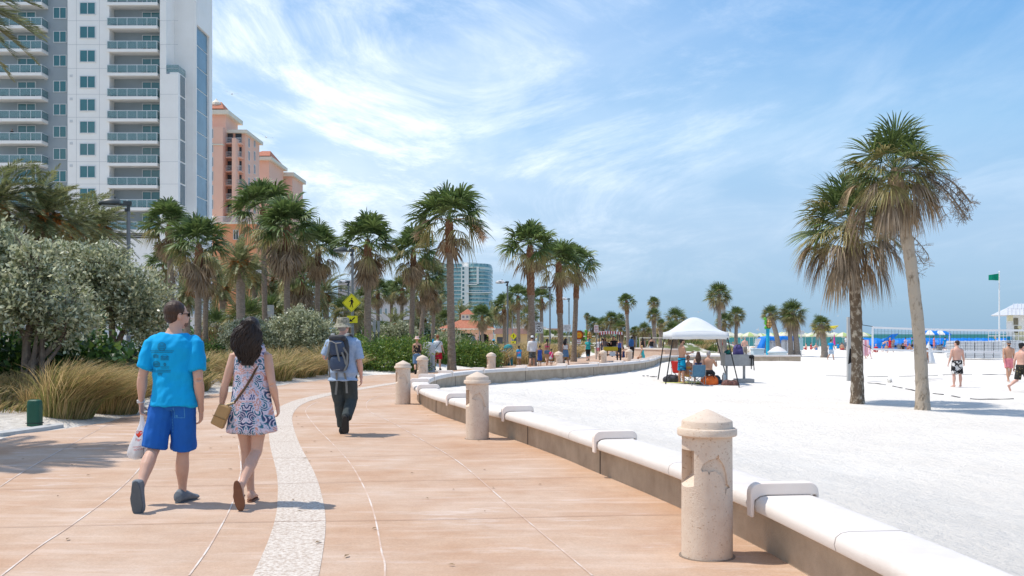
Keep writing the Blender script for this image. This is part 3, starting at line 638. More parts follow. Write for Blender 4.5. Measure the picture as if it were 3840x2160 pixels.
def palm_px(kind, var, dx, dtop, dw, Y, label, group='palms along the promenade', base_dx=None, r=.15, beach=False, cy=None, **kw):
    """placed from photo readings (2576-wide view): crown centre, crown top, crown width, distance"""
    px = dx/2.5156; bx = (base_dx if base_dx is not None else dx)/2.5156; X = XatY(bx, Y); lean = (XatY(px, Y)-X, kw.pop('ly', 0))
    zb = tz(X, Y)-.05; return palm(kind, var, X, Y, zb, ZatY(dtop/2.5156, Y), dw/2.5156*Y/F, label, group, r, lean, **kw)
g1 = 'fan palms lining the promenade'
palm_px('wash', 3, 722, 487, 158, 50, 'fan palm with a full brown skirt directly behind the woman in the printed dress', g1, seed=1)
palm_px('wash', 2, 662, 443, 150, 56, 'tall fan palm just left of and behind the full skirted palm, against the pink hotel', g1, 668, seed=2)
palm_px('wash', 1, 800, 556, 122, 58, 'fan palm right of the full skirted palm, slim reddish trunk and side drooping fans', g1, 797, seed=3)
palm_px('wash', 0, 925, 530, 142, 50, 'fan palm with brown skirt right behind the yellow crossing sign', g1, seed=4, r=.17)
palm_px('wash', 1, 1040, 568, 120, 58, 'fan palm between the sign palm and the tallest bare trunked palm', g1, 1034, seed=5)
palm_px('wash', 3, 1076, 640, 95, 68, 'lower fan palm with brown fronds tucked right of its taller neighbour', g1, 1050, seed=6)
w6 = palm_px('wash', 2, 1130, 457, 172, 46, 'tallest fan palm in the middle with bare trunk, red boots and tan flower sprays', g1, 1137, seed=7, r=.17, boots=1.6)
palm_px('wash', 2, 1333, 551, 128, 54, 'tall fan palm left of the right hand pair, beside the speed limit sign', g1, 1340, seed=8, r=.18, boots=2.6)
palm_px('wash', 2, 1405, 598, 112, 60, 'fan palm with ragged boots at mid trunk, left one of the right hand pair', g1, 1412, seed=9, r=.17, boots=3.2)
palm_px('wash', 2, 1452, 612, 100, 64, 'rightmost fan palm of the promenade row with long drooping stalks', g1, 1443, seed=10, r=.16, boots=2.2)
palm_px('wash', 1, 425, 503, 122, 48, 'fan palm in the left cluster in front of the white hotel, upper left crown', g1, 437, seed=11)
palm_px('wash', 0, 500, 535, 148, 45, 'broad fan palm at the right of the left cluster below the hotel corner', g1, 497, seed=12)
palm_px('wash', 3, 415, 610, 90, 54, 'short fan palm with brown fronds low in the left cluster', g1, 447, seed=13)
palm_px('wash', 1, 520, 640, 90, 56, 'lower fan palm behind the broad one in the left cluster', g1, 514, seed=14)
g2 = 'smaller palms farther back along the road'
far = [('wash', 1, 950, 700, 62, 95, 952), ('wash', 2, 985, 703, 56, 100, 985), ('wash', 1, 1012, 695, 60, 92, 1008), ('wash', 0, 1062, 700, 70, 84, 1062), ('wash', 3, 1092, 700, 66, 88, 1088), ('wash', 2, 915, 720, 60, 98, 915),
       ('wash', 2, 1303, 713, 62, 92, 1305), ('wash', 1, 1268, 738, 62, 95, 1270), ('wash', 2, 1362, 720, 54, 95, 1363), ('wash', 1, 1213, 765, 56, 105, 1214), ('date', 0, 1240, 772, 84, 200, 1238), ('date', 1, 1165, 768, 95, 205, 1168),
       ('date', 2, 1100, 748, 100, 190, 1100), ('sabal', 0, 1330, 760, 60, 110, 1330), ('date', 0, 1285, 775, 70, 210, 1285), ('sabal', 1, 1120, 770, 70, 180, 1120)]
for k, (kd, v, dx, t, w, Y, b) in enumerate(far):
    where = ['behind the second lamp post', 'just right of the sign palm trunk', 'left of the low white building', 'between the two middle palm trunks', 'directly left of the tallest palm trunk', 'just left of the sign palm trunk', 'right of the lamp with the white hood', 'left of the lamp with the white hood', 'left of the third hooded lamp', 'above the right end of the orange roof', 'behind the orange roofed pavilion, right side', 'behind the pavilion cupola', 'behind and left of the pavilion', 'behind the tall palm by the speed sign', 'over the brown roofed building', 'just left of the pavilion'][k]
    palm_px(kd, v, dx, t, w, Y, 'small distant %s %s' % ({'wash': 'fan palm', 'date': 'feathery date palm', 'sabal': 'round headed palm'}[kd], where), g2, b, seed=20+k, r=.17)
g3 = 'date palms in front of the white hotel'
for k, (v, dx, t, w, Y, b, lb) in enumerate([(1, 0, 430, 250, 30, -22, 'large wind blown date palm cut by the left edge of the photo'), (0, 112, 470, 250, 31, 103, 'wind blown date palm with dark trunk left of centre of the row of three'),
        (1, 190, 507, 215, 34, 183, 'middle wind blown date palm with orange fruit above the silvery tree'), (0, 250, 522, 190, 37, 238, 'right wind blown date palm touching the big dark street lamp'), (2, 605, 615, 150, 52, 606, 'dark green date palm between the left cluster and the full skirted palm')]):
    palm_px('date', v, dx, t, w, Y, lb, g3, b, seed=40+k, r=.20, name='date_palm')
g4 = 'palms and undergrowth beneath the tall palms'
bk = [('sabal', 0, 618, 740, 110, 60, 618), ('date', 0, 560, 690, 120, 70, 560), ('sabal', 1, 680, 730, 110, 75, 682), ('date', 2, 750, 700, 130, 72, 752), ('date', 1, 820, 700, 130, 75, 822), ('sabal', 2, 870, 735, 90, 72, 872), ('date', 0, 470, 700, 130, 62, 470), ('date', 2, 900, 760, 110, 82, 905), ('sabal', 1, 785, 770, 90, 66, 786), ('sabal', 0, 545, 770, 90, 66, 545), ('date', 1, 1000, 790, 100, 90, 1000), ('date', 0, 1055, 770, 110, 95, 1052), ('sabal', 2, 660, 790, 80, 80, 660), ('date', 1, 700, 660, 150, 80, 705), ('sabal', 0, 960, 800, 70, 85, 960), ('wash', 3, 760, 640, 110, 66, 762), ('date', 2, 640, 660, 130, 78, 640)]
wh = ['with a short trunk left of the pale street lamp', 'low and feathery between the left cluster and the lamp', 'directly behind the pale street lamp', 'in the shade right of the full skirted palm', 'left of the second big lamp', 'directly under the second big lamp head', 'low behind the left palm cluster trunks', 'behind the yellow crossing sign', 'low between the two silvery shrub trees', 'beneath the broad palm of the left cluster', 'low behind the two back to back sign plates', 'low behind the middle palm trunks', 'lowest, just right of the pale street lamp', 'behind the full skirted palm trunk', 'low by the right of the crossing sign', 'partly hidden behind the full skirted palm crown', 'behind the tall palm by the pink hotel']
for k, (kd, v, dx, t, w, Y, b) in enumerate(bk):
    palm_px(kd, v, dx, t, w, Y, 'lower %s %s' % ({'wash': 'fan palm', 'date': 'date palm', 'sabal': 'round palm'}[kd], wh[k]), g4, b, seed=60+k, r=.18)
# ---- dune and beach palms (readings in the 1000-wide crop of the far shore)
def c7(x, y): return (2200+x/2.576)*2576/3840, (1000+y/2.576)*2576/3840
g5 = 'cabbage palms on the dunes and beach'
dn = [(385, 255, 130, 95, 405, 'wash', 2, 'tallest thin palm on the dune with a small green top'), (648, 280, 105, 100, 662, 'sabal', 2, 'upper of two slim dune palms crossing one another'), (648, 392, 118, 96, 650, 'sabal', 0, 'lower rounder palm behind the slim crossing palms'),
      (720, 500, 88, 92, 705, 'sabal', 2, 'small leaning palm left of the white canopy'), (865, 385, 175, 88, 858, 'sabal', 0, 'large round palm behind the left half of the white canopy'), (840, 508, 175, 84, 835, 'sabal', 1, 'low wide palm directly behind the canopy left slope'),
      (240, 420, 135, 110, 243, 'sabal', 1, 'round dune palm left of the thin tall one'), (318, 440, 110, 112, 320, 'sabal', 0, 'dune palm just left of the thin tall trunk'), (330, 505, 135, 104, 345, 'sabal', 2, 'low dune palm above the pedal surrey'), (70, 468, 120, 118, 70, 'sabal', 1, 'bushy dark dune palm at the left of the dunes'),
      (158, 478, 115, 116, 160, 'sabal', 0, 'bushy dune palm second from the left'), (465, 568, 90, 108, 475, 'sabal', 1, 'short dune palm right of the thin tall one'), (553, 525, 125, 104, 560, 'sabal', 0, 'medium dune palm behind the man with blue backpack'), (605, 598, 45, 108, 606, 'sabal', 2, 'smallest dune palm between two larger ones'), (5, 440, 60, 125, 8, 'sabal', 0, 'far dune palm beside the round red and yellow sign')]
for k, (x, t, w, Y, b, kd, v, lb) in enumerate(dn):
    dx, dt = c7(x, t); db, _ = c7(b, 0); palm_px(kd, v, dx, dt, 1.22*w/2.576*2576/3840, Y, lb, g5, db, seed=80+k, r=.17, tm=G_TRUNKG)
def beach_palm(x, t, w, bx, by, v, lb, seed, r=.2, **kw):
    dx, dt = c7(x, t); db, dby = c7(bx, by); X, Y = S(db/2.5156, dby/2.5156); return palm_px('sabal', v, dx, dt, w/2.576*2576/3840, Y, lb, g5, db, seed=seed, r=r, tm=G_TRUNKG, **kw)
beach_palm(1280, 133, 245, 1290, 838, 1, 'tall palm rising behind the right half of the white canopy', 101)
beach_palm(1330, 425, 185, 1335, 830, 0, 'low olive palm right behind the tall one over the canopy', 102)
beach_palm(1447, 366, 182, 1440, 828, 2, 'medium palm with a hanging skirt just right of the canopy', 103, .19)
beach_palm(1775, 363, 175, 1862, 868, 0, 'palm leaning left over the blue tarp beside the turtle post', 104, .22, curve=.7)
beach_palm(1990, 300, 270, 2035, 868, 1, 'largest wide palm standing over the blue tarp and stacked loungers', 105, .24, curve=.5)
beach_palm(1960, 420, 150, 1975, 868, 0, 'second trunk with a lower crown under the widest beach palm', 106, .2)
beach_palm(2262, 455, 200, 2298, 876, 2, 'small palm with a curved trunk left of the boy in the blue tee', 107, .24, curve=1.2)
# ---- the two big palms on the right
def big_palm(bx, by, cx, top, wd, seed, lb, curve, rr, dead, tmat):
    X, Y = S(bx, by); k = wd*Y/F/3.5; zb = tz(X, Y)-.05; H = ZatY(top, Y)-zb-1.75*k; lean = (XatY(cx, Y)-X, -.1)
    root = T('cabbage_palm', lb, 'palm tree', (X, Y, zb), 0, 'pair of tall palms on the beach at right')
    palm_trunk(H, rr, rr*.95, lean, seed, .5, curve).build('trunk', [tmat, G_DEAD], root, fix=False)
    lv, dd = sabal_crown(seed, dead, 28, 1.0, 34, .042, True); top_ = (lean[0], lean[1], H+.15)
    put('crown', lv, root, top_, 1.2, k); put('dead_fronds', dd, root, top_, .4, k)
    # dry flower stalks: fine branching sprays on the lee side
    r = np.random.default_rng(seed); mb = MB()
    for s_ in range(7 if seed == 201 else 3):
        a = r.uniform(-.9, .5); e = r.uniform(.1, .6); d = Vector((math.cos(a)*math.cos(e), math.sin(a)*math.cos(e), math.sin(e))); p = Vector((0, 0, 0)); pts = [p.copy()]
        for q in range(9): d = (d+Vector((.05, 0, -.22))).normalized(); p = p+d*.27*k; pts.append(p.copy())
        mb.tube(pts, [.012]*10, 4)
        for q in range(3, 10):
            for j in range(7):
                v = Vector(r.normal(0, 1, 3))*.6+Vector((.1, 0, -.5)); v.normalize(); e_ = pts[q]+v*r.uniform(.15, .4)*k; mb.tube([pts[q], pts[q].lerp(e_, .5)+Vector((0, 0, .03)), e_], [.006, .005, .003], 3)
                for j2 in range(3): v2 = (v+Vector(r.normal(0, .6, 3))).normalized(); m_ = pts[q].lerp(e_, .5); mb.tube([m_, m_+v2*.14*k], [.004, .003], 3)
    o = mb.build('flower_stalk', G_DEAD2, root, loc=top_); return root
big_palm(857.3, 402.5, 850, 166, 128, 200, 'left, straighter one of the two big beach palms, shorter crown with many hanging brown fans', 1., .175, 30, G_BTRUNK)
big_palm(922.5, 411, 894, 118, 120, 201, 'right, taller one of the two big beach palms, leaning left with pale mottled trunk', .75, .160, 26, G_BTRUNK2)
# flower sprays of the tallest promenade palm
r = np.random.default_rng(5); mb = MB()
for s_ in range(8):
    a = [-.15, .15, .3, PI-.2, -.4, .5, PI+.3, .05][s_]; d = Vector((math.cos(a), math.sin(a)*.6, .35)).normalized(); p = Vector((0, 0, 0)); pts = [p.copy()]
    for q in range(10): d = (d+Vector((0, 0, -.12 if q < 5 else -.3))).normalized(); p = p+d*.20; pts.append(p.copy())
    mb.tube(pts, .012, 4)
    for q in range(5, 11):
        for j in range(16):
            v = Vector(r.normal(0, 1, 3))*.7+Vector((0, 0, -.7)); v.normalize(); mb.tube([pts[q], pts[q]+v*r.uniform(.12, .42)], [.012, .008], 3)
mb.build('flower_stalk', G_STALK, w6, loc=[c for c in w6.children if c.name.startswith('crown')][0].location)
# a frond tip entering at the top left
mb = None
root = palm('date', 1, -16.2, 27.5, tz(-16.2, 27.5), 12.6, 4.6, 'tall date palm mostly outside the frame whose brown frond tips enter at the upper left', 'date palms in front of the white hotel', .2, (0, 0), 77)
palm('date', 0, -10.3, 12.6, tz(-10.3, 12.6), 8.6, 4.4, 'date palm standing outside the left edge, whose crown shades the near paving', 'date palms in front of the white hotel', .2, (0, 0), 78)
# ---------------------------------------------------------------- leafy things
def leaf_mesh(name, C_, Nn, size, mats, aspect=.45, mi=None, rng=None, jit=.35, lift=.25):
    """diamond leaves centred at C_ pointing roughly along Nn"""
    rng = rng or NR; n = len(C_); d = nrm(Nn+rng.normal(0, jit, (n, 3))); s = nrm(np.cross(d, nrm(rng.normal(0, 1, (n, 3))))); u = np.cross(d, s)
    L_ = size*rng.uniform(.7, 1.25, n)[:, None]; a = C_; b = C_+d*L_*.5+s*L_*aspect*.5+u*L_*lift*.2; c = C_+d*L_; e = C_+d*L_*.5-s*L_*aspect*.5+u*L_*lift*.2
    V = np.stack([a, b, c, e], 1).reshape(-1, 3); return npmesh(name, V, np.arange(n*4).reshape(n, 4), mats, mi)
def blob_points(lumps, n, rng, shell=.35, per=12, cr=.10):
    """clusters of leaves spread through the outer shell of a set of ellipsoids -> points, outward directions"""
    w = np.array([l[3]*l[4]*l[5] for l in lumps])**.7; w = w/w.sum(); k = rng.choice(len(lumps), n, p=w); Lp = np.array(lumps)[k]
    d = nrm(rng.normal(0, 1, (n, 3))); rad = 1-shell*rng.uniform(0, 1, n)**1.6; rad *= 1+.16*np.sin(d[:, 0]*7+k)+.14*np.sin(d[:, 1]*9+d[:, 2]*8+k*2)
    c = Lp[:, :3]+d*Lp[:, 3:6]*rad[:, None]; c = c+nrm(rng.normal(0, 1, (n, 3)))*np.where(rng.uniform(0, 1, n) < .12, cr*2.2, 0)[:, None]; C_ = np.repeat(c, per, 0)+rng.normal(0, cr, (n*per, 3)); D = np.repeat(d, per, 0)*.7+rng.normal(0, .75, (n*per, 3))+np.array([0, 0, .25]); return C_, D
SILV = mat('silver_leaf', (.40, .42, .24), (.62, .62, .44), 1.2, rough=.35, island=.4, spec=.6, tl=.3); SILV2 = mat('silver_leaf_dark', (.16, .185, .085), (.25, .275, .14), 1.2, rough=.5, island=.3, spec=.4, tl=.3)
HEDGE = mat('hedge_leaf', (.075, .155, .025), (.16, .25, .045), 1.5, rough=.4, island=.4, spec=.5, tl=.3); HEDGE2 = mat('hedge_leaf_yellow', (.24, .29, .05), None, island=.3, rough=.4, tl=.3)
GRAPE = mat('sea_grape_leaf', (.03, .075, .02), (.07, .14, .03), 1.5, rough=.35, island=.5, spec=.5, tl=.3); BARK = mat('twig_bark', (.13, .10, .08), (.25, .20, .16), 8, bump=.01, bscale=20)
def shrub_tree(label, x, y, lumps, n, size, stems, mats, group, name='silver_buttonwood', seed=1, cat='tree', per=24, cr=.085, aspect=.48):
    zb = tz(x, y)-.05; root = T(name, label, cat, (x, y, zb), 0, group); rng = np.random.default_rng(seed); rr_ = random.Random(seed)
    C_, D = blob_points(lumps, n, rng, .55, per=per, cr=cr); mi = (rng.uniform(0, 1, len(C_)) < .30).astype(int); link('crown', leaf_mesh('leaves', C_, D, size, mats, aspect, mi, rng), root)
    mb = MB()
    for sx, sy, r_ in stems:
        for l in rr_.sample(list(lumps), min(2, len(lumps))):
            e = Vector(l[:3]); a = Vector((sx, sy, 0)); m1_ = a.lerp(e, .35)+Vector((rr_.uniform(-.15, .15), 0, .25)); m2_ = a.lerp(e, .7)+Vector((rr_.uniform(-.2, .2), 0, .15)); mb.tube([a, m1_, m2_, e], [r_, r_*.75, r_*.45, r_*.15], 7)
            for q in range(5): d = Vector((rr_.uniform(-1, 1), rr_.uniform(-1, 1), rr_.uniform(.1, 1))).normalized(); s_ = m2_.lerp(e, rr_.random()); mb.tube([s_, s_+d*.35, s_+d*.7+Vector((0, 0, .1))], [r_*.3, r_*.18, .006], 5)
    mb.build('trunk', BARK, root, smooth=True); return root
g6 = 'silvery leaved shrub trees'
shrub_tree('large silvery leaved multi stemmed tree at the left edge above dark bushes', -9.9, 19.5, [(-1.2, .3, 3.0, 1.3, 1.1, .75), (.1, 0, 2.3, .95, 1., .75), (-.5, -.6, 2.1, .9, .8, .6), (-1.9, 0, 2.2, 1., 1, .9), (.75, .2, 1.75, .6, .7, .45), (-.9, .2, 3.55, .45, .5, .4), (.25, 0, 2.95, .45, .5, .4), (-2.6, .5, 3.0, 1, 1, .9)], 1500, .11, [(-.35, 0, .09), (-.05, .1, .11), (.15, -.1, .06), (.3, .1, .07)], [SILV, SILV2], g6, seed=3)
shrub_tree('second silvery leaved tree just left of the man in the bright blue shirt', -10.2, 24.5, [(-.3, 0, 2.6, 1.15, 1, .75), (.6, 0, 2.3, .8, .9, .7), (-.2, -.2, 3.25, .6, .7, .4), (-1.0, .2, 2.4, .9, .9, .8), (.9, -.1, 1.7, .5, .6, .45), (-1.1, 0, 3.3, .5, .5, .45)], 1150, .115, [(0, 0, .12), (-.4, .1, .07)], [SILV, SILV2], g6, seed=4)
shrub_tree('grey green round shrub tree behind the woman and the full skirted palm', -10.2, 46, [(-.4, 0, 1.7, 1.1, 1, .85), (.6, 0, 1.7, .95, 1, .8), (0, 0, 2.3, .8, .8, .55), (1.2, 0, 1.2, .7, .7, .5), (-1.2, 0, 1.2, .6, .6, .5)], 1500, .12, [(0, 0, .07), (.3, 0, .06), (-.4, 0, .06)], [SILV, SILV2], g6, seed=5)
shrub_tree('grey green shrub tree left of the full skirted palm trunk', -12.4, 45, [(-.2, 0, 1.4, .9, .9, .7), (.5, 0, 1.5, .7, .8, .6)], 700, .12, [(0, 0, .07)], [SILV, SILV2], g6, seed=6)
shrub_tree('small silvery green round tree right of the back to back sign plates', -7.6, 62, [(0, 0, 1.5, 1.1, 1, .8), (.5, 0, 1.9, .8, .8, .6), (-.7, 0, 1.3, .7, .8, .6)], 900, .13, [(0, 0, .08)], [SILV, SILV2], g6, seed=7)
shrub_tree('small silvery shrub by the cluster of middle palm trunks', -4.4, 66, [(0, 0, 1.2, .9, .9, .7), (.5, 0, 1., .8, .8, .6)], 500, .13, [(0, 0, .08)], [SILV, SILV2], g6, seed=8)
def bush(label, x0, x1, Y, h, n, size, mats, group, name='hedge', seed=1, depth=1.6, per=10, cat='bush', aspect=.5, dy=0.):
    rng = np.random.default_rng(seed); cx = (x0+x1)/2; zb = tz(cx, Y); root = T(name, label, cat, (cx, Y, zb), 0, group); L_ = []; w = x1-x0; k = max(2, int(w/(h*.8)))
    for i in range(k+1):
        for j in range(2): L_.append((-w/2+w*i/k, j*depth*.5-depth*.25+dy*(i/k-.5), h*.42*rng.uniform(.9, 1.1), h*.62, depth*.5, h*.56*rng.uniform(.85, 1.12)))
    C_, D = blob_points(L_, n, rng, .3, per, size*1.1); C_[:, 2] = np.maximum(C_[:, 2], .02); mi = (rng.uniform(0, 1, len(C_)) < .25).astype(int); link('foliage', leaf_mesh('leaves', C_, D, size, mats, aspect, mi, rng), root)
    mb = MB()
    for i in range(k*3): a = rng.uniform(-w/2, w/2); mb.tube([(a, rng.uniform(-.3, .3), -.1), (a+rng.uniform(-.2, .2), 0, h*.7)], [.03, .012], 5)
    mb.build('stem', BARK, root); return root
bush('dark glossy sea grape thicket under the large silvery tree', -12.6, -9.6, 21.2, 1.45, 1500, .16, [GRAPE, HEDGE], 'planted bushes', 'sea_grape', 11, 1.6, per=7, aspect=.9)
bush('dark bush behind the second silvery tree, near the man in blue', -11.4, -9.6, 27.5, 1.0, 500, .14, [GRAPE, HEDGE], 'planted bushes', 'sea_grape', 12, 1.4, per=7, aspect=.9)
bush('bright green clipped hedge right of the man with backpack', -6.9, -4.45, 43.5, 1.25, 2100, .11, [HEDGE, HEDGE2], 'planted bushes', 'hedge', 13, 2.2, dy=.5)
bush('rounded green bush in front of the red skirted woman, beside the parked cars', -3.5, -1.35, 51, 1.15, 1500, .12, [HEDGE, HEDGE2], 'planted bushes', 'hedge', 14, 1.5)
bush('green hedge strip behind the tall grasses left of the sign', -18.5, -9.2, 56, 1.15, 1900, .14, [HEDGE, GRAPE], 'planted bushes', 'hedge', 15, 1.5)
bush('long low hedge behind the clipped one with signs standing in it', -9.0, -4.6, 58, 1.25, 1100, .13, [HEDGE, HEDGE2], 'planted bushes', 'hedge', 16, 1.5)
bush('dark mass of shrubs under the palms beside the stairs', -30, -12, 80, 2.0, 1800, .28, [GRAPE, HEDGE], 'planted bushes', 'shrub', 17, 3)
bush('dark shrubs under the palms left of the pavilion', -12, -5.2, 92, 2.0, 1300, .22, [GRAPE, SILV2], 'planted bushes', 'shrub', 18, 3)
# ---------------------------------------------------------------- tall grasses
GR1 = mat('dry_grass', (.40, .28, .12), (.58, .44, .22), 1.5, rough=.7, island=.4, tl=.35); GR2 = mat('green_grass', (.20, .21, .06), (.34, .31, .11), 1.5, rough=.6, island=.4, tl=.35)
def grass_np(base, n, h, spread, rng, wind=(.35, 0), w=.008, splay=.5):
    """n blades from around base; returns verts, quads"""
    a = rng.uniform(0, 2*PI, n); r_ = spread*np.sqrt(rng.uniform(0, 1, n)); b = np.stack([base[0]+r_*np.cos(a), base[1]+r_*np.sin(a), np.full(n, base[2])], -1)
    H = h*rng.uniform(.55, 1.1, n); out = np.stack([np.cos(a), np.sin(a)], -1)*(splay*r_/max(spread, .01)*rng.uniform(.3, 1.2, n))[:, None]+rng.normal(0, .24, (n, 2))+np.array(wind); P_ = []; sd_ = nrm(np.stack([rng.normal(0, 1, n)+.5, rng.normal(0, .5, n), np.zeros(n)], -1))*w
    for t, k in ((0, 1.), (.4, 1.), (.75, .8), (1., .15)):
        c = b.copy(); c[:, :2] += out*(H*t**1.9)[:, None]; c[:, 2] += H*(t-.18*t**3*(1+np.linalg.norm(out, axis=1))); P_ += [c-sd_*k, c+sd_*k]
    V = np.stack(P_, 1).reshape(-1, 3); o = (np.arange(n)*8)[:, None]; Q = np.concatenate([np.concatenate([o+2*j, o+2*j+1, o+2*j+3, o+2*j+2], 1) for j in range(3)]); return V, Q
def clump(label, x, y, h, sp, n, seed, wind=(.45, 0), green=.35, w=.006):
    rng = np.random.default_rng(seed); zb = tz(x, y)-.03; A = grass_np((0, 0, 0), int(n*(1-green)), h, sp, rng, wind, w); B_ = grass_np((0, 0, 0), int(n*green), h*.92, sp, rng, wind, w)
    J = join([(A, 0), (B_, 1)]); o = link('ornamental_grass', npmesh('grass', J[0], J[1], [GR1, GR2], J[2]), None, (x, y, zb)); return tag(o, label, 'grass clump', 'tall grass clumps beside the promenade')
clump('biggest brown and green grass clump leaning right, left of the man in blue', -8.05, 17.4, 1.35, .42, 2600, 1, (.55, 0), .45)
clump('straw coloured grass clump right against the man in blue shorts', -7.9, 19.0, 1.2, .45, 1600, 2, (.5, 0), .3)
clump('dry grass clump behind the green utility box', -9.6, 19.2, .95, .45, 1000, 3, (.2, 0), .2)
clump('thin dry grass clump at the left edge', -10.6, 19.0, .9, .6, 900, 4, (.15, 0), .3)
clump('grass clump just right of the green utility box', -8.9, 18.2, .75, .35, 700, 5, (.3, 0), .2)
def grass_field(label, pts, h, n, seed, green=.35, w=.010, sp=.45, wind=(.35, 0)):
    rng = np.random.default_rng(seed); A = [];
    for (x, y) in pts:
        if rng.uniform() < .16: continue
        b = (x, y, tz(x, y)-.03); hh = h*rng.uniform(.5, 1.2); g = int(n*green); A.append((grass_np(b, n-g, hh, sp, rng, (wind[0]*rng.uniform(-.2, 1.6)+rng.normal(0, .25), rng.normal(0, .35)), w, 1.1), 0)); A.append((grass_np(b, g, hh*.9, sp, rng, wind, w), 1))
    J = join(A); return tag(link('beach_grass', npmesh('field', J[0], J[1], [GR1, GR2], J[2])), label, 'grass', kind='stuff')
rng = np.random.default_rng(9); pts = []
for y in np.arange(20.5, 40, 1.05):
    e = float(np.interp(y, EY, EX))
    for k in range(4): pts.append((e-1.15-k*.9+rng.uniform(-.35, .35), y+rng.uniform(-.5, .5)))
grass_field('tall straw and green grasses along the left edge of the promenade', pts, 1.25, 330, 10, .42, .012)
pts = []
for y in np.arange(52.5, 84, 1.3):
    e = float(np.interp(y, EY, EX))
    for k in range(5): pts.append((e-.9-k*1.05+rng.uniform(-.3, .3), y+rng.uniform(-.5, .5)))
grass_field('dry sea oats along the promenade behind the walkers', pts, 1.35, 260, 11, .15, .018, .5)
pts = [(rng.uniform(-14, -9.2), rng.uniform(16, 30)) for k in range(60)]
grass_field('thin dry grass under the silvery trees', pts, .7, 140, 12, .45, .009, .5)
pts = []
for k in range(70):
    y = rng.uniform(60, 92); pts.append((rng.uniform(-12, 1)+(y-60)*.05, y))
grass_field('dry grass between the hedge and the road', pts, .9, 160, 13, .3, .02, .6)
# ---------------------------------------------------------------- dunes
def dune(label, x0, x1, y0, h, seed, dep=14):
    nx, ny = 70, 16; mb = MB(); R = []
    for j in range(ny+1):
        row = []
        for i in range(nx+1):
            X = lerp(x0, x1, i/nx); Y = y0+dep*j/ny; e = math.sin(PI*j/ny)**.8*min(1, i/10, (nx-i)/16)
            n = noise.noise(Vector((X*.22+seed, Y*.2, 0)))*.5+noise.noise(Vector((X*.8+seed, Y*.7, 3)))*.15; row.append((X, Y, tz(X, Y)-.15+max(0, e*(h*(.85+n)))))
        R.append(row)
    mb.rings(R, cap=False, closed=False); o = mb.build('dune', M_DUNE, smooth=True); return tag(o, kind='structure')
M_DUNE = mat('dune_cover', (.70, .66, .60), (.13, .16, .05), .35, bump=.1, bscale=1, contrast=(.43, .51), detail=10)
for a in ((3, 15, 112, 2.5, 1), (11, 30, 118, 2.4, 2), (7, 24, 104, 1.7, 4), (2, 12, 124, 2.7, 6)): dune('', *a)
rng = np.random.default_rng(14); pts = [(rng.uniform(4, 26), rng.uniform(106, 124)) for k in range(260)]
def dune_z(x, y):
    best = tz(x, y)
    for o in bpy.data.objects:
        if o.name.startswith('dune'):
            h, l, n_, f_ = o.ray_cast(Vector((x, y, 20)), Vector((0, 0, -1)))
            if h: best = max(best, l.z)
    return best
A = []
bpy.context.view_layer.update()
for x, y in pts: A.append((grass_np((x, y, dune_z(x, y)-.05), 60, .75, .9, rng, (.2, 0), .035), 0 if rng.uniform() < .45 else 1))
J = join(A); tag(link('dune_grass', npmesh('dg', J[0], J[1], [GR1, mat('dune_green', (.10, .15, .035), (.17, .21, .06), 1, island=.3)], J[2])), 'green and tan ground cover on the dunes', 'ground cover', kind='stuff')
# ================================================================ buildings
M_WHITE = mat('white_stucco', (.84, .805, .75), (.88, .85, .80), .5, bump=.004, bscale=20); M_GREY = mat('grey_stucco', (.31, .35, .37), (.35, .39, .41), .4)
M_GLASS = mat('teal_glass', (.015, .115, .13), (.03, .18, .195), .25, rough=.08, spec=.8); M_RAILG = mat('rail_glass', (.16, .30, .31), None, rough=.1, spec=.7, alpha=.55); M_FRAME = mat('white_frame', (.66, .68, .68), rough=.4)
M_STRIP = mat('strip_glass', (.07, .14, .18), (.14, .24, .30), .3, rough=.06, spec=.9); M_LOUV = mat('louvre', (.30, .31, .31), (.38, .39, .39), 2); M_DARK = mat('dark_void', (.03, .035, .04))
M_METAL = mat('grey_metal', (.22, .23, .24), (.30, .31, .32), 3, rough=.5, metal=.4)
Y0 = 135.; KA = .16563
def XA(c, Y=Y0): return (c*KA-512)*Y/F
def ZA(c, Y=Y0): return CAMZ-(c*KA-HOR)*Y/F
GZ = -1.0
tower = T('hotel_tower', 'tall white and grey hotel tower with teal glass balconies at the left edge', 'building', (XA(500), Y0, GZ)); TO = Vector(tower.location)
def tb(mb, x0, x1, y0, y1, z0, z1): mb.bx(x0-TO.x, x1-TO.x, y0-TO.y, y1-TO.y, z0-TO.z, z1-TO.z)
FL = [25+k*0 for k in ()]; SLB = [-255, -115, 25, 165, 305, 448, 590, 723, 856, 989, 1123, 1257, 1390]; TOPZ = 64.
mb = MB(); tb(mb, XA(408), XA(660), Y0, Y0+18, ZA(1305), TOPZ)            # white bay
tb(mb, XA(965), XA(1003), Y0, Y0+18, ZA(446)+.002, TOPZ); tb(mb, XA(965), -46.95, Y0, Y0+3.3, GZ, ZA(446)); tb(mb, -46.95-1.2, -46.953, Y0+.1, Y0+3.3, ZA(446), ZA(446)+.25)
tb(mb, -49.2, -45.9, Y0+3.35, Y0+12, GZ, TOPZ); tb(mb, XA(655), -46.95, Y0+.25, Y0+12, GZ, ZA(1440)); tb(mb, XA(400), XA(655), Y0+.6, Y0+12, GZ, ZA(1440)); tb(mb, XA(-400), XA(660), Y0+.3, Y0+14, ZA(1440), ZA(1395))
mb.build('wall', M_WHITE, tower)
mb = MB(); tb(mb, XA(-400), XA(409), Y0+1.6, Y0+18, ZA(1395), TOPZ); tb(mb, XA(661), XA(965), Y0+1.7, Y0+18, ZA(1395), TOPZ); tb(mb, XA(-400), XA(400), Y0+.9, Y0+14, GZ, ZA(1440)-.01); mb.build('recessed_wall', M_GREY, tower)
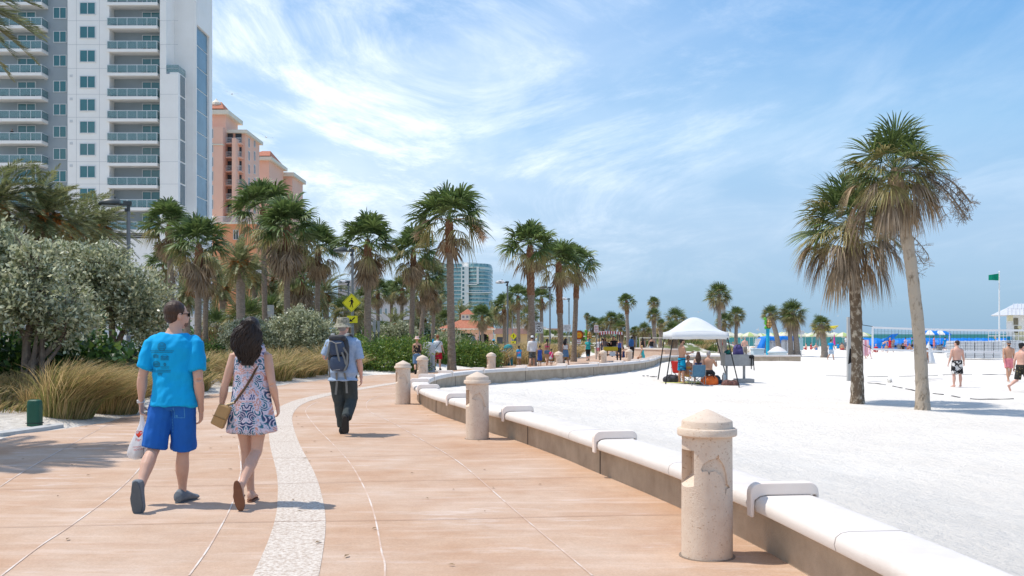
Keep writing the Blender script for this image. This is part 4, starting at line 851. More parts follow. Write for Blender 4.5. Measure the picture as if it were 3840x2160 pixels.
mb = MB(); top_fin = 334/960*144
tb(mb, -45.9-1.5, -45.6, Y0+9.6, Y0+10.3, GZ, 47.5); tb(mb, -47, -45.55, Y0+3.4, Y0+3.75, GZ, TOPZ); tb(mb, -47, -45.5, Y0+3.76, Y0+9.6, 46.2, 49.2); mb.build('fin', M_WHITE, tower)
mb = MB(); z = ZA(1290)
while z < 46: tb(mb, -45.9, -45.84, Y0+3.9, Y0+9.4, z, z+3.0); z += 3.15
mb.build('stair_glazing', M_STRIP, tower)
mb = MB(); z = ZA(1230)
while z < ZA(505): tb(mb, -46.95, -46.88, Y0+.9, Y0+2.7, z, z+2.85); z += 3.1
SG = mat('side_glass', (.13, .18, .20), None, rough=.1, spec=.8); mb.build('side_glazing', SG, tower); mb = MB(); z = ZA(410)
while z < TOPZ-4: tb(mb, -48.75, -48.68, Y0+.8, Y0+2.9, z, z+2.95); z += 3.3
mb.build('side_glazing', mat('side_glass', (.13, .18, .20), None, rough=.1, spec=.8), tower)
mb = MB()
for a_, b_ in ((588, 638), (655, 700)):
    x0, x1 = XA(280/.4167), XA(382/.4167); z1, z0 = ZA(a_/.4167), ZA(b_/.4167); z = z0
    while z < z1: tb(mb, x0, x1, Y0+.30, Y0+.52, z, z+.14); z += .30
    mb.build('louvre', M_LOUV, tower); mb = MB()
x0, x1 = XA(-60/.4167), XA(128/.4167); z = ZA(625/.4167)
while z < ZA(590/.4167): tb(mb, x0, x1, Y0+.66, Y0+.88, z, z+.14); z += .32
mb.build('louvre', M_LOUV, tower)
mb = MB()
for z in [ZA(c+112) for c in (14, 158, 302, 458, 597, 731, 865, 1000, 1135)]: tb(mb, XA(409), XA(659), Y0-.012, Y0-.004, z, z+.045); tb(mb, XA(966), -46.96, Y0-.012, Y0-.004, z, z+.045)
for c in (409+52, 600): tb(mb, XA(c), XA(c)+.04, Y0-.010, Y0-.003, ZA(1300), TOPZ)
mb.build('panel_joint', mat('joint_grey', (.50, .50, .49)), tower); mb = MB()  # thin grey strips mark the panel joints
for c in (458, 597, 731, 865, 1000, 1135): tb(mb, XA(430)-.2, XA(430)+.2, Y0-.06, Y0-.014, ZA(c+8), ZA(c+8)+.35)
for c in (40, 185, 325, 480, 615, 750, 882, 1017): tb(mb, XA(278, Y0+1.6)-.2, XA(278, Y0+1.6)+.2, Y0+1.5, Y0+1.6, ZA(c+4, Y0+1.6), ZA(c+4, Y0+1.6)+.35)
mb.build('vent', mat('vent_pale', (.62, .62, .61)), tower)
# windows: frame + pane, one prototype per size
def win_proto(w, h, par, name='window'):
    mb = MB(); t = .09
    mb.bx(-w/2, w/2, -.12, 0, h-t, h); mb.bx(-w/2, w/2, -.12, 0, 0, t); mb.bx(-w/2, -w/2+t, -.118, 0, t, h-t); mb.bx(w/2-t, w/2, -.118, 0, t, h-t); mb.bx(-.045, .045, -.118, 0, t, h-t)
    f = mb.mesh('wf'); f.materials.append(M_FRAME); mb = MB(); mb.bx(-w/2+t*.5, w/2-t*.5, -.06, -.02, t*.5, h-t*.5); g = mb.mesh('wp'); g.materials.append(M_GLASS); return f, g
def put_win(proto, par, off, x, y, z, name='window'):
    f = link(name, proto[0], par, (x-off.x, y-off.y, z-off.z)); link('pane', proto[1], f); return f
W1 = win_proto(2.25, 1.75, tower); W2 = win_proto(1.9, 1.65, tower); W3 = win_proto(2.6, 2.5, tower)
WT = [14-284, 14-142, 14, 158, 302, 458, 597, 731, 865, 1000, 1135]
for c in WT: put_win(W1, tower, TO, XA(530), Y0, ZA(c+75))
for c in [x+25 for x in WT]: put_win(W2, tower, TO, XA(363, Y0+1.6), Y0+1.6, ZA(c+75, Y0+1.6))
# balconies
def balc_proto(w, dep):
    mb = MB(); mb.bx(-w/2, w/2, -dep, 0, -.42, 0); a = mb.mesh('slab'); a.materials.append(M_WHITE)
    mb = MB(); mb.bx(-w/2, w/2, -dep, -dep+.07, 1.05, 1.13)
    for k in range(6): x = -w/2+.04+(w-.08)*k/5; mb.bx(x-.03, x+.03, -dep+.002, -dep+.06, 0, 1.05)
    for s in (-1, 1): mb.bx(s*w/2-.035, s*w/2+.035, -dep+.07, 0, 1.05, 1.128)
    b = mb.mesh('rail'); b.materials.append(M_FRAME); mb = MB(); mb.bx(-w/2+.05, w/2-.05, -dep+.02, -dep+.035, .1, 1.04)
    mb.bx(-w/2+.01, -w/2+.025, -dep+.08, -.05, .1, 1.04); mb.bx(w/2-.025, w/2-.01, -dep+.08, -.05, .1, 1.04); g = mb.mesh('glass'); g.materials.append(M_RAILG); return a, b, g
BP = balc_proto(7.05, 1.95); BP2 = balc_proto(7.6, 1.95)
mb = MB(); mb.bx(-.28, .28, -.28, .28, .38, .44); mb.bx(-.28, .28, .24, .30, .44, .95)
for sx in (-.25, .25):
    for sy in (-.25, .25): mb.bx(sx-.02, sx+.02, sy-.02, sy+.02, 0, .38)
    mb.bx(sx-.03, sx+.03, -.26, .24, .60, .65)
chm = mb.mesh('patio_chair'); chm.materials.append(mat('chair_grey', (.20, .21, .21)))
rnd = random.Random(4); k = 0
for ci, c in enumerate(SLB):
    z = ZA(c, Y0+.6)
    for which, (xc, pr, yw) in enumerate(((XA(813, Y0+.7), BP, Y0+1.7), (XA(100, Y0+.2), BP2, Y0+1.6))):
        if c > 1300 and which: continue
        zz = z; b = link('balcony', pr[0], tower, (xc-TO.x, yw-TO.y, zz-TO.z)); r_ = link('railing', pr[1], b); link('glass', pr[2], b)
        dx = 2.0 if which == 0 else .75
        put_win(W3, tower, TO, xc+dx, yw, zz+.02, 'balcony_door')
        if 0 < c < 1380:
            for q in range(2):
                o = link('patio_chair', chm, None, (xc+rnd.uniform(-2.8, -2.2)+q*rnd.uniform(3.2, 4.2), yw-.95, zz), rnd.uniform(-1, 1)); tag(o, 'grey patio chair on a tower balcony %s' % ('of the right column' if which == 0 else 'of the left column'), 'chair', 'patio chairs on the hotel balconies')
mb = MB(); zt = ZA(446)
tb(mb, -49.2, -47, Y0+.12, Y0+.16, zt+.25, zt+1.3); tb(mb, -47.05, -47, Y0+.2, Y0+3.2, zt+.25, zt+1.3); mb.build('terrace_glass', M_RAILG, tower)
# ---- pink hotel
M_PINK = mat('salmon_stucco', (.87, .50, .36), (.90, .55, .41), .3); M_PINK2 = mat('orange_stucco', (.78, .32, .16), (.80, .36, .19), .3); M_CREAM = mat('cream_trim', (.76, .66, .52), (.80, .72, .58), 1); M_TILE = mat('terracotta_tile', (.36, .11, .06), (.46, .19, .11), 3, bump=.05, bscale=6)
M_WIN = mat('dark_glass', (.05, .06, .07), None, rough=.15, spec=.6)
pink = T('pink_hotel', 'salmon pink hotel with cream cornices, red tile roofs and white balconies behind the white tower', 'building', (-55, 200, GZ)); PO = Vector(pink.location)
def pbx(mb, c0, c1, Y, dep, ct, zb=None, Yr=None): Yr = Yr or Y; mb.bx(XA(c0, Y)-PO.x, XA(c1, Y)-PO.x, Y-PO.y, Y+dep-PO.y, (GZ if zb is None else zb)-PO.z, ZA(ct, Y)-PO.z)
mb = MB(); pbx(mb, 1180, 1345, 200, 14, 765); pbx(mb, 1200, 1362, 202, 9, 690); pbx(mb, 1345, 1480, 203.5, 11.5, 800); pbx(mb, 1400, 1422, 200.5, 2.8, 832); pbx(mb, 1500, 1625, 225, 14, 965); pbx(mb, 1545, 1765, 240, 12, 1065); mb.build('wall', M_PINK, pink)
mb = MB(); pbx(mb, 1180, 1545, 196, 9, 1352); mb.build('podium', M_PINK2, pink)
mb = MB()
for c0, c1, Y, dep, ct, zb in ((1190, 1378, 201, 11, 662, 688), (1340, 1490, 202.6, 13.4, 782, 802), (1500, 1640, 224, 16, 945, 965), (1540, 1775, 239, 14, 1040, 1062), (1180, 1548, 195.6, 9.6, 1340, 1352), (1180, 1346, 199.8, 1, 868, 876)): mb = MB(); pbx(mb, c0, c1, Y, dep, ct, ZA(zb, Y)); mb.build('cornice', M_CREAM, pink)
mb = MB()
for c0, c1, Y, dep, z0, ct in ((1190, 1350, 202, 9, 655, 585), (1500, 1630, 225, 13, 940, 880)):
    xa, xb = XA(c0, Y)-PO.x, XA(c1, Y)-PO.x; y0, y1 = Y-PO.y, Y+dep-PO.y; za, zb = ZA(z0, Y)-PO.z, ZA(ct, Y)-PO.z; cx = (xa+xb)/2; cy = (y0+y1)/2
    mb.add([(xa, y0, za), (xb, y0, za), (xb, y1, za), (xa, y1, za), (cx-1, cy, zb), (cx+1, cy, zb)], [(3, 2, 1, 0), (0, 1, 5, 4), (1, 2, 5), (2, 3, 4, 5), (3, 0, 4)]); mb.build('roof', M_TILE, pink); mb = MB()
mb = MB(); mb.lathe([(.9, 0), (.95, .8), (1.1, .9), (1.0, 1.4), (.3, 2.0), (.05, 2.4)], 12, (XA(1306, 205)-PO.x, 205-PO.y, ZA(662, 205)-PO.z)); mb.lathe([(.6, 0), (.65, .6), (.3, 1.1)], 12, (XA(1272, 205)-PO.x, 205-PO.y, ZA(640, 205)-PO.z)); mb.build('finial', M_CREAM, pink)
WPk = win_proto(1.1, 2.0, pink); WPk[1].materials[0] = M_WIN
mb = MB(); mb.bx(-1.45, 1.45, -1.3, 0, -.25, 0); ps = mb.mesh('pslab'); ps.materials.append(M_PINK)
mb = MB(); mb.bx(-1.45, 1.45, -1.3, -1.25, 1.0, 1.1); mb.bx(-1.45, 1.45, -1.3, -1.26, .05, .12)
for q in range(15): x = -1.43+q*.204; mb.bx(x-.022, x+.022, -1.295, -1.265, .12, 1.0)
mb.bx(-.95, .95, -1.31, -1.29, .5, .56); M45 = Matrix.Rotation(PI/4, 3, 'Y'); mb.box(0, -1.3, .55, .9, .02, .05, M=M45); mb.box(0, -1.31, .55, .05, .02, .9, M=M45)
pr_ = mb.mesh('prail'); pr_.materials.append(M_FRAME); mb = MB(); mb.bx(-1.3, 1.3, -.05, .0, 0, 2.3); pd = mb.mesh('pdoor'); pd.materials.append(M_WIN)
for c in (870, 954, 1038, 1122, 1206, 1290):
    Y = 203.4; z = ZA(c, Y); x = XA(1370, Y); b = link('balcony', ps, pink, (x-PO.x, Y-PO.y, z-PO.z)); link('railing', pr_, b); link('balcony_door', pd, pink, (x-PO.x, Y-PO.y, z-PO.z))
    b = link('balcony', ps, pink, (XA(1437, Y)-PO.x+.3, Y-PO.y, z-PO.z)); b.scale = (.55, 1, 1); link('railing', pr_, b); d_ = link('balcony_door', pd, pink, (XA(1432, Y)-PO.x+.3, Y-PO.y, z-PO.z)); d_.scale = (.5, 1, 1)
    put_win(WPk, pink, PO, XA(1272, 200), 200, z+.5)
xs = XA(1480, 203.5)
for yy_ in (206.3, 210.8):
    for c in (890, 970, 1050, 1130, 1210, 1290): f = put_win(WPk, pink, PO, xs, yy_, ZA(c, yy_), 'window'); f.rotation_euler = (0, 0, PI/2)
for c in (1435,): put_win(WPk, pink, PO, XA(1425, 196), 196, ZA(c+12, 196)); put_win(WPk, pink, PO, XA(1325, 196), 196, ZA(c+12, 196))
for c in (1105, 1180): put_win(WPk, pink, PO, XA(1690, 240), 240, ZA(c, 240))
mb = MB(); x0, x1 = XA(1305, 196)-PO.x, XA(1500, 196)-PO.x; z = ZA(1340, 196)-PO.z; mb.bx(x0, x1, -4.3, -4.25, z+1.0, z+1.1)
for q in range(34): x = lerp(x0, x1, q/33); mb.bx(x-.03, x+.03, -4.29, -4.25, z, z+1.)
mb.build('terrace_railing', M_FRAME, pink); mb = MB(); mb.lathe([(.5, 0), (.5, .3), (.2, .5), (.45, .9), (.1, 1.3)], 12, (XA(1285, 196)-PO.x, -3.8, z)); mb.build('urn', M_CREAM, pink)
# ---- curved teal tower far away
YC = 650.
def XC(c): return (426.67+.07246*c-512)*YC/F
def ZC(c): return CAMZ-(253.33+.07246*c-HOR)*YC/F
ct = T('curved_tower', 'far white and teal condominium tower with a curved glass end above the pavilion', 'building', (XC(500), YC, -1)); CO = Vector(ct.location)
arc = [(XC(580), YC+.3), (XC(650), YC-2), (XC(730), YC-2.5), (XC(800), YC-1), (XC(850), YC+3), (XC(880), YC+9), (XC(892), YC+17), (XC(892), YC+30), (XC(580), YC+30)]
left = [(XC(60), YC+6), (XC(200), YC+2), (XC(330), YC), (XC(482), YC-1), (XC(482), YC+28), (XC(60), YC+28)]
def rel(p): return [(x-CO.x, y-CO.y) for x, y in p]
mg_ = MB(); msl = MB(); mrl = MB(); z = 0; nfl = 12
for k in range(-2, nfl):
    z0 = ZC(800-k*58*(560/((nfl-1)*58)) if False else 780-k*53)-CO.z; 
    for pl_, top in ((arc, nfl), (left, nfl)):
        zz = z0; cx = sum(p[0] for p in pl_)/len(pl_)-CO.x; cy = sum(p[1] for p in pl_)/len(pl_)-CO.y; q = rel(pl_); o = [(cx+(x-cx)*1.045, cy+(y-cy)*1.07) for x, y in q]
        mg_.poly(q, zz+.3, zz+2.65); msl.poly(o, zz-.05, zz+.3); mrl.poly([(cx+(x-cx)*1.04, cy+(y-cy)*1.06) for x, y in q], zz+.3, zz+1.25)
mg_.build('glass_facade', mat('far_glass', (.10, .26, .30), (.30, .42, .44), .35, rough=.15, spec=.6, stretch=(2.5, 1, .8), contrast=(.42, .55)), ct); msl.build('floor_slab', M_WHITE, ct); mrl.build('balcony_glass', mat('far_rail', (.26, .50, .52), None, rough=.2, alpha=.75), ct)
mb = MB(); zb_ = ZC(840)-CO.z; zt = ZC(185)-CO.z; mb.bx(XC(478)-CO.x, XC(582)-CO.x, -2.6, 28, zb_, zt); mb.poly(rel([(XC(60), YC+6), (XC(330), YC), (XC(582), YC-1), (XC(582), YC+28), (XC(60), YC+28)]), zt-2.0, zt+1); mb.poly([(x*1.02, y) for x, y in rel(arc)], ZC(225)-CO.z, ZC(195)-CO.z); mb.bx(XC(555)-CO.x, XC(700)-CO.x, -3.6, 2, ZC(440)-CO.z, ZC(425)-CO.z); mb.bx(XC(692)-CO.x, XC(722)-CO.x, -4.2, 2, ZC(425)-CO.z, ZC(200)-CO.z); mb.bx(XC(555)-CO.x, XC(890)-CO.x, -3.4, 2, ZC(550)-CO.z, ZC(538)-CO.z); mb.build('white_core', M_WHITE, ct)
mb = MB(); mb.poly(rel([(XC(420), YC+4), (XC(560), YC+1), (XC(690), YC+2), (XC(700), YC+24), (XC(430), YC+24)]), zt, ZC(122)-CO.z); mb.tube([(XC(560)-CO.x, 8, ZC(122)-CO.z), (XC(560)-CO.x, 8, ZC(50)-CO.z)], .15, 5); mb.build('penthouse', M_WHITE, ct)
for k in range(11): put_win((W1[0], mat('x', (0, 0, 0)) and W1[1]), ct, CO, XC(508), YC-2.6, ZC(232+58*k)).scale = (.62, 1, 1.1)
# ---- low white block and others seen between trunks
M_BW = mat('far_white', (.56, .55, .53), (.62, .61, .60), .2)
def block(name, label, px0, px1, pyt, Y, dep, m, nwx, nwz, wm=M_WIN, fh=3.0, extra=None):
    x0, x1 = XatY(px0, Y), XatY(px1, Y); zt = ZatY(pyt, Y); r_ = T(name, label, 'building', ((x0+x1)/2, Y, -1.2)); w = x1-x0; h = zt+1.2
    mb = MB(); mb.bx(-w/2, w/2, 0, dep, 0, h); mb.build('wall', m, r_); mb = MB(); mb.bx(-w/2-.3, w/2+.3, -.3, dep, h, h+.5); mb.build('roof_edge', M_BW, r_)
    f = win_proto(min(2, w/nwx*.5), 1.5, r_)
    for i in range(nwx):
        for j in range(nwz): put_win((f[0], f[1]), r_, Vector((0, 0, 0)), -w/2+w*(i+.5)/nwx, 0, h-2.6-j*fh)
    return r_
block('apartment_block', 'plain white block with rows of windows seen between the middle palm trunks', 368, 409, 291, 230, 20, M_BW, 8, 4)
block('apartment_block', 'white block seen over the crossing sign between the palms', 338, 366, 282, 260, 20, M_BW, 5, 5)
block('low_building', 'low white building with long roof behind the palm trunks under the pink hotel', 150, 262, 318, 128, 10, M_BW, 16, 2)
block('beach_house', 'small pale house right of the pavilion behind the palms', 503, 526, 326, 235, 12, M_BW, 4, 1)
block('low_building', 'low pale building far beyond the brown roof', 528, 545, 328.5, 260, 12, mat('bluegrey', (.35, .42, .45)), 4, 1)
# stairs with white railing under the palms
st = T('stairs', 'white railed stairs below the palms, left of the full skirted palm', 'stairs', (XatY(224, 95), 95, -.6)); mb = MB()
for k in range(8): mb.bx(-3+k*.5, -2.5+k*.5, 0, 3, 0, 1.6-k*.2)
mb.build('steps', M_BW, st)
for q, y in enumerate((0, 3)):
    mb = MB(); mb.tube([(-3, y, 2.6), (1.2, y, .9)], .05, 5); mb.tube([(-3, y, 2.2), (1.2, y, .5)], .04, 5)
    for k in range(6): x = -3+k*.84; mb.tube([(x, y, 1.5-k*.3), (x, y, 2.6-k*.34)], .04, 5)
    mb.build('railing', M_FRAME, st)
st = dup(st, (XatY(52, 34), 34, .4), 0, 'white railed stairs glimpsed behind the large silvery tree')
for k, (px, py, cl) in enumerate(((206, 331, (.55, .1, .05)), (215, 330, (.75, .35, .1)), (231, 331, (.7, .12, .08)), (372, 331, (.7, .15, .08)), (384, 330.5, (.75, .2, .12)))):
    Y = 98; x = XatY(px, Y); r_ = T('market_umbrella', 'small %s cafe parasol glimpsed between palm trunks %s' % (('dark red', 'orange', 'red', 'bright red', 'coral')[k], ('near the stairs', 'beside the stairs rail', 'right of the stairs', 'behind the road', 'by the back to back signs')[k]), 'parasol', (x, Y, -.7)); mb = MB(); z = ZatY(py, Y)+.7
    mb.lathe([(1.3, z-.45), (1.28, z-.40), (.05, z)], 8); mb.build('canopy', mat('cafe%d' % k, cl), r_); mb = MB(); mb.tube([(0, 0, 0), (0, 0, z)], .04, 6); mb.build('pole', M_FRAME, r_)
# ---- pavilion
YP = 165.; KP = YP/F
pv = T('pavilion', 'salmon arched pavilion with orange tiled hip roof and cupola', 'building', (XatY(466.5, YP), YP, -1.05)); w = 55*KP; ze = 3.25
M_SAL = mat('pavilion_wall', (.62, .34, .21), (.68, .42, .28), .8); 
def arch_wall(mb, x0, x1, y0, y1, h, ops):
    """ops: (centre, half width, spring height, rise)"""
    cur = x0
    for c, hw, sp, ri in ops:
        mb.bx(cur, c-hw, y0, y1, 0, h); n = 10
        pts = [(c-hw, h), (c-hw, sp)]+[(c-hw*math.cos(PI*k/n), sp+ri*math.sin(PI*k/n)) for k in range(1, n)]+[(c+hw, sp), (c+hw, h)]
        for k in range(len(pts)-3):
            a, b = pts[k+1], pts[k+2]; mb.add([(a[0], y0, a[1]), (b[0], y0, b[1]), (b[0], y0, h), (a[0], y0, h), (a[0], y1, a[1]), (b[0], y1, b[1]), (b[0], y1, h), (a[0], y1, h)], [(0, 1, 2, 3), (7, 6, 5, 4), (0, 4, 5, 1), (3, 2, 6, 7)])
        cur = c+hw
    mb.bx(cur, x1, y0, y1, 0, h)
mb = MB(); arch_wall(mb, -w/2+.35, w/2-.35, -.0, .5, ze, [(-3.05, .85, 1.9, .65), (-.0, 1.45, 1.9, .75), (2.95, .85, 1.9, .65)]); mb.bx(-w/2+.35, -w/2+.75, .5, 8, 0, ze); mb.bx(w/2-.75, w/2-.35, .5, 8, 0, ze); mb.build('arcade_wall', M_SAL, pv)
mb = MB(); mb.bx(-w/2+.8, w/2-.8, 2.5, 7.5, 0, ze-.1); mb.build('interior_shade', M_DARK, pv)  # near-black box stands in for the shade behind the arches
mb = MB()
for x in (-4.3, -2.0, 1.75, 4.25): mb.bx(x-.28, x+.28, -.2, -.003, 0, 2.3); mb.bx(x-.36, x+.36, -.28, -.003, 2.3, 2.5)
mb.build('pilaster', mat('pink_pilaster', (.66, .40, .30)), pv)
mb = MB(); mb.bx(-w/2-.1, w/2+.1, -.7, 8.7, ze, ze+.22); mb.build('fascia', M_CREAM, pv)
def hip(mb, hx, y0, y1, z0, z1, rx, ry): cy = (y0+y1)/2; mb.add([(-hx, y0, z0), (hx, y0, z0), (hx, y1, z0), (-hx, y1, z0), (-rx, cy-ry, z1), (rx, cy-ry, z1), (rx, cy+ry, z1), (-rx, cy+ry, z1)], [(3, 2, 1, 0), (0, 1, 5, 4), (1, 2, 6, 5), (2, 3, 7, 6), (3, 0, 4, 7), (4, 5, 6, 7)])
mb = MB(); hip(mb, w/2+.2, -.8, 8.8, ze+.22, 5.05, 1.0, .9); mb.build('roof', M_TILE, pv)
mb = MB(); hip(mb, 1.35, 2.7, 5.3, 5.95, 6.9, .05, .05); mb.build('cupola_roof', M_TILE, pv); mb = MB(); mb.bx(-1.1, 1.1, 2.9, 5.1, 4.9, 5.95); cup = mb.build('cupola', M_CREAM, pv); mb = MB()
for x in (-.7, 0, .7): mb.bx(x-.2, x+.2, 2.85, 2.895, 5.3, 5.7)
mb.build('vent', M_METAL, cup)
YB = 185.; bb_ = T('snack_building', 'long low yellow building with a brown roof right of the pavilion', 'building', (XatY(527, YB), YB, -1.15)); w = 66*YB/F; h1 = ZatY(334, YB)+1.15; h2 = ZatY(328.4, YB)+1.15
mb = MB(); mb.bx(-w/2+.3, w/2-.3, 0, 8, 0, h1); mb.build('wall', mat('yellow_wall', (.60, .42, .20), (.66, .48, .26), .5), bb_); mb = MB(); mb.add([(-w/2, -1, h1), (w/2, -1, h1), (w/2, 9, h1), (-w/2, 9, h1), (-w/2, .6, h2), (w/2, .6, h2), (w/2, 8, h2), (-w/2, 8, h2)], [(0, 1, 5, 4), (1, 2, 6, 5), (2, 3, 7, 6), (3, 0, 4, 7), (4, 5, 6, 7), (3, 2, 1, 0)]); mb.build('roof', mat('brown_roof', (.16, .085, .065), (.22, .125, .10), .6), bb_)
mb = MB(); [mb.bx(x, x+1.2, -.05, 0, 0, 2.0) for x in (-5.8, -2.5, 1.5, 4)]; mb.build('door', M_WIN, bb_)
# ================================================================ street furniture
M_POLE = mat('pole_grey', (.17, .18, .185), (.23, .24, .245), 3, rough=.5, metal=.3); M_HEAD = mat('lamp_black', (.045, .055, .055), (.08, .09, .09), 4, rough=.4); M_GUANO = mat('lamp_white_streaked', (.62, .62, .62), (.16, .17, .17), 4, rough=.8, contrast=(.5, .6))
def make_lamp(hm):
    r_ = T('street_lamp', 'x', 'street lamp', group='street lamps along the promenade'); H = 5.85
    mb = MB(); mb.tube([(0, 0, 0), (0, 0, .5), (0, 0, H-.35)], [.11, .075, .062], 14); mb.tube([(0, 0, 0), (0, 0, .35)], .16, 14); mb.build('pole', M_POLE, r_, smooth=True)
    mb = MB(); mb.tube([(0, 0, H-.45), (0, 0, H-.02)], .055, 10); mb.box(-.03, 0, H-.08, .26, .13, .16); mb.box(-.22, 0, H-.12, .2, .08, .08); mb.tube([(-.12, 0, H-.3), (-.05, 0, H-.3)], .07, 8); mb.build('bracket', M_HEAD, r_, bevel=.01)
    # shell-shaped hood
    mb = MB(); R = []; n = 16
    for k in range(11):
        t = k/10; x = -.26-.66*t; hw = .20*math.sin(PI*min(1, .25+t*.62))**.6*(1 if t < .85 else 1-(t-.85)*2.6); hh = .19*(math.sin(PI*(.22+.70*t))**.7); zc = H-.10-.02*t
        R.append([(x, hw*math.cos(a), zc+(hh if math.sin(a) > 0 else .055)*math.sin(a)) for a in [2*PI*j/n for j in range(n)]])
    mb.rings(R); h_ = mb.build('lamp_head', hm, r_, smooth=True); mb = MB(); mb.box(-.60, 0, H-.175, .42, .26, .03); mb.build('lens', mat('lamp_lens', (.35, .37, .36), rough=.2), h_); mb = MB(); mb.lathe([(.035, 0), (.035, .06), (.02, .07)], 8, (-.42, 0, H+.07)); mb.build('photocell', M_HEAD, h_); return r_
L1 = make_lamp(M_HEAD); L2 = make_lamp(M_GUANO)
def at_px(px, Y): return (XatY(px, Y), Y, tz(XatY(px, Y), Y)-.02)
L1.location = at_px(128.5, 32); L1['label'] = 'large near street lamp with a black hood, above the silvery tree'; L1.rotation_euler = (0, 0, .25)
L2.location = at_px(266, 64); L2['label'] = 'street lamp with a white stained hood between the man and the full skirted palm'
for proto, px, Y, lb, rz in ((L1, 352.5, 47, 'black hooded street lamp carrying the yellow crossing sign', .2), (L2, 348.5, 74, 'white stained lamp half hidden behind the crossing sign pole', .1), (L2, 507.5, 74, 'white hooded street lamp left of the tall pair of palms', .1), (L1, 550, 82, 'dark hooded street lamp directly right of the speed limit sign', .1), (L2, 569, 104, 'smallest hooded street lamp between two palm trunks at right of the row', .1), (L1, 184, 85, 'slim lamp among the trunks of the left palm cluster', .1),
    (L2, 453, 150, 'distant thin street lamp in front of the pavilion, left', .1), (L2, 479.5, 150, 'distant thin street lamp in front of the pavilion, right', .1), (L1, 512.5, 140, 'distant lamp behind the nearer white hooded pole', .1), (L2, 423, 140, 'distant thin lamp left of the pavilion among trunks', .1)):
    dup(proto, at_px(px, Y), rz, lb)
M_YEL = mat('sign_yellow', (.72, .64, .015), (.78, .70, .03), 3, rough=.45); M_BLK = mat('sign_black', (.015, .015, .015)); M_SIGNW = mat('sign_white', (.74, .74, .74), rough=.5); M_SBACK = mat('sign_back', (.38, .39, .39), (.46, .47, .47), 3, rough=.5, metal=.2)
def ped(mb, s, y=-.012):   # walking figure, ~1 unit tall times s
    def pg(p): mb.extr([(x*s, y, z*s) for x, z in p], (0, -.004, 0))
    mb.extr([(.02*s+.07*s*math.cos(a), y, .43*s+.07*s*math.sin(a)) for a in [2*PI*k/14 for k in range(14)]], (0, -.004, 0))
    pg([(-.07, .33), (.07, .34), (.12, .25), (.10, 0), (-.06, 0), (-.08, .2)]); pg([(-.06, .02), (.04, .02), (-.02, -.2), (-.13, -.45), (-.19, -.43), (-.10, -.18)]); pg([(.0, .02), (.10, .02), (.10, -.2), (.15, -.46), (.08, -.46), (.02, -.18)])
    pg([(-.06, .32), (-.02, .26), (-.14, .12), (-.24, .10), (-.25, .15), (-.16, .18)]); pg([(.06, .33), (.10, .29), (.19, .14), (.16, -.02), (.11, 0), (.13, .14)])
def diamond(px, py, half, Y, label, arrow=None, post=True, rz=0):
    h = half*Y/F; x, z = XatY(px, Y), ZatY(py, Y); zb = tz(x, Y); r_ = T('crossing_sign', label, 'road sign', (x, Y, zb), rz); z -= zb
    def rr(hh, y, th): n = []; [n.extend([(math.cos(a-.12)*hh, y, z+math.sin(a-.12)*hh), (math.cos(a)*hh*1.0, y, z+math.sin(a)*hh), (math.cos(a+.12)*hh, y, z+math.sin(a+.12)*hh)]) for a in (0, PI/2, PI, 3*PI/2)]; return n
    mb = MB(); c = [(h, 0), (0, h), (-h, 0), (0, -h)]; pts = []
    for i in range(4):
        a, b, d_ = c[i-1], c[i], c[(i+1) % 4]; pts += [(b[0]*.9+a[0]*.1, b[1]*.9+a[1]*.1), (b[0]*.97, b[1]*.97), (b[0]*.9+d_[0]*.1, b[1]*.9+d_[1]*.1)]
    P3 = lambda k, y: [(x_*k, y, z+z_*k) for x_, z_ in pts]
    mb.extr(P3(1, 0), (0, -.004, 0)); pl_ = mb.build('sign_plate', M_YEL, r_); mb = MB(); ring = P3(.93, -.006); r2 = P3(.895, -.006); n = len(ring); mb.add(ring+r2, [(i, (i+1) % n, (i+1) % n+n, i+n) for i in range(n)])
    mb2 = MB(); ped(mb2, h*1.05); mb.add([(a, b, c_+z) for a, b, c_ in mb2.v], mb2.f); mb.build('pictogram', M_BLK, pl_)
    if arrow: 
        ax, az, aw, ah = arrow; ax = ax*Y/F; az = az*Y/F; aw *= Y/F; ah *= Y/F; mb = MB(); mb.bx(ax-aw/2, ax+aw/2, -.004, 0, z+az-ah/2, z+az+ah/2); p2 = mb.build('arrow_plate', M_YEL, r_); mb = MB(); s = ah*.40
        mb.extr([(ax+x_*s, -.010, z+az+z_*s) for x_, z_ in ((1.0, .55), (.75, .85), (-.35, -.25), (-.7, .35), (-1.1, -.85), (.25, -.75), (-.1, -.5))], (0, -.003, 0)); mb.build('arrow', M_BLK, p2)
    if post: mb = MB(); mb.bx(-.03, .03, .003, .06, 0, z+h*.6); mb.build('post', M_POLE, r_)
    return r_
diamond(351.6, 302.8, 9.6, 46.85, 'yellow diamond pedestrian crossing sign with arrow plate on the lamp pole above the backpacker', (.7, -16.6, 10.6, 7.2), False)
diamond(513.5, 336.2, 3.6, 100, 'small distant yellow pedestrian crossing sign right of the pavilion', (0, -6.2, 5, 2.6))
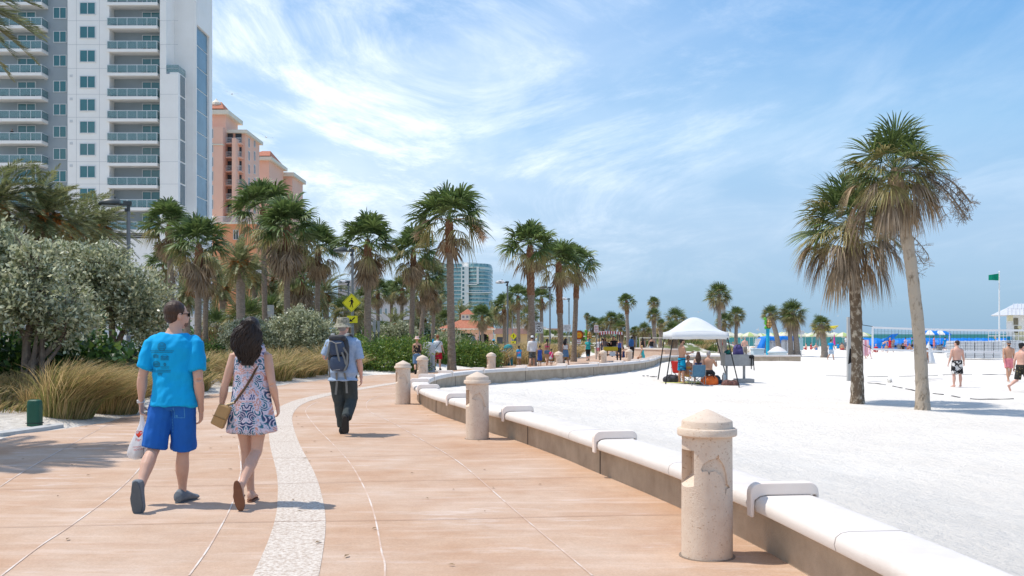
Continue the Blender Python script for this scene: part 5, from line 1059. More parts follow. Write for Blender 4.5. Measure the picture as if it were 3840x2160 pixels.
def plate_sign(name, label, cat, px0, px1, py0, py1, Y, lines, tm=M_BLK, pm=M_SIGNW, border=True, post=M_POLE, sizes=None):
    x0, x1 = XatY(px0, Y), XatY(px1, Y); z0, z1 = ZatY(py1, Y), ZatY(py0, Y); cx = (x0+x1)/2; zb = tz(cx, Y); r_ = T(name, label, cat, (cx, Y, zb)); w, h = x1-x0, z1-z0; zc = (z0+z1)/2-zb
    mb = MB(); mb.bx(-w/2, w/2, -.004, 0, zc-h/2, zc+h/2); p_ = mb.build('sign_plate', pm, r_, bevel=.0); mb = MB()
    if border:
        for a, b, c_, d_ in ((-w*.46, w*.46, h*.45, h*.465), (-w*.46, w*.46, -h*.465, -h*.45), (-w*.46, -w*.445, -h*.45, h*.45), (w*.445, w*.46, -h*.45, h*.45)): mb.bx(a, b, -.009, -.006, zc+c_, zc+d_)
    for txt, fz, s in lines: text_mb(mb, txt, s*h, face_cam((0, -.008, zc+fz*h)), .001, maxw=w*.84, bold=.004)
    if mb.v: mb.build('lettering', tm, p_)
    mb = MB(); mb.bx(-.035, .035, .003, .06, 0, zc+h*.3); mb.build('post', post, r_); return r_
plate_sign('speed_limit_sign', 'white SPEED LIMIT 20 sign left of the tall palm trunk', 'road sign', 535.0, 542.9, 321.9, 333.3, 73, [('SPEED', .32, .22), ('LIMIT', .10, .22), ('20', -.22, .50)])
plate_sign('beach_sign', 'white beach drop off area notice half hidden behind a lamp pole', 'sign', 563.1, 571, 324.6, 331.5, 84, [('BEACH', .28, .25), ('DROP OFF', 0, .25), ('AREA', -.28, .25)], tm=mat('sign_grey', (.25, .25, .27)), border=False)
s_ = plate_sign('banner_sign', 'narrow white vertical sign with red lettering on a thin post by the surrey', 'sign', 594, 598.4, 325, 332.4, 72, [('BEACH', .33, .17), ('RENTALS', .1, .17), ('TOURS', -.12, .17), ('OPEN', -.33, .17)], tm=mat('sign_red', (.45, .06, .04)), border=False)
def round_sign(label, px, py, r, Y, m1, rings=()):
    x, z = XatY(px, Y), ZatY(py, Y); zb = tz(x, Y); r_ = T('round_sign', label, 'sign', (x, Y, zb)); R_ = r*Y/F; z -= zb
    mb = MB(); mb.extr([(R_*math.cos(2*PI*k/28), 0, z+R_*math.sin(2*PI*k/28)) for k in range(28)], (0, -.03, 0)); p_ = mb.build('disc', m1, r_)
    for i, (f_, m_) in enumerate(rings):
        mb = MB(); nn_ = 28 if i != 1 else 32; mb.extr([((R_*f_*(1 if (i != 1 or k % 2) else .72))*math.cos(2*PI*k/nn_), -.034-.006*i, z+(R_*f_*(1 if (i != 1 or k % 2) else .72))*math.sin(2*PI*k/nn_)) for k in range(nn_)], (0, -.004, 0)); mb.build('sunburst', m_, p_)
    mb = MB(); mb.bx(-.04, .04, .002, .08, 0, z); mb.build('post', M_POLE, r_); return r_
round_sign('round red sign with an orange and yellow sun on a post behind the grasses', 578.8, 335.0, 4.7, 78, mat('emb_red', (.22, .03, .015)), ((.78, mat('emb_or', (.62, .16, .02))), (.62, mat('emb_ye', (.75, .42, .02))), (.28, mat('emb_or2', (.68, .24, .02)))))
plate_sign('small_sign', 'small white plate with a red band below the round sun sign', 'sign', 576.7, 581, 339.6, 344, 77.8, [('NO', .25, .3), ('PARKING', -.2, .25)], tm=mat('sign_red', (.45, .06, .04)), border=False)
round_sign('grey back of a round sign above the hedge, left of the red skirted woman', 434.3, 333.2, 2.8, 96, M_SBACK)
for k, (px0, px1, Y, lb) in enumerate(((372.8, 376, 60.0, 'left one of two grey back to back sign plates on a dark post'), (377.2, 380, 60.15, 'right one of two grey back to back sign plates on a dark post'), (262, 274, 63.5, 'pale diamond sign back behind the white hooded lamp'))):
    plate_sign('sign_back', lb, 'road sign', px0, px1, 321 if k < 2 else 305, 332 if k < 2 else 317, Y, [], pm=M_SBACK, border=False)
# green utility box at far left
ub = T('utility_box', 'dark green rounded utility pedestal standing in sand at the left', 'utility box', (XatY(34.8, 15.9), 15.9, tz(XatY(34.8, 15.9), 15.9)-.02)); mb = MB(); n = 12; R = []
for z, k in ((0, 1), (.30, 1), (.35, .97), (.385, .86), (.40, .6)): R.append([((abs(math.cos(a))**.45)*math.copysign(1, math.cos(a))*.115*k, (abs(math.sin(a))**.45)*math.copysign(1, math.sin(a))*.09*k, z) for a in [2*PI*j/24 for j in range(24)]])
mb.rings(R); mb.build('housing', mat('utility_green', (.012, .075, .045), (.02, .10, .06), 4, rough=.45), ub, smooth=True); mb = MB(); mb.bx(-.118, .118, -.094, .094, .06, .07); mb.build('seam', M_DARK, ub); ub.scale = (.95, .95, 1.15)
# slatted bin, pale board and cars, bicycle loops, teal can
tr = T('trash_receptacle', 'pale slatted litter bin with a domed grey lid beside the lady in straw hat', 'litter bin', at_px(428, 43.5)); mb = MB()
for k in range(22): a = 2*PI*k/22; mb.box(.30*math.cos(a), .30*math.sin(a), .45, .02, .05, .8, a)
mb.lathe([(.31, .05), (.31, .10)], 24); mb.lathe([(.31, .80), (.31, .86)], 24); mb.build('slats', mat('bin_slat', (.45, .48, .48)), tr); mb = MB(); mb.lathe([(.33, .86), (.34, .95), (.30, 1.25), (.2, 1.38), (.02, 1.42)], 24); mb.build('lid', mat('bin_lid', (.50, .50, .49)), tr, smooth=True); mb = MB(); mb.lathe([(.27, .06), (.27, .8)], 20); mb.build('liner', M_DARK, tr)
for k, (px, lb) in enumerate(((499.5, 'left chrome bicycle loop behind the wall'), (504, 'right chrome bicycle loop behind the wall'))):
    Y = 54; mb = MB(); mb.tube([(-.38*math.cos(PI*t/16-.05)*1.0, 0, -.05+.92*math.sin(PI*t/16)) for t in range(17)], .035, 8); o = mb.build('bicycle_loop', mat('chrome', (.55, .53, .48), rough=.25, metal=.8), loc=at_px(px, Y), smooth=True, rz=.3); tag(o, lb, 'bicycle rack', 'chrome bicycle loops')
tc_ = T('litter_bin', 'round teal litter can with domed lid right of the bicycle loops', 'litter bin', at_px(508.3, 55)); mb = MB(); mb.lathe([(.24, 0), (.26, .05), (.26, .98), (.24, 1.0)], 20); mb.build('can', mat('teal', (.02, .17, .20), (.03, .22, .25), 4), tc_, smooth=True); mb = MB(); mb.lathe([(.28, 1.0), (.28, 1.05), (.2, 1.18), (.02, 1.24)], 20); mb.build('lid', mat('teal_lid', (.03, .28, .32)), tc_, smooth=True)
def car(label, px, Y, body, w=1.8, h=1.5, suv=False, rz=-.35):
    x, y, z = at_px(px, Y); z = prom_z(Y)+.05; r_ = T('parked_car', label, 'car', (x, y, z), rz, 'parked cars beyond the hedge'); mb = MB(); R = []
    pf = [(-2.15, .35, .62, .9), (-2.1, .28, .85, .97), (-1.7, .22, .93, 1.), (0, .2, .92, 1.), (1.2, .2, .88, 1.), (1.95, .25, .72, .95), (2.15, .35, .6, .85)]
    for yy, z0, z1, k in pf: R.append([(w/2*k*sx, yy, zz) for sx, zz in ((-.94, z0), (-1, z0+.15), (-1, z1-.2), (-.93, z1), (.93, z1), (1, z1-.2), (1, z0+.15), (.94, z0))])
    mb.rings(R); mb.build('body', body, r_, smooth=True, bevel=.03)
    mb = MB(); hh = h; cab = [(-1.95 if suv else -1.75, .90, .92), (-1.6 if suv else -1.1, hh, .74), (.35, hh, .74), (1.15, .88, .9)]; mb.rings([[(-w/2*k, yy, .85), (-w/2*k, yy, zz), (w/2*k, yy, zz), (w/2*k, yy, .85)] for yy, zz, k in cab]); mb.build('cabin', body, r_, bevel=.05)
    mb = MB(); y0_, z0_ = cab[0][0], .98; y1_, z1_ = cab[1][0], hh-.08; mb.extr([(-w*.38, y0_+.02, z0_), (w*.38, y0_+.02, z0_), (w*.33, y1_-.05, z1_), (-w*.33, y1_-.05, z1_)], (0, -.03, .01)); mb.build('rear_window', M_WIN, r_)
    for s in (-1, 1):
        mb = MB(); a = [(s*w*.463, -1.4, .98), (s*w*.455, .9, .96), (s*w*.385, .3, hh-.08), (s*w*.385, -1.15, hh-.08)]; mb.extr(a, (s*.02, 0, .004)); mb.build('side_window', M_WIN, r_)
        mb = MB(); mb.bx(s*w*.43-.09, s*w*.43+.09, -2.17, -2.08, .62, .82); mb.build('tail_light', mat('tail_red', (.35, .01, .01), rough=.2), r_)
        mb = MB(); mb.box(s*(w/2+.08), .75, 1.0, .16, .1, .12); mb.build('mirror', body, r_, bevel=.02)
        for yy in (-1.35, 1.35):
            mb = MB(); mb.tube([(s*(w/2-.2), yy, .32), (s*(w/2+.005), yy, .32)], .32, 18); wh_ = mb.build('wheel', M_BLK, r_); mb = MB(); mb.tube([(s*(w/2), yy, .32), (s*(w/2+.012), yy, .32)], .19, 12); mb.build('rim', M_METAL, wh_)
    mb = MB(); mb.bx(-.26, .26, -2.19, -2.15, .55, .68); mb.build('licence_plate', M_SIGNW, r_)
car('white hatchback parked behind the round green bush', 461.5, 100, mat('car_white', (.70, .70, .70), rough=.25, coat=.5)); car('blue car half hidden behind the tallest palm trunk', 446.5, 98, mat('car_blue', (.07, .14, .28), rough=.25, coat=.5), h=1.45); car('dark green off road car beyond the white hatchback', 467.5, 108, mat('car_dark', (.04, .06, .05), rough=.3, coat=.5), 1.85, 1.85, True)
# ================================================================ people
SK = {'light': mat('skin_light', (.56, .33, .235), (.62, .385, .285), 6, rough=.5, sub=.08), 'tan': mat('skin_tan', (.47, .255, .165), (.53, .30, .20), 6, rough=.5, sub=.08), 'brown': mat('skin_brown', (.24, .125, .08), (.29, .16, .105), 6, rough=.5), 'pink': mat('skin_pink', (.62, .34, .26), (.66, .40, .31), 5, rough=.5, sub=.08)}
def cloth(name, c, c2=None, **k):
    k.setdefault('rough', .85); k.setdefault('bump', .004); k.setdefault('bscale', 14); return mat('cloth_'+name, c, c2, **k)
HR = {n: mat('hair_'+n, c, tuple(x*2.2 for x in c), 30, rough=.45, bump=.004, bscale=60, stretch=(3, 3, .5)) for n, c in (('dark', (.016, .011, .009)), ('brown', (.035, .019, .012)), ('black', (.008, .007, .007)), ('blond', (.30, .19, .08)), ('red', (.17, .06, .022)), ('grey', (.22, .20, .19)))}
V3 = lambda *a: Vector(a)
TORSO_M = [(.84, 0, .095, .075), (.88, 0, .15, .100), (.95, -.005, .172, .120), (1.03, 0, .160, .108), (1.10, .005, .150, .102), (1.20, .005, .158, .106), (1.30, 0, .176, .116), (1.38, -.005, .184, .116), (1.44, -.008, .172, .102), (1.485, -.008, .125, .082), (1.52, -.004, .078, .066), (1.56, .0, .058, .058)]
TORSO_F = [(.84, 0, .10, .09), (.88, -.005, .155, .115), (.94, -.012, .178, .128), (1.02, 0, .152, .105), (1.10, .008, .128, .09), (1.20, .008, .136, .096), (1.29, .012, .150, .116), (1.37, 0, .156, .104), (1.43, -.006, .150, .090), (1.475, -.008, .105, .072), (1.52, -.004, .062, .055), (1.56, 0, .048, .048)]
def super_ring(c, rx, ry, n=20, e=.85, M=None):
    r = []
    for k in range(n):
        a = 2*PI*k/n; x = math.copysign(abs(math.cos(a))**e, math.cos(a))*rx; y = math.copysign(abs(math.sin(a))**e, math.sin(a))*ry; r.append(V3(x, y, 0)+c)
    return [M(p) for p in r] if M else r
class Fig:
    def __init__(s, H=1.8, sex='m', fat=1., lean=0., twist=0., voxel=.018, J=None, pose='stand', arms=None, phase=1, head=(0, 0), seat=.45, side=0., stride=1.):
        s.k = H/1.8; s.sex = sex; s.fat = fat; s.vx = voxel; s.torso = TORSO_M if sex == 'm' else TORSO_F; s.side = side
        s.RL = Matrix.Rotation(-lean, 3, 'X') @ Matrix.Rotation(side, 3, 'Y'); s.TW = Matrix.Rotation(twist, 3, 'Z'); s.pel = V3(0, 0, .92); s.off = V3(0, 0, 0); s.head = head
        if pose in ('sit', 'sitlow', 'kneel'): s.off = V3(0, 0, {'sit': seat+.08, 'sitlow': .10, 'kneel': .42}[pose]/s.k-.92)
        sw = .185 if sex == 'm' else .155; hw = .092 if sex == 'm' else .095
        U = s.up; j = {}
        for n, q in (('L', -1), ('R', 1)):
            sh = U(V3(q*sw*(.9+.1*fat), -.005, 1.435)); j['sh'+n] = sh; hp = V3(q*hw, 0, .90)+s.off; j['hip'+n] = hp
            f, o, e = (arms or {}).get(n, (8*q*phase*(2 if pose == 'walk' else 1), 8, 18)); f = math.radians(f); o = math.radians(o); e = math.radians(e)
            d = V3(math.sin(o)*q, math.sin(f)*math.cos(o), -math.cos(f)*math.cos(o)).normalized(); el = sh+s.RL @ d*.30; f2 = f+e; inn = o*(.3 if e > .8 else 1)
            d2 = V3(math.sin(inn)*q*(1 if e < .8 else -.8), math.sin(f2), -math.cos(f2)).normalized(); wr = el+s.RL @ d2*.255; j['el'+n] = el; j['wr'+n] = wr; j['hd'+n] = (s.RL @ d2).normalized()
            # legs
            def leg(th, kn, out=0.): 
                d1 = V3(math.sin(out)*q, math.sin(th), -math.cos(th)*math.cos(out)).normalized(); k_ = hp+d1*.43; d3 = V3(math.sin(out)*q*.4, math.sin(th-kn), -math.cos(th-kn)).normalized(); return k_, k_+d3*.40
            if pose == 'walk':
                fr = (q*phase > 0)
                if fr: k_, a_ = leg(.38*stride, .16*stride); ft = V3(.08*q, 1, .12); 
                else: k_, a_ = leg(-.16*stride, .62*stride); ft = V3(0, .55, -.83)
            elif pose == 'sit': k_, a_ = leg(1.42, 1.35, .12); ft = V3(.1*q, 1, 0)
            elif pose == 'sitlow': k_ = hp+V3(q*.10, .32, .27); a_ = hp+V3(q*.08, .58, -.03); ft = V3(.2*q, 1, .3)
            elif pose == 'kneel': k_ = hp+V3(q*.06, .30, -.30); a_ = k_+V3(0, -.39, -.02); ft = V3(0, -.6, -.5)
            else: k_, a_ = leg(.03*q*phase, .05, .09); ft = V3(.25*q, 1, 0)
            j['kn'+n] = k_; j['an'+n] = a_; j['ft'+n] = ft
        j['head'] = U(V3(0, .012, 1.665)); j['neck'] = U(V3(0, -.005, 1.50))
        if J: j.update({k: (V3(*v)/s.k if not k.startswith(('ft', 'hd')) else V3(*v)) for k, v in J.items()})
        # drop so that the lowest ankle rests on the ground
        if pose in ('walk', 'stand') and not (J and 'anL' in J):
            dz = min(j['anL'].z, j['anR'].z+0)-.085
            for k in j:
                if not k.startswith(('ft', 'hd')): j[k] = j[k]-V3(0, 0, dz)
            s.off = s.off-V3(0, 0, dz)
        s.J = j; s.tm = 0
    def up(s, p): return s.pel+s.RL @ (s.TWf(p) @ (p-s.pel))+s.off
    def TWf(s, p):
        t = max(0., min(1., (p.z-.95)/.4)); return Matrix.Rotation(s.TW.to_euler().z*t, 3, 'Z')
    def loft(s, mb, rings, g=0., gy=None, n=22, e=.85):
        R = []
        for z, y, rx, ry in rings: R.append(super_ring(V3(0, y, z), (rx+g)*(s.fat if z > .8 else 1), (ry+(gy if gy is not None else g))*(s.fat**1.6), n, e, s.up))
        mb.rings(R)
    def limb(s, mb, a, b, rr, g=0., bul=None, n=12, t0=0., t1=1.):
        a, b = V3(*a), V3(*b); m = len(rr); pts = []; 
        for i in range(m):
            t = i/(m-1); p = a.lerp(b, t)
            if bul: p = p+bul[1]*math.sin(PI*min(1, t*1.3))*bul[0]
            pts.append(p)
        if t1 < 1: 
            k = t1*(m-1); i = int(k); pts = pts[:i+1]+[a.lerp(b, t1)]; rr = list(rr[:i+1])+[lerp(rr[i], rr[min(i+1, m-1)], k-i)]
        mb.tube(pts, [r+g for r in rr], n)
    def build(s, root, skin, hands=True):
        j = s.J; mb = MB(); mf = 1. if s.sex == 'm' else .88; f_ = s.fat**.6; s.loft(mb, s.torso, -.004)
        for n, q in (('L', -1), ('R', 1)):
            mb.ell(j['sh'+n]+V3(-q*.016, 0, -.014), (.058*mf*f_,)*3, 10)
            s.limb(mb, j['sh'+n], j['el'+n], [r*mf*f_ for r in (.056, .055, .052, .046, .041)]); s.limb(mb, j['el'+n], j['wr'+n], [r*mf for r in (.041, .0465, .044, .035, .0275, .0265)], bul=None)
            s.hand(mb, n, q)
            s.limb(mb, j['hip'+n]+V3(0, 0, .02), j['kn'+n], [r*f_ for r in (.088, .090, .082, .070, .059, .055)]); kb = (j['kn'+n]-j['an'+n]).normalized(); back = kb.cross(V3(1, 0, 0)).normalized(); 
            if back.dot((j['kn'+n]-j['hip'+n])) > 0 and False: back = -back
            calf = V3(0, -1, 0)-kb*V3(0, -1, 0).dot(kb); calf = calf.normalized() if calf.length > .3 else V3(0, 0, -1)
            s.limb(mb, j['kn'+n], j['an'+n]+V3(0, 0, 0), [r*f_ for r in (.055, .0535, .060, .058, .047, .038, .036)], bul=(.018, calf))
            s.foot(mb, n, q)
        s.limb(mb, j['neck'], j['head']+V3(0, -.005, -.03), [.064*mf, .056*mf, .055*mf, .055*mf]); s.headm(mb)
        mb.v = [tuple(V3(*p)*s.k) for p in mb.v]; return remesh(mb, 'body', skin, s.vx, root, 3, fac=.45)
    def HM(s): return Matrix.Translation(s.J['head']) @ s.RL.to_4x4() @ Matrix.Rotation(s.head[0], 4, 'Z') @ Matrix.Rotation(-s.head[1], 4, 'X')
    def headm(s, mb):
        M = s.HM(); M3 = M.to_3x3(); h = s.vx < .01
        def E(c, r, n=16): mb.ell(M @ V3(*c), r, n, M3)
        E((0, -.005, .035), (.077, .096, .098)); E((0, .045, -.03), (.060, .055, .085)); E((0, .035, -.075), (.040, .045, .035)); E((0, .102, -.012), (.013, .018, .024), 8); E((0, .088, -.052), (.026, .014, .012), 8)
        for q in (-1, 1): E((q*.079, -.002, -.005), (.010, .022, .034), 10); E((q*.035, .075, -.035), (.025, .02, .03), 8); E((q*.030, .086, .028), (.022, .012, .008), 8)
    def hand(s, mb, n, q, curl=.5):
        j = s.J; w = j['wr'+n]; d = j['hd'+n].normalized(); grip = getattr(s, 'grip', {}).get(n, None); side = V3(0, 1, 0)-d*d.y
        if side.length < .3: side = V3(0, 0, 1)-d*d.z
        side.normalize(); nr = d.cross(side)*q   # palm normal toward the body
        if nr.x*q > 0: nr = -nr
        pc = w+d*.045; mb.tube([w-d*.02, w+d*.01, w+d*.05, w+d*.088], [(.024, .020), (.030, .018), (.041, .016), (.038, .013)], 12, up=side)
        c = curl if grip is None else grip
        for i, (o, L_) in enumerate(((.030, .068), (.010, .078), (-.010, .073), (-.029, .056))):
            p = w+d*.083+side*o; dd = d.copy(); pts = [p.copy()]
            for t in range(3):
                a = c*(.55+.35*t)+.12*i*c; dd = (dd*math.cos(a)+nr*math.sin(a)).normalized(); p = p+dd*L_*(.42, .33, .25)[t]; pts.append(p.copy())
            mb.tube(pts, [.0092, .0088, .0082, .0068], 8)
        t0 = w+d*.02+side*.026; td = (d*.75+side*.65+nr*.25).normalized(); t1 = t0+td*.036; td2 = (d*.9+side*.25+nr*(.3+c*.5)).normalized(); mb.tube([t0, t1, t1+td2*.028, t1+td2*.05], [.014, .011, .0098, .0075], 8)
    def FM(s, n, q):
        a = s.J['an'+n]; f = s.J['ft'+n].normalized(); x = V3(1, 0, 0)-f*f.x; x.normalize(); u = x.cross(f); 
        return Matrix.Translation(a) @ Matrix((x, f, u)).transposed().to_4x4()
    def foot(s, mb, n, q, g=0.):
        M = s.FM(n, q); R = []
        for y, w_, h0, h1, xo in ((-.066, .018, -.065, -.03, 0), (-.055, .031, -.080, .0, 0), (-.02, .036, -.083, .02, 0), (.03, .036, -.080, .0, 0), (.08, .042, -.081, -.025, .004), (.125, .047, -.083, -.045, .006), (.16, .044, -.083, -.055, .004), (.185, .030, -.082, -.062, 0)):
            c = (h0+h1)/2; hh = (h1-h0)/2+g; R.append([M @ V3((xo*-q)+(w_+g)*math.cos(a), y+(g*1.2 if y > 0 else -g*1.2), c+hh*math.sin(a)) for a in [2*PI*k/12 for k in range(12)]])
        mb.rings(R)
    def sc(s, mb): mb.v = [tuple(V3(*p)*s.k) for p in mb.v]; return mb
    # ------- clothes
    def top(s, root, m, hem=.86, sleeve=.55, g=.016, neck=1.49, flare=.012, disp=None, name='shirt', low=None, tank=False, vx=None):
        mb = MB(); z0 = hem; rings = []
        T_ = [r for r in s.torso if r[0] > z0+.02 and r[0] <= neck+.01]; 
        def at(z):
            for a, b in zip(s.torso, s.torso[1:]):
                if a[0] <= z <= b[0]: t = (z-a[0])/(b[0]-a[0]); return (z,)+tuple(lerp(a[i], b[i], t) for i in (1, 2, 3))
            return (z,)+tuple(s.torso[0][1:])
        h = at(z0); wst = max(h[2], s.torso[2][2]-.012 if z0 < 1 else h[2]); rings = [(z0, h[1], wst+flare, max(h[3], .118 if z0 < 1 else h[3])+flare*.8)]
        for r in T_: rings.append((r[0], r[1], max(r[2], wst-.004 if r[0] < 1.2 else r[2]), max(r[3], .104 if r[0] < 1.2 and z0 < 1 else r[3])))
        rings.append(at(neck)); s.loft(mb, rings, g)
        if not tank:
            for n, q in (('L', -1), ('R', 1)):
                f_ = s.fat**.6*(1 if s.sex == 'm' else .9); mb.ell(s.J['sh'+n]+V3(-q*.016, 0, -.012), (.069*f_,)*3, 12)
                if sleeve <= 1: s.limb(mb, s.J['sh'+n], s.J['el'+n], [r*f_ for r in (.058, .061, .063, .062, .060)], g*.5, t1=sleeve)
                else: s.limb(mb, s.J['sh'+n], s.J['el'+n], [r*f_ for r in (.062, .062, .058, .054)], g*.5); s.limb(mb, s.J['el'+n], s.J['wr'+n], [r*f_ for r in (.052, .050, .044, .036)], g*.5)
        return remesh(s.sc(mb), name, m, vx or max(.009, s.vx*1.1), root, 3, disp)
    def bottom(s, root, m, waist=1.02, t=.9, g=.02, flare=.02, name='shorts', disp=None, full=False, vx=None):
        mb = MB(); s.loft(mb, [r for r in s.torso if r[0] <= waist+.001 and r[0] >= .835], min(g, .014)); f_ = s.fat**.6
        for n, q in (('L', -1), ('R', 1)):
            hp, kn, an = s.J['hip'+n], s.J['kn'+n], s.J['an'+n]
            if not full: s.limb(mb, hp+V3(0, 0, .04), kn, [r*f_ for r in (.095, .096, .092, .088, .084)], g+0, t1=t) if flare < .001 else s.limb(mb, hp+V3(0, 0, .04), kn, [(r+flare*i/4)*f_ for i, r in enumerate((.094, .094, .090, .086, .082))], g*.7, t1=t)
            else: s.limb(mb, hp+V3(0, 0, .04), kn, [r*f_ for r in (.095, .095, .090, .082, .076)], g*.5); s.limb(mb, kn, kn.lerp(an, t), [.076, .072, .068, .062, .060], g*.5)
        return remesh(s.sc(mb), name, m, vx or max(.009, s.vx*1.1), root, 3, disp)
    def skirt(s, root, m, waist=1.04, hem=.60, flare=.03, g=.012, name='skirt', folds=0, n=40, disp=None):
        mb = MB(); j = s.J; R = []; z = waist; zs = np.linspace(waist, hem, 14)
        leg = abs(j['knL'].y-j['knR'].y)*.5
        for z in zs:
            t = (waist-z)/(waist-hem); rx = lerp(.155, .172, min(1, t*3))*s.fat+g+flare*t; ry = lerp(.108, .122, min(1, t*3))*s.fat+g+flare*t*.8+leg*t*.5; ring = []
            for k in range(n):
                a = 2*PI*k/n; w = 1+folds*t*math.sin(a*7+1)+folds*.5*t*math.sin(a*11); p = V3(rx*w*math.cos(a), ry*w*math.sin(a), z+(.006*math.sin(a*5) if z == zs[-1] else 0)); ring.append(p+s.off if z < .9 else s.up(p))
            R.append(ring)
        mb.rings(R); s.sc(mb); return mb.build(name, m, root, smooth=True)
    def shoes(s, root, m, sole=None, g=.008, flip=False):
        for n, q in (('L', -1), ('R', 1)):
            if not flip:
                mb = MB(); s.foot(mb, n, q, g); M = s.FM(n, q)
                o = mb; s.sc(mb); sh = mb.build('shoe', m, root, smooth=True)
            else:
                M = s.FM(n, q); mb = MB(); mb.tube([M @ V3(-.04, .07, -.05), M @ V3(-.015, .11, -.022), M @ V3(.0, .13, -.04), M @ V3(.015, .11, -.022), M @ V3(.04, .07, -.05)], .006, 5); s.sc(mb); sh = mb.build('sandal', m, root)
            mb = MB(); pts = []; 
            for k in range(20):
                a = 2*PI*k/20; y = .06+(.150)*math.sin(a); w_ = (.052 if y > .06 else .042)*(abs(math.cos(a))**.8)*math.copysign(1, math.cos(a)); pts.append(M @ V3(w_-.003*q, y, -.100))
            u = (M.to_3x3() @ V3(0, 0, 1))*.018; mb.extr(pts, u); s.sc(mb); mb.build('sole', sole or m, sh, smooth=False, bevel=.004)
    def hair(s, root, m, style='short', L_=.3, wave=.0, vol=1.):
        mb = MB(); M = s.HM(); M3 = M.to_3x3(); vx = max(.008, s.vx)
        mb.ell(M @ V3(0, -.018, .048), (.086*vol, .098, .094), 18, M3)
        if style == 'short': mb.ell(M @ V3(0, -.045, -.005), (.072, .065, .065), 14, M3)
        if style in ('long', 'braid', 'pony', 'bun'): mb.ell(M @ V3(0, -.04, .0), (.085*vol, .075, .09), 14, M3)
        if style == 'long':
            base = M @ V3(0, -.055, .02); R = []; n = 20; nk = s.up(V3(0, -.12, 1.36)); 
            for i in range(12):
                t = i/11; z = base.z-t*L_; y = lerp(base.y-.01, min(base.y, nk.y-.015), min(1, t*2.2)); w_ = (.086+.045*math.sin(PI*min(1, t*1.15))*vol)*(1-.35*max(0, t-.7)/.3); d_ = .062*(1-.35*t)
                R.append([V3(base.x+w_*math.cos(a)*(1+wave*math.sin(a*5+i)), y+d_*math.sin(a)*(1+wave*math.sin(a*7+i*1.3)), z) for a in [2*PI*k/n for k in range(n)]])
            mb.rings(R)
        if style in ('braid', 'pony'):
            b = M @ V3(0, -.10, .03); mb.tube([b, b+V3(0, -.04, -.06), b+V3(0, -.05, -L_*.5), b+V3(.01, -.03, -L_)], [.03, .032, .028, .012], 8)
        if style == 'bun': mb.ell(M @ V3(0, -.09, .08), (.04, .04, .04), 10)
        s.sc(mb); d = (lambda co: .007*wave*8*noise.noise(Vector((co.x*30, co.y*30, co.z*14)))) if wave else (lambda co: .003*noise.noise(co*60))
        return remesh(mb, 'hair', m, vx, root, 2, d)
    def cap(s, root, m, style='cap', m2=None, back=False):
        M = s.HM(); mb = MB(); n = 24; Mt = Matrix.Rotation(-.12, 4, 'X')
        def ring(rx, ry, z, yo=-.012): return [tuple((M @ V3(rx*math.cos(a), yo+ry*math.sin(a), z))*s.k) for a in [2*PI*k/n for k in range(n)]]
        if style == 'cap':
            mb.rings([ring(.092, .108, .042), ring(.093, .108, .075), ring(.085, .098, .115), ring(.055, .065, .142), ring(.008, .008, .150)]); o = mb.build('cap', m, root, smooth=True); mb = MB(); q = -1 if back else 1
            pts = [M @ V3(.075*math.cos(a), q*(.075+.10*math.sin(a))-.012, .050-.018*math.sin(a)) for a in [PI*k/12 for k in range(13)]]; mb.extr([tuple(p*s.k) for p in pts], (0, 0, .006)); mb.build('brim', m2 or m, o)
        else:
            br = {'sun': .175, 'bucket': .150}[style]; cr = .10
            if style == 'sun': prof = [(br, .030), (br*.97, .040), (.105, .052), (.098, .062), (.096, .12), (.088, .15), (.055, .160), (.005, .150)]
            else: prof = [(br, -.005), (br*.98, .002), (.112, .045), (.100, .055), (.094, .125), (.084, .143), (.04, .150), (.005, .150)]
            mb.rings([ring(r, r*1.12, z, -.008) for r, z in prof]); o = mb.build('hat', m, root, smooth=True)
            if m2: mb = MB(); mb.rings([ring(.1035, .1035*1.12, .055, -.008), ring(.1015, .1015*1.12, .085, -.008)]); mb.build('hat_band', m2, o, smooth=True)
        return o
    def beard(s, root, m): M = s.HM(); mb = MB(); mb.ell(M @ V3(0, .055, -.075), (.052, .05, .05), 12, M.to_3x3()); mb.ell(M @ V3(0, .03, -.03), (.069, .04, .05), 12, M.to_3x3()); s.sc(mb); mb.build('beard', m, root, smooth=True)
    def glasses(s, root, m):
        M = s.HM(); mb = MB()
        for q in (-1, 1): mb.ell(M @ V3(q*.034, .098, .012), (.027, .006, .020), 10, M.to_3x3()); mb.tube([M @ V3(q*.060, .092, .018), M @ V3(q*.082, .04, .018), M @ V3(q*.083, -.01, .012)], .0035, 5)
        mb.tube([M @ V3(-.01, .103, .016), M @ V3(.01, .103, .016)], .003, 5); s.sc(mb); mb.build('sunglasses', m, root)
    def face(s, root):
        M = s.HM(); mb = MB(); 
        for q in (-1, 1): mb.ell(M @ V3(q*.031, .089, .008), (.011, .005, .005), 8, M.to_3x3())
        s.sc(mb); mb.build('eyes', M_BLK, root); mb = MB(); mb.ell(M @ V3(0, .1, -.054), (.02, .006, .005), 8, M.to_3x3()); s.sc(mb); mb.build('lips', mat('lips', (.42, .13, .11)), root)
def folds(a=.006, sx=9, sz=5, dx=.6):
    return lambda co: a*.55+a*(noise.noise(Vector((co.x*sx+co.z*dx*sx, co.y*sx*.6, co.z*sz-co.x*3)))+.5*noise.noise(Vector((co.x*22-co.z*9, co.y*14, co.z*13))))
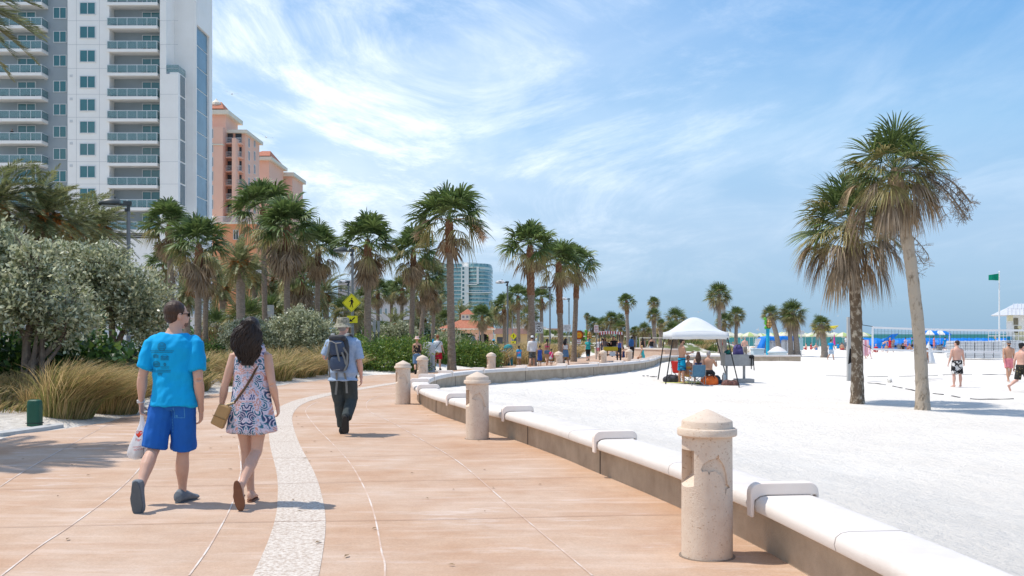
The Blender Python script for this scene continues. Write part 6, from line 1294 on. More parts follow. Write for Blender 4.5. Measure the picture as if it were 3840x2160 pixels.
def proj_up(mb, target, off=.003, axis=V3(0, 1, 0), name=None):
    """press flat pieces onto a garment seen from behind: every vertex (x, *, z) lands on the surface"""
    bv = BVHTree.FromPolygons([v.co for v in target.data.vertices], [p.vertices for p in target.data.polygons]); out_ = []
    for p in mb.v:
        h = bv.ray_cast(Vector((p[0], -2, p[2])), axis); q = h[0] if h[0] is not None else Vector(p); out_.append((p[0], q.y-off-(p[1]), p[2]))
    mb.v = out_; return mb
def dens(mb, cut=2):
    me = mb.mesh('d'); bm = bmesh.new(); bm.from_mesh(me); bmesh.ops.triangulate(bm, faces=bm.faces)
    for _ in range(cut): bmesh.ops.subdivide_edges(bm, edges=[e for e in bm.edges if e.calc_length() > .02], cuts=1)
    m2 = MB(); m2.v = [tuple(v.co) for v in bm.verts]; bm.verts.index_update(); m2.f = [tuple(v.index for v in f.verts) for f in bm.faces]; m2.mi = [0]*len(m2.f); bm.free(); return m2
# ================================================================ the couple and the backpacker
# ---- man in the bright blue shirt
mx, my = -3.5467+.001449*400, 8.42
man = T('person', 'man walking away in bright blue t-shirt and royal blue shorts, holding a plastic bag', 'person', (mx, my, prom_z(my)+.004))
J = dict(elL=(-.262, -.03, 1.13), wrL=(-.30, .035, .885), hdL=(.03, .12, -1), elR=(.232, -.05, 1.10), wrR=(.222, .06, .815), hdR=(-.10, .28, -1), hipL=(-.092, 0, .915), hipR=(.088, 0, .915), knL=(-.160, -.03, .50), anL=(-.165, -.34, .205), ftL=(.0, .16, -.98),
         knR=(.050, .10, .48), anR=(.018, .17, .088), ftR=(.30, 1, 0))
f = Fig(1.79, 'm', 1.0, .03, .04, .0078, J, head=(-.85, -.04)); f.grip = {'L': 1.25, 'R': .75}; f.J['head'] = f.J['head']+V3(.012, .01, .0)
f.build(man, SK['light'])
sh = f.top(man, cloth('bright_blue', (.0, .34, .68), (.0, .37, .72), scale=3), .872, .76, .015, 1.505, .024, folds(.015, 7, 4, .7), vx=.0085)
f.bottom(man, cloth('royal_blue', (.008, .10, .42), (.012, .125, .47), scale=3), .951, .985, .004, .022, 'shorts', folds(.010, 10, 5), vx=.0085)
f.shoes(man, cloth('grey_shoe', (.13, .15, .17), (.19, .21, .23), scale=20), mat('sole_grey', (.085, .10, .115), (.11, .13, .145), 10, rough=.7), .012); f.hair(man, HR['brown'], 'short'); f.glasses(man, M_BLK)
M_ = f.HM(); mb = MB(); mb.ell(M_ @ V3(0, .055, -.066), (.054, .045, .04), 12, M_.to_3x3()); f.sc(mb); mb.build('stubble', mat('stubble', (.20, .12, .085)), man, smooth=True)
mb = MB(); wL = f.J['wrL']*f.k; mb.tube([wL+V3(-.003, -.004, .035), wL+V3(0, 0, .010)], [(.034, .030), (.034, .030)], 16); wb = mb.build('wristband', mat('watch_white', (.55, .56, .57), rough=.5), man, smooth=True)
mb = MB()      # print across the back: emblem, two rows of marks, lines
def X_(cx): return .001449*(cx-400)
def Z_(cy): return 1.9045-.001449*cy
def rg(cx, cy, r0, r1, sy=1., n=26):
    for k in range(n):
        a, b = 2*PI*k/n, 2*PI*(k+1)/n; mb.add([(X_(cx)+r*math.cos(t)*.00145, 0, Z_(cy)+r*sy*math.sin(t)*.00145) for r, t in ((r0, a), (r1, a), (r1, b), (r0, b))], [(0, 1, 2, 3)])
def ln(x0, x1, y, h, gap=3.5, seed=1):
    r = random.Random(seed); x = x0
    while x < x1: w_ = r.uniform(2.5, 5.5); mb.add([(X_(x), 0, Z_(y-h/2*r.uniform(.7, 1))), (X_(x+w_), 0, Z_(y-h/2)), (X_(x+w_), 0, Z_(y+h/2)), (X_(x), 0, Z_(y+h/2*r.uniform(.7, 1)))], [(0, 1, 2, 3)]); x += w_+1.2
rg(358, 356, 22, 26); rg(358, 356, 17, 18.5); [ln(343, 373, y, 5, seed=y) for y in (347, 356, 365)]
ln(275, 430, 381, 4, seed=3); ln(281, 424, 390, 4, seed=4); rg(315, 413, 13, 16, .75); [ln(297, 335, y, 5, seed=y) for y in (408, 415, 422)]; rg(375, 414, 17, 20, .55); [ln(350, 400, y, 6, seed=y) for y in (416, 425, 434)]
rg(317, 461, 20, 24, .8); [ln(293, 342, y, 6, seed=y) for y in (455, 464, 473)]; rg(376, 462, 3, 8, 1.2); ln(347, 402, 476, 3, seed=7); ln(352, 396, 484, 3, seed=8); ln(275, 408, 497, 5, seed=9); ln(282, 410, 507, 5, seed=10); [ln(327, 355, y, 6, seed=y) for y in (516, 525)]
proj_up(mb, sh, .0025); mb.build('shirt_print', mat('print_dark', (.01, .16, .27)), sh, fix=False)
so_ = [c for c in man.children if c.name.startswith('shorts')][0]; mb = MB()
for a, b, c_, d_ in ((418, 484, 782, 785), (418, 421, 722, 782), (481, 484, 722, 782), (400, 403, 735, 880)):
    for t in range(8): x0_, x1_ = (lerp(a, b, t/8), lerp(a, b, (t+.7)/8)) if b-a > 10 else (a, b); y0_, y1_ = (lerp(c_, d_, t/8), lerp(c_, d_, (t+.7)/8)) if d_-c_ > 10 else (c_, d_); mb.add([(X_(x0_), 0, Z_(y0_)), (X_(x1_), 0, Z_(y0_)), (X_(x1_), 0, Z_(y1_)), (X_(x0_), 0, Z_(y1_))], [(0, 1, 2, 3)])
rg(433, 773, 3, 6, n=12); proj_up(mb, so_, .003); mb.build('pocket_stitching', mat('stitch', (.10, .38, .66)), so_, fix=False)
# white plastic bag hanging from the left hand
hp_ = (f.J['wrL']+f.J['hdL'].normalized()*.10)*f.k+man.location; bagx = hp_.x; bag = T('plastic_bag', 'thin white plastic shopping bag with red print held by the man in blue', 'plastic bag', tuple(hp_)); M_BAG = mat('plastic_white', (.86, .86, .86), rough=.3, tl=.55, bump=.006, bscale=18)
mb = MB(); R = []; n = 32
for t, rx, ry, xo in ((0, .012, .012, 0), (.03, .014, .012, 0), (.08, .022, .018, 0), (.13, .040, .028, -.002), (.19, .062, .045, -.006), (.26, .085, .06, -.012), (.32, .100, .068, -.016), (.36, .104, .066, -.016), (.385, .092, .050, -.014)):
    R.append([(xo+rx*math.cos(a)*(1+.09*math.sin(a*5+t*9)+.05*math.sin(a*9)), ry*math.sin(a)*(1+.12*math.sin(a*6+t*14)), -t+.006*math.sin(a*4)) for a in [2*PI*k/n for k in range(n)]])
mb.rings(R); bg_ = mb.build('bag_film', M_BAG, bag, smooth=True)
mb = MB(); F_ = lambda x, z: Matrix.Translation((x, 0, z)) @ Matrix.Rotation(PI/2, 4, 'X'); text_mb(mb, '\u2665c', .055, F_(.0, -.17), 0, bold=.002); text_mb(mb, 'har', .042, F_(-.012, -.215), 0); text_mb(mb, 'PARTICIPATING', .017, F_(.0, -.275) @ Matrix.Rotation(.12, 4, 'Z'), 0); text_mb(mb, 'RECYCLING', .019, F_(.0, -.298) @ Matrix.Rotation(.12, 4, 'Z'), 0)
proj_up(mb, bg_, .0015); mb.build('red_lettering', mat('bag_red', (.55, .04, .02)), bg_, fix=False)
mb = MB(); mb.box(-.0, -.045, -.33, .07, .015, .09); mb.build('grey_box', mat('box_grey', (.20, .22, .24)), bag)
# ---- woman in the printed dress
def dress_mat():
    m = bpy.data.materials.new('paisley_dress'); m.use_nodes = True; nt = m.node_tree; N = nt.nodes; L = nt.links; b = N['Principled BSDF']; b.inputs['Roughness'].default_value = .8
    tc = N.new('ShaderNodeTexCoord'); sp = N.new('ShaderNodeSeparateXYZ'); L.new(tc.outputs['Object'], sp.inputs[0])
    def mt(op, a, c=None, d=None):
        n = N.new('ShaderNodeMath'); n.operation = op
        for i, q in enumerate((a, c, d)):
            if q is None: continue
            if isinstance(q, (int, float)): n.inputs[i].default_value = q
            else: L.new(q, n.inputs[i])
        return n.outputs[0]
    ax = mt('ABSOLUTE', sp.outputs[0]); pz = mt('PINGPONG', sp.outputs[2], .22); cb = N.new('ShaderNodeCombineXYZ'); L.new(ax, cb.inputs[0]); L.new(mt('ADD', sp.outputs[2], mt('MULTIPLY', ax, .4)), cb.inputs[2]); 
    def vor(s, f='F1', rnd=1.): v = N.new('ShaderNodeTexVoronoi'); v.feature = f; v.inputs['Scale'].default_value = s; v.inputs['Randomness'].default_value = rnd; L.new(cb.outputs[0], v.inputs['Vector']); return v
    v1 = vor(13); rings = mt('SINE', mt('MULTIPLY', v1.outputs['Distance'], 30)); v2 = vor(60); big = N.new('ShaderNodeTexNoise'); big.inputs['Scale'].default_value = 9; big.inputs['Detail'].default_value = 3; L.new(cb.outputs[0], big.inputs['Vector'])
    def ramp(f, st):
        r = N.new('ShaderNodeValToRGB'); r.color_ramp.interpolation = 'CONSTANT'; e = r.color_ramp.elements; e[0].position, e[0].color = st[0]; e[1].position, e[1].color = st[-1]
        for p, c in st[1:-1]: q = e.new(p); q.color = c
        L.new(f, r.inputs[0]); return r.outputs[0]
    zone = ramp(big.outputs['Fac'], [(0, (.03, .055, .14, 1)), (.42, (.04, .17, .24, 1)), (.475, (.42, .46, .60, 1)), (.53, (.58, .30, .25, 1)), (.60, (.62, .52, .60, 1)), (.66, (.07, .11, .25, 1))])
    lines = ramp(mt('ADD', mt('MULTIPLY', rings, .5), .5), [(0, (0, 0, 0, 1)), (.62, (.55, .55, .55, 1)), (.86, (1, 1, 1, 1))]); dots = ramp(v2.outputs['Distance'], [(0, (1, 1, 1, 1)), (.22, (0, 0, 0, 1)), (1, (0, 0, 0, 1))])
    def mx(f, a, c):
        x = N.new('ShaderNodeMix'); x.data_type = 'RGBA'
        for k, q in (('Factor', f), ('A', a), ('B', c)):
            if isinstance(q, (tuple, float)): x.inputs[k].default_value = q
            else: L.new(q, x.inputs[k])
        return x.outputs['Result']
    c = mx(lines, zone, (.66, .58, .66, 1)); hf = N.new('ShaderNodeMath'); hf.operation = 'MULTIPLY'; L.new(dots, hf.inputs[0]); hf.inputs[1].default_value = .6; c = mx(hf.outputs[0], c, (.08, .10, .20, 1)); L.new(c, b.inputs['Base Color'])
    return m
wx, wy = -3.5467*1.012+.001466*872, 8.5; wom = T('person', 'woman walking away in a sleeveless patterned dress, long dark wavy hair, tan shoulder bag', 'person', (wx, wy, prom_z(wy)+.004))
J = dict(elL=(-.222, -.03, 1.05), wrL=(-.275, .03, .825), hdL=(-.05, .15, -1), elR=(.200, -.05, 1.055), wrR=(.218, .07, .855), hdR=(.0, .5, -.9), hipL=(-.085, 0, .84), hipR=(.085, 0, .84), knL=(-.055, .06, .46), anL=(-.035, .13, .085), ftL=(-.1, 1, 0), knR=(.055, -.02, .46), anR=(.00, -.32, .20), ftR=(.10, .18, -.97))
f = Fig(1.65, 'f', 1.0, .0, 0, .0075, J, head=(.15, .0)); f.grip = {'L': .7, 'R': .8}; f.build(wom, SK['light']); J_ = f.J
mb = MB(); n = 48; R = []
prof = [(1.40, .112, .070, 0), (1.385, .125, .085, -.004), (1.33, .138, .104, 0), (1.27, .150, .116, .004), (1.22, .153, .116, .004), (1.14, .152, .112, 0), (1.05, .158, .116, 0), (.95, .172, .126, -.005), (.88, .182, .132, -.005), (.80, .196, .142, -.005), (.72, .210, .152, -.004), (.655, .222, .160, 0), (.610, .232, .166, 0)]
for i, (z, rx, ry, y) in enumerate(prof):
    t = max(0, (1.1-z)/.5); R.append([V3(rx*math.cos(a)*(1+.035*t*math.sin(a*5+.6)+.03*t*math.sin(a*9)), y+ry*math.sin(a)*(1+.05*t*math.sin(a*7+1)+.03*t*math.sin(a*11)), z+(.012*math.sin(a*3+2) if i == len(prof)-1 else 0)) for a in [2*PI*k/n for k in range(n)]])
mb.rings(R)
dm = dress_mat(); dress = mb.build('dress', dm, wom, smooth=True); ss = dress.modifiers.new('s', 'SUBSURF'); ss.levels = ss.render_levels = 1
mb = MB()
for q in (-1, 1):
    pts = [V3(q*.085, .06, 1.36), V3(q*.088, .045, 1.405), V3(q*.085, -.02, 1.432), V3(q*.088, -.075, 1.38), V3(q*.09, -.09, 1.30)]; mb.tube(pts, [(.020, .006)]*5, 8, up=(1, 0, 0))
mb.build('shoulder_strap', dm, wom, smooth=True)
f.shoes(wom, cloth('sandal_tan', (.22, .10, .05)), mat('sandal_sole', (.16, .065, .035), (.20, .09, .05), 9, rough=.6), flip=True)
hr = f.hair(wom, HR['dark'], 'long', .35, .13, 1.0)
mb = MB(); rr = random.Random(8); Mh = f.HM()
for k in range(230):     # loose wavy locks over the hair mass
    a = rr.uniform(-2.9, -.25); x0 = math.cos(a)*.085; y0 = -.045+math.sin(a)*.075; st = Mh @ V3(x0*.6, y0*.8, .10*rr.uniform(.4, 1)); L_ = rr.uniform(.25, .39); ph = rr.uniform(0, 6); pts = []; amp = rr.uniform(.008, .020)
    for i in range(12):
        t = i/11; w_ = (.7+.75*math.sin(PI*min(1, t*1.1))); x = st.x*(1-min(1, t*3))+min(1, t*3)*(x0*w_*1.15)+amp*math.sin(t*15+ph); y = min(st.y*(1-t*.5), -.035+y0*.9-.012*t)-.01+amp*.6*math.cos(t*13+ph)-.02*math.sin(t*3); pts.append(V3(x, y-.022, st.z-L_*t*1.0))
    mb.tube([p*f.k for p in pts], [.009*(1-.75*max(0, i/11-.5)*2) for i in range(12)], 5)
mb.build('lock', HR['dark'], hr, smooth=True)
bp = V3(*(wx-.215, wy-.16, wom.location.z+.80)); hb = T('shoulder_bag', 'small tan leather shoulder bag with chain strap worn across the dress', 'handbag', tuple(bp)); mb = MB(); tilt = Matrix.Rotation(.30, 3, 'Y')
q8 = [(-.062, -.035, -.095), (.052, -.035, -.115), (.052, .035, -.115), (-.062, .035, -.095), (-.040, -.028, .085), (.068, -.028, .085), (.068, .028, .085), (-.040, .028, .085)]
TAN = mat('tan_leather', (.36, .21, .085), (.42, .26, .11), 8, rough=.45); mb.add([tilt @ V3(*p)*1.02 for p in q8], [(3, 2, 1, 0), (4, 5, 6, 7), (0, 1, 5, 4), (1, 2, 6, 5), (2, 3, 7, 6), (3, 0, 4, 7)]); mb.build('bag_body', TAN, hb, bevel=.012); mb = MB(); mb.tube([tilt @ V3(*p)*1.02 for p in ((-.060, -.037, -.02), (.058, -.037, -.03))], .003, 5); mb.build('seam', mat('seam_tan', (.25, .14, .05)), hb)
mb = MB(); pts = [V3(.09, -.095, 1.335)*f.k, V3(.045, -.142, 1.22)*f.k, V3(-.03, -.150, 1.10)*f.k, V3(-.12, -.150, .98)*f.k]; pts = [p+V3(*wom.location)-bp for p in pts]; mb.tube(pts+[V3(.06, -.02, .08)], [(.011, .004)]*5, 6); mb.build('strap', mat('strap_brown', (.10, .06, .035)), hb)
mb = MB(); a, b = pts[-1], V3(.06, -.03, .085)
for t in range(10): p = a.lerp(b, t/9); mb.ell(p+V3(0, -.008, 0), (.006, .006, .010), 6)
mb.build('chain', mat('gold_chain', (.45, .36, .22), rough=.4, metal=.8), hb)
# ---- backpacker
bx_, by_ = -2.60, 14.75; bk_ = T('person', 'older man in camouflage hat, pale blue shirt and dark trousers walking with a backpack', 'person', (bx_, by_, prom_z(by_)+.004))
J = dict(elL=(-.285, .02, 1.17), wrL=(-.17, .20, 1.23), hdL=(.6, .4, .3), elR=(.262, -.02, 1.10), wrR=(.275, .06, .86), hdR=(.0, .2, -1), hipL=(-.10, 0, .90), hipR=(.10, 0, .90), knL=(-.06, .06, .50), anL=(-.025, .10, .088), ftL=(0, 1, 0), knR=(.13, .04, .52), anR=(.105, -.30, .265), ftR=(-.05, .35, -.93))
f = Fig(1.78, 'm', 1.14, .04, 0, .0085, J, head=(-.25, -.05)); f.grip = {'L': 1.1, 'R': .6}; f.build(bk_, SK['pink'])
f.top(bk_, cloth('chambray', (.27, .37, .52), (.36, .46, .60), scale=25), .83, .84, .024, 1.515, .022, folds(.012, 8, 5), vx=.010); f.bottom(bk_, cloth('charcoal', (.035, .045, .045), (.055, .065, .065), scale=6), 1.03, .95, .03, 0, 'trousers', folds(.008, 8, 6), full=True, vx=.010)
f.shoes(bk_, cloth('black_shoe', (.02, .022, .022)), mat('sole_dark', (.028, .028, .028)), .012); f.hair(bk_, HR['grey'], 'short'); f.cap(bk_, cloth('camo', (.36, .33, .25), (.17, .17, .12), scale=28, contrast=(.46, .56)), 'bucket')
mb = MB(); mb.tube([V3(.045, -.135, 1.56)*1.0, V3(0, -.10, 1.575), V3(-.045, -.135, 1.56)], [.02]*3, 8)
pk = T('backpack', 'dark navy and grey hiking backpack with dangling grey straps on the older man', 'backpack', (bx_, by_-.255, bk_.location.z)); NAVY = cloth('navy_nylon', (.035, .055, .095), (.055, .08, .13), scale=9, rough=.6); BLKN = cloth('black_nylon', (.022, .024, .028), (.05, .052, .056), scale=12, rough=.6); STR = cloth('grey_strap', (.16, .17, .165), (.21, .22, .21), rough=.7)
def lump(name, m, parts, vx=.012, d=.006): 
    mb = MB()
    for (x, y, z, a, b, c_) in parts: mb.rings([super_ring(V3(x, y, z+c_*t), a*(1-abs(t)**4*.35), b*(1-abs(t)**4*.35), 20, .6) for t in (-1, -.8, -.4, 0, .4, .8, 1)])
    return remesh(mb, name, m, vx, pk, 3, lambda co: d*noise.noise(co*11))
X2 = lambda c: (c-470)*.00155+.0; Z2 = lambda c: 2.041-.00155*c
lump('pack_body', BLKN, [(-.02, .02, 1.24, .160, .085, .26)]); lump('upper_pocket', NAVY, [(-.03, -.075, 1.33, .115, .05, .115)]); lump('lower_pocket', NAVY, [(-.01, -.085, 1.09, .125, .055, .11)]); lump('lid', BLKN, [(-.03, -.03, 1.475, .130, .085, .05)])
mb = MB()
for pts in ([(385, 415), (375, 490), (345, 570)], [(447, 420), (462, 500), (487, 610)], [(375, 575), (382, 640), (378, 745)], [(505, 500), (530, 560), (545, 620)], [(520, 455), (560, 520), (555, 620), (530, 680)]): mb.tube([V3(X2(a), -.135 if b < 700 else -.06, Z2(b)) for a, b in pts], [(.014, .004)]*len(pts), 6, up=(1, 0, 0))
mb.build('compression_strap', STR, pk); mb = MB()
for pts in ([(430, 705), (432, 800), (418, 920)], [(508, 705), (525, 800), (527, 905)]): mb.tube([V3(X2(a), .06+.02*i, Z2(b)) for i, (a, b) in enumerate(pts)], [(.016, .003)]*3, 6, up=(1, 0, 0))
mb.build('hanging_strap', STR, pk); mb = MB()
for q in (-1, 1): mb.tube([V3(q*.09-.02, -.0, 1.50), V3(q*.115-.01, .10, 1.545), V3(q*.135, .22, 1.535), V3(q*.145, .36, 1.42)], [(.030, .008)]*4, 8, up=(1, 0, 0))
mb.build('shoulder_strap', STR, pk, smooth=True); mb = MB(); mb.tube([V3(X2(350), -.115, Z2(415)), V3(X2(400), -.14, Z2(392)), V3(X2(445), -.14, Z2(415)), V3(X2(500), -.125, Z2(408))], .006, 6); mb.build('piping', mat('piping', (.36, .36, .34)), pk); mb = MB(); mb.box(X2(336), -.05, Z2(438), .012, .01, .03); mb.box(X2(530), -.12, Z2(668), .02, .01, .016); mb.build('zip_pull', mat('yellow_pull', (.6, .42, .02)), pk)
mb = MB(); r_ = random.Random(3); x = 422
while x < 490: mb.box(X2(x), -.152, Z2(675-(x-422)*.12), .007, .003, .010); x += 7
mb.build('brand_patch', mat('patch', (.45, .45, .43)), pk)
# ================================================================ things on the beach
def SP(px, py): x, y = S(px, py); return (x, y, tz(x, y))
def sp_(px, Y, dz=0): x = XatY(px, Y); return (x, Y, tz(x, Y)+dz)
M_CANV = mat('white_canvas', (.74, .76, .78), (.80, .81, .82), 2, rough=.7, tl=.25); M_BLUE = mat('beach_blue', (.0, .15, .60), (.01, .22, .72), 2, rough=.5); M_PLW = mat('white_plastic', (.72, .73, .74), rough=.4)
# pop-up canopy with slanting legs
cx, cy = 7.55, 39.6; zs = tz(cx, cy); can = T('canopy_tent', 'white pop up canopy tent with slanting black legs on the sand', 'canopy', (cx, cy, zs)); hw = 1.13; ze = 1.80; zv = 2.06; mb = MB(); n = 16; g = []
for j in range(n+1):
    row = []
    for i in range(n+1):
        u = -1+2*i/n; v = -1+2*j/n; d = max(abs(u), abs(v)); r_ = (u*u+v*v)**.5; rid = 1-d; z = zv+.66*(1-(r_/1.05)**1.7)*(1 if r_ < 1.05 else 0) if False else zv+.62*(math.cos(min(1, (.55*d+.45*r_/1.414))*PI)+1)/2*1.0
        row.append((u*hw-.05*(1-d), v*hw, z+.02*math.sin(u*6)*math.sin(v*7)*rid))
    g.append(row)
mb.rings(g, cap=False, closed=False); per = [g[0][i] for i in range(n+1)]+[g[j][n] for j in range(1, n+1)]+[g[n][i] for i in range(n-1, -1, -1)]+[g[j][0] for j in range(n-1, 0, -1)]
mb.rings([[(x, y, z) for x, y, z in per], [(x*1.02, y*1.02, zv-.28+.012*math.sin(i*1.1)) for i, (x, y, z) in enumerate(per)]], cap=False); o = mb.build('canopy_cloth', M_CANV, can, smooth=True, fix=False); so2 = o.modifiers.new('s', 'SOLIDIFY'); so2.thickness = .01
for (tx, ty, fx, fy) in ((-1.08, -1.08, -1.50, -1.75), (-1.08, 1.08, -1.45, .55), (1.08, -1.08, 1.20, -2.7), (1.08, 1.08, 2.05, 3.2)):
    mb = MB(); fx_, fy_ = fx+cx, fy+cy; zf = tz(fx_, fy_)-zs; mb.tube([(tx, ty, 1.9), (fx, fy, zf-.05)], .024, 6); mb.build('leg', M_BLK, can)
mb = MB(); [mb.tube([(a, b, 1.98), (c_, d_, 1.88), (0, 0, 2.45)], .012, 4) for a, b, c_, d_ in ((-1.02, -1.02, 0, -.9), (1.02, -1.02, 0, -.9), (-1.02, 1.02, 0, .9), (1.02, 1.02, 0, .9))]; mb.build('frame', M_BLK, can)
# grill on a post
gx, gy, gz = sp_(738, 40.2); gr = T('park_grill', 'grey metal park grill on a post beside the canopy', 'grill', (gx, gy, gz), .1); GM = mat('grill_grey', (.30, .30, .30), (.38, .38, .37), 6, rough=.6, metal=.3); mb = MB()
mb.bx(-.62, .55, -.3, -.27, .72, 1.18); mb.bx(-.62, .55, .27, .30, .72, 1.18); mb.bx(-.65, -.62, -.3, .3, .72, 1.25); mb.bx(.55, .58, -.3, .3, .72, 1.1); mb.bx(-.62, .55, -.27, .27, .70, .72); mb.build('firebox', GM, gr); [MB().bx(a, b, -.05, .05, -.1, .72).build('leg', GM, gr) for a, b in ((-.52, -.46), (.22, .30))]; mb = MB(); [mb.tube([(-.6+.05*i, -.26, 1.1), (-.6+.05*i, .26, 1.1)], .006, 4) for i in range(23)]; mb.build('grate', M_METAL, gr); mb = MB(); mb.bx(-.1, .6, -.3, .3, -.05, .16); mb.build('base_box', GM, gr)
def sack(label, cat, name, loc, a, b, h, m, lump_=.03, rz=0):
    mb = MB(); mb.rings([super_ring(V3(0, 0, h*t), a*k, b*k, 18, .7) for t, k in ((0, .85), (.1, 1), (.45, 1), (.75, .85), (.92, .6), (1, .3))]); r_ = T(name, label, cat, loc, rz); d = random.Random(h+a).uniform(0, 9); remesh(mb, 'fabric', m, min(.025, a*.12), r_, 2, lambda co: lump_*noise.noise(co*7+Vector((d, 0, 0))))
    mb = MB(); mb.tube([(-a*.5, -b*.9, h*.7), (-a*.3, -b*1.2, h*1.0), (a*.2, -b*1.1, h*1.02), (a*.5, -b*.9, h*.7)], .014, 5); mb.build('handle', M_BLK, r_); return r_
sack('purple backpack sitting on top of the park grill', 'backpack', 'backpack', (gx+.0, gy, gz+1.11), .22, .17, .48, cloth('purple', (.06, .05, .16), (.1, .08, .22)), .02); sack('teal and black bag on the left end of the grill', 'bag', 'beach_bag', (gx-.42, gy, gz+1.11), .17, .14, .26, cloth('teal_bag', (.0, .16, .13), (.02, .03, .03), scale=8), .03)
mb = MB(); mb.lathe([(.13, 0), (.14, .08), (.10, .13), (.02, .14)], 14); mb.tube([(0, -.1, 0), (-.02, -.12, -.45)], .02, 5); mb.tube([(.08, -.1, 0), (.10, -.12, -.5)], .02, 5); o = mb.build('snorkel_mask', M_BLK, None, loc=(gx+.5, gy-.18, gz+1.02)); tag(o, 'black strapped gear hanging on the right end of the grill', 'strap')
sack('black duffel bag on the sand beside the standing bearded man', 'bag', 'duffel_bag', sp_(671.8, 38.9), .36, .22, .30, cloth('blackbag', (.03, .03, .035), (.07, .07, .08)), .05); sack('orange cooler bag under the seated man', 'cooler', 'cooler_bag', sp_(709.5, 38.5), .36, .24, .38, cloth('orange', (.80, .14, .02), (.85, .2, .05)), .02); sack('dark grey bag right of the seated man', 'bag', 'beach_bag', sp_(716, 39.2), .18, .2, .34, cloth('slate', (.04, .07, .08), None), .04)
sack('brown and pink clothes bag beside the canopy right leg', 'bag', 'beach_bag', sp_(730.5, 38.2), .36, .22, .20, cloth('brownbag', (.28, .12, .09), (.08, .05, .05), scale=7), .06); sack('navy bag behind the steel flask', 'bag', 'beach_bag', sp_(721.5, 39.5), .20, .2, .16, cloth('navybag', (.03, .04, .10), None), .04)
mb = MB(); mb.lathe([(.055, 0), (.058, .02), (.058, .27), (.035, .30), (.035, .35), (.0, .352)], 14); tag(mb.build('steel_flask', mat('steel', (.45, .45, .43), rough=.35, metal=.6), None, smooth=True, loc=sp_(724, 38.4)), 'tall steel drinking flask standing on the sand by the canopy', 'flask'); [o for o in COL.objects if o.name == 'steel_flask'][0].scale = (1.4, 1.4, 1.4)
mb = MB(); mb.bx(-1.1, 1.15, -.6, .6, 0, .015); tag(mb.build('beach_towel', cloth('yellow_towel', (.62, .62, .12), (.7, .7, .3)), None, loc=sp_(684, 39.0, .02)), 'pale yellow beach blanket under the canopy', 'blanket')
for k, (px, py) in enumerate(((645.6, 381), (653.5, 381.3))):
    mb = MB(); [mb.extr([(q*.09+.05*math.cos(a), .13*math.sin(a), 0) for a in [2*PI*i/12 for i in range(12)]], (0, 0, .02)) for q in (-1, 1)]; tag(mb.build('flip_flops', M_BLK, None, loc=(lambda p: (p[0], p[1], p[2]+.02))(SP(px, py)), rz=.8*k), '%s pair of black flip flops lying on the sand left of the canopy' % ('left', 'right')[k], 'flip flops')
def camp_chair(label, loc, rz, m, scale=1.):
    r_ = T('camping_chair', label, 'chair', loc, rz); mb = MB(); mb.add([(-.27, -.22, .42), (.27, -.22, .42), (.27, .24, .45), (-.27, .24, .45), (-.25, -.2, .36), (.25, -.2, .36), (.25, .22, .39), (-.25, .22, .39)], [(0, 1, 2, 3), (7, 6, 5, 4), (0, 4, 5, 1), (1, 5, 6, 2), (2, 6, 7, 3), (3, 7, 4, 0)]); mb.build('seat', m, r_)
    mb = MB(); mb.rings([[(x, -.22-.16*t-.05*(1-(x/.27)**2), .40+.48*t) for x in np.linspace(-.27, .27, 7)] for t in np.linspace(0, 1, 5)], cap=False, closed=False); o = mb.build('backrest', m, r_, fix=False); sd_ = o.modifiers.new('s', 'SOLIDIFY'); sd_.thickness = .02
    mb = MB(); [mb.tube([(q*.3, -.26, .60), (q*.3, .22, .62)], [(.035, .012)]*2, 6) for q in (-1, 1)]; mb.build('armrest', m, r_)
    for a, b in (((-.3, -.24, 0), (.27, -.22, .42)), ((.3, -.24, 0), (-.27, -.22, .42)), ((-.3, .28, 0), (.27, .24, .44)), ((.3, .28, 0), (-.27, .24, .44)), ((-.3, -.24, 0), (-.27, -.4, .88)), ((.3, -.24, 0), (.27, -.4, .88)), ((-.3, .28, 0), (-.3, .22, .6)), ((.3, .28, 0), (.3, .22, .6))): mb = MB(); mb.tube([a, b], .012, 5); mb.build('leg', M_METAL, r_)
    r_.scale = (scale,)*3; return r_
camp_chair('blue folding camp chair seen from behind, holding the long haired woman', sp_(697.5, 38.0), 0, cloth('denimblue', (.06, .15, .24), (.09, .2, .3)), .92); camp_chair('red folding camp chair left behind the standing bearded man', sp_(680, 39.6), -.5, cloth('redchair', (.70, .03, .03), (.75, .06, .05)), .95)
# volleyball net, poles, lines and ball
YN = 42.; xn0, xn1 = XatY(872.6, YN), XatY(1045, YN); zn = tz(17, YN); vn = T('volleyball_net', 'long white edged volleyball net stretched across the sand behind the leaning palm', 'net', (xn0, YN, zn)); W_ = xn1-xn0
TAPE = mat('tape_white', (.80, .80, .80)); mb = MB(); zt0, zt1 = ZatY(326.5, YN)-zn, ZatY(328.8, YN)-zn
def nz(t): return lerp(zt0, zt1-.02, t)-.05*math.sin(PI*t)
mb.rings([[(W_*t, 0, nz(t)), (W_*t, .01, nz(t)), (W_*t, .01, nz(t)-.09), (W_*t, 0, nz(t)-.09)] for t in np.linspace(0, 1, 20)]); mb.build('top_band', TAPE, vn); mb = MB(); mb.rings([[(W_*t, 0, nz(t)-.95), (W_*t, .01, nz(t)-.95), (W_*t, .01, nz(t)-1.03), (W_*t, 0, nz(t)-1.03)] for t in np.linspace(0, 1, 20)]); mb.build('bottom_band', TAPE, vn)
mb = MB(); mb.bx(-.04, .04, -.01, .01, zt0-1.03, zt0+.02); mb.build('side_band', TAPE, vn); mb = MB()
for k in range(50): t = (k+.5)/50; mb.box(W_*t, .005, nz(t)-.5, .006, .005, .9)
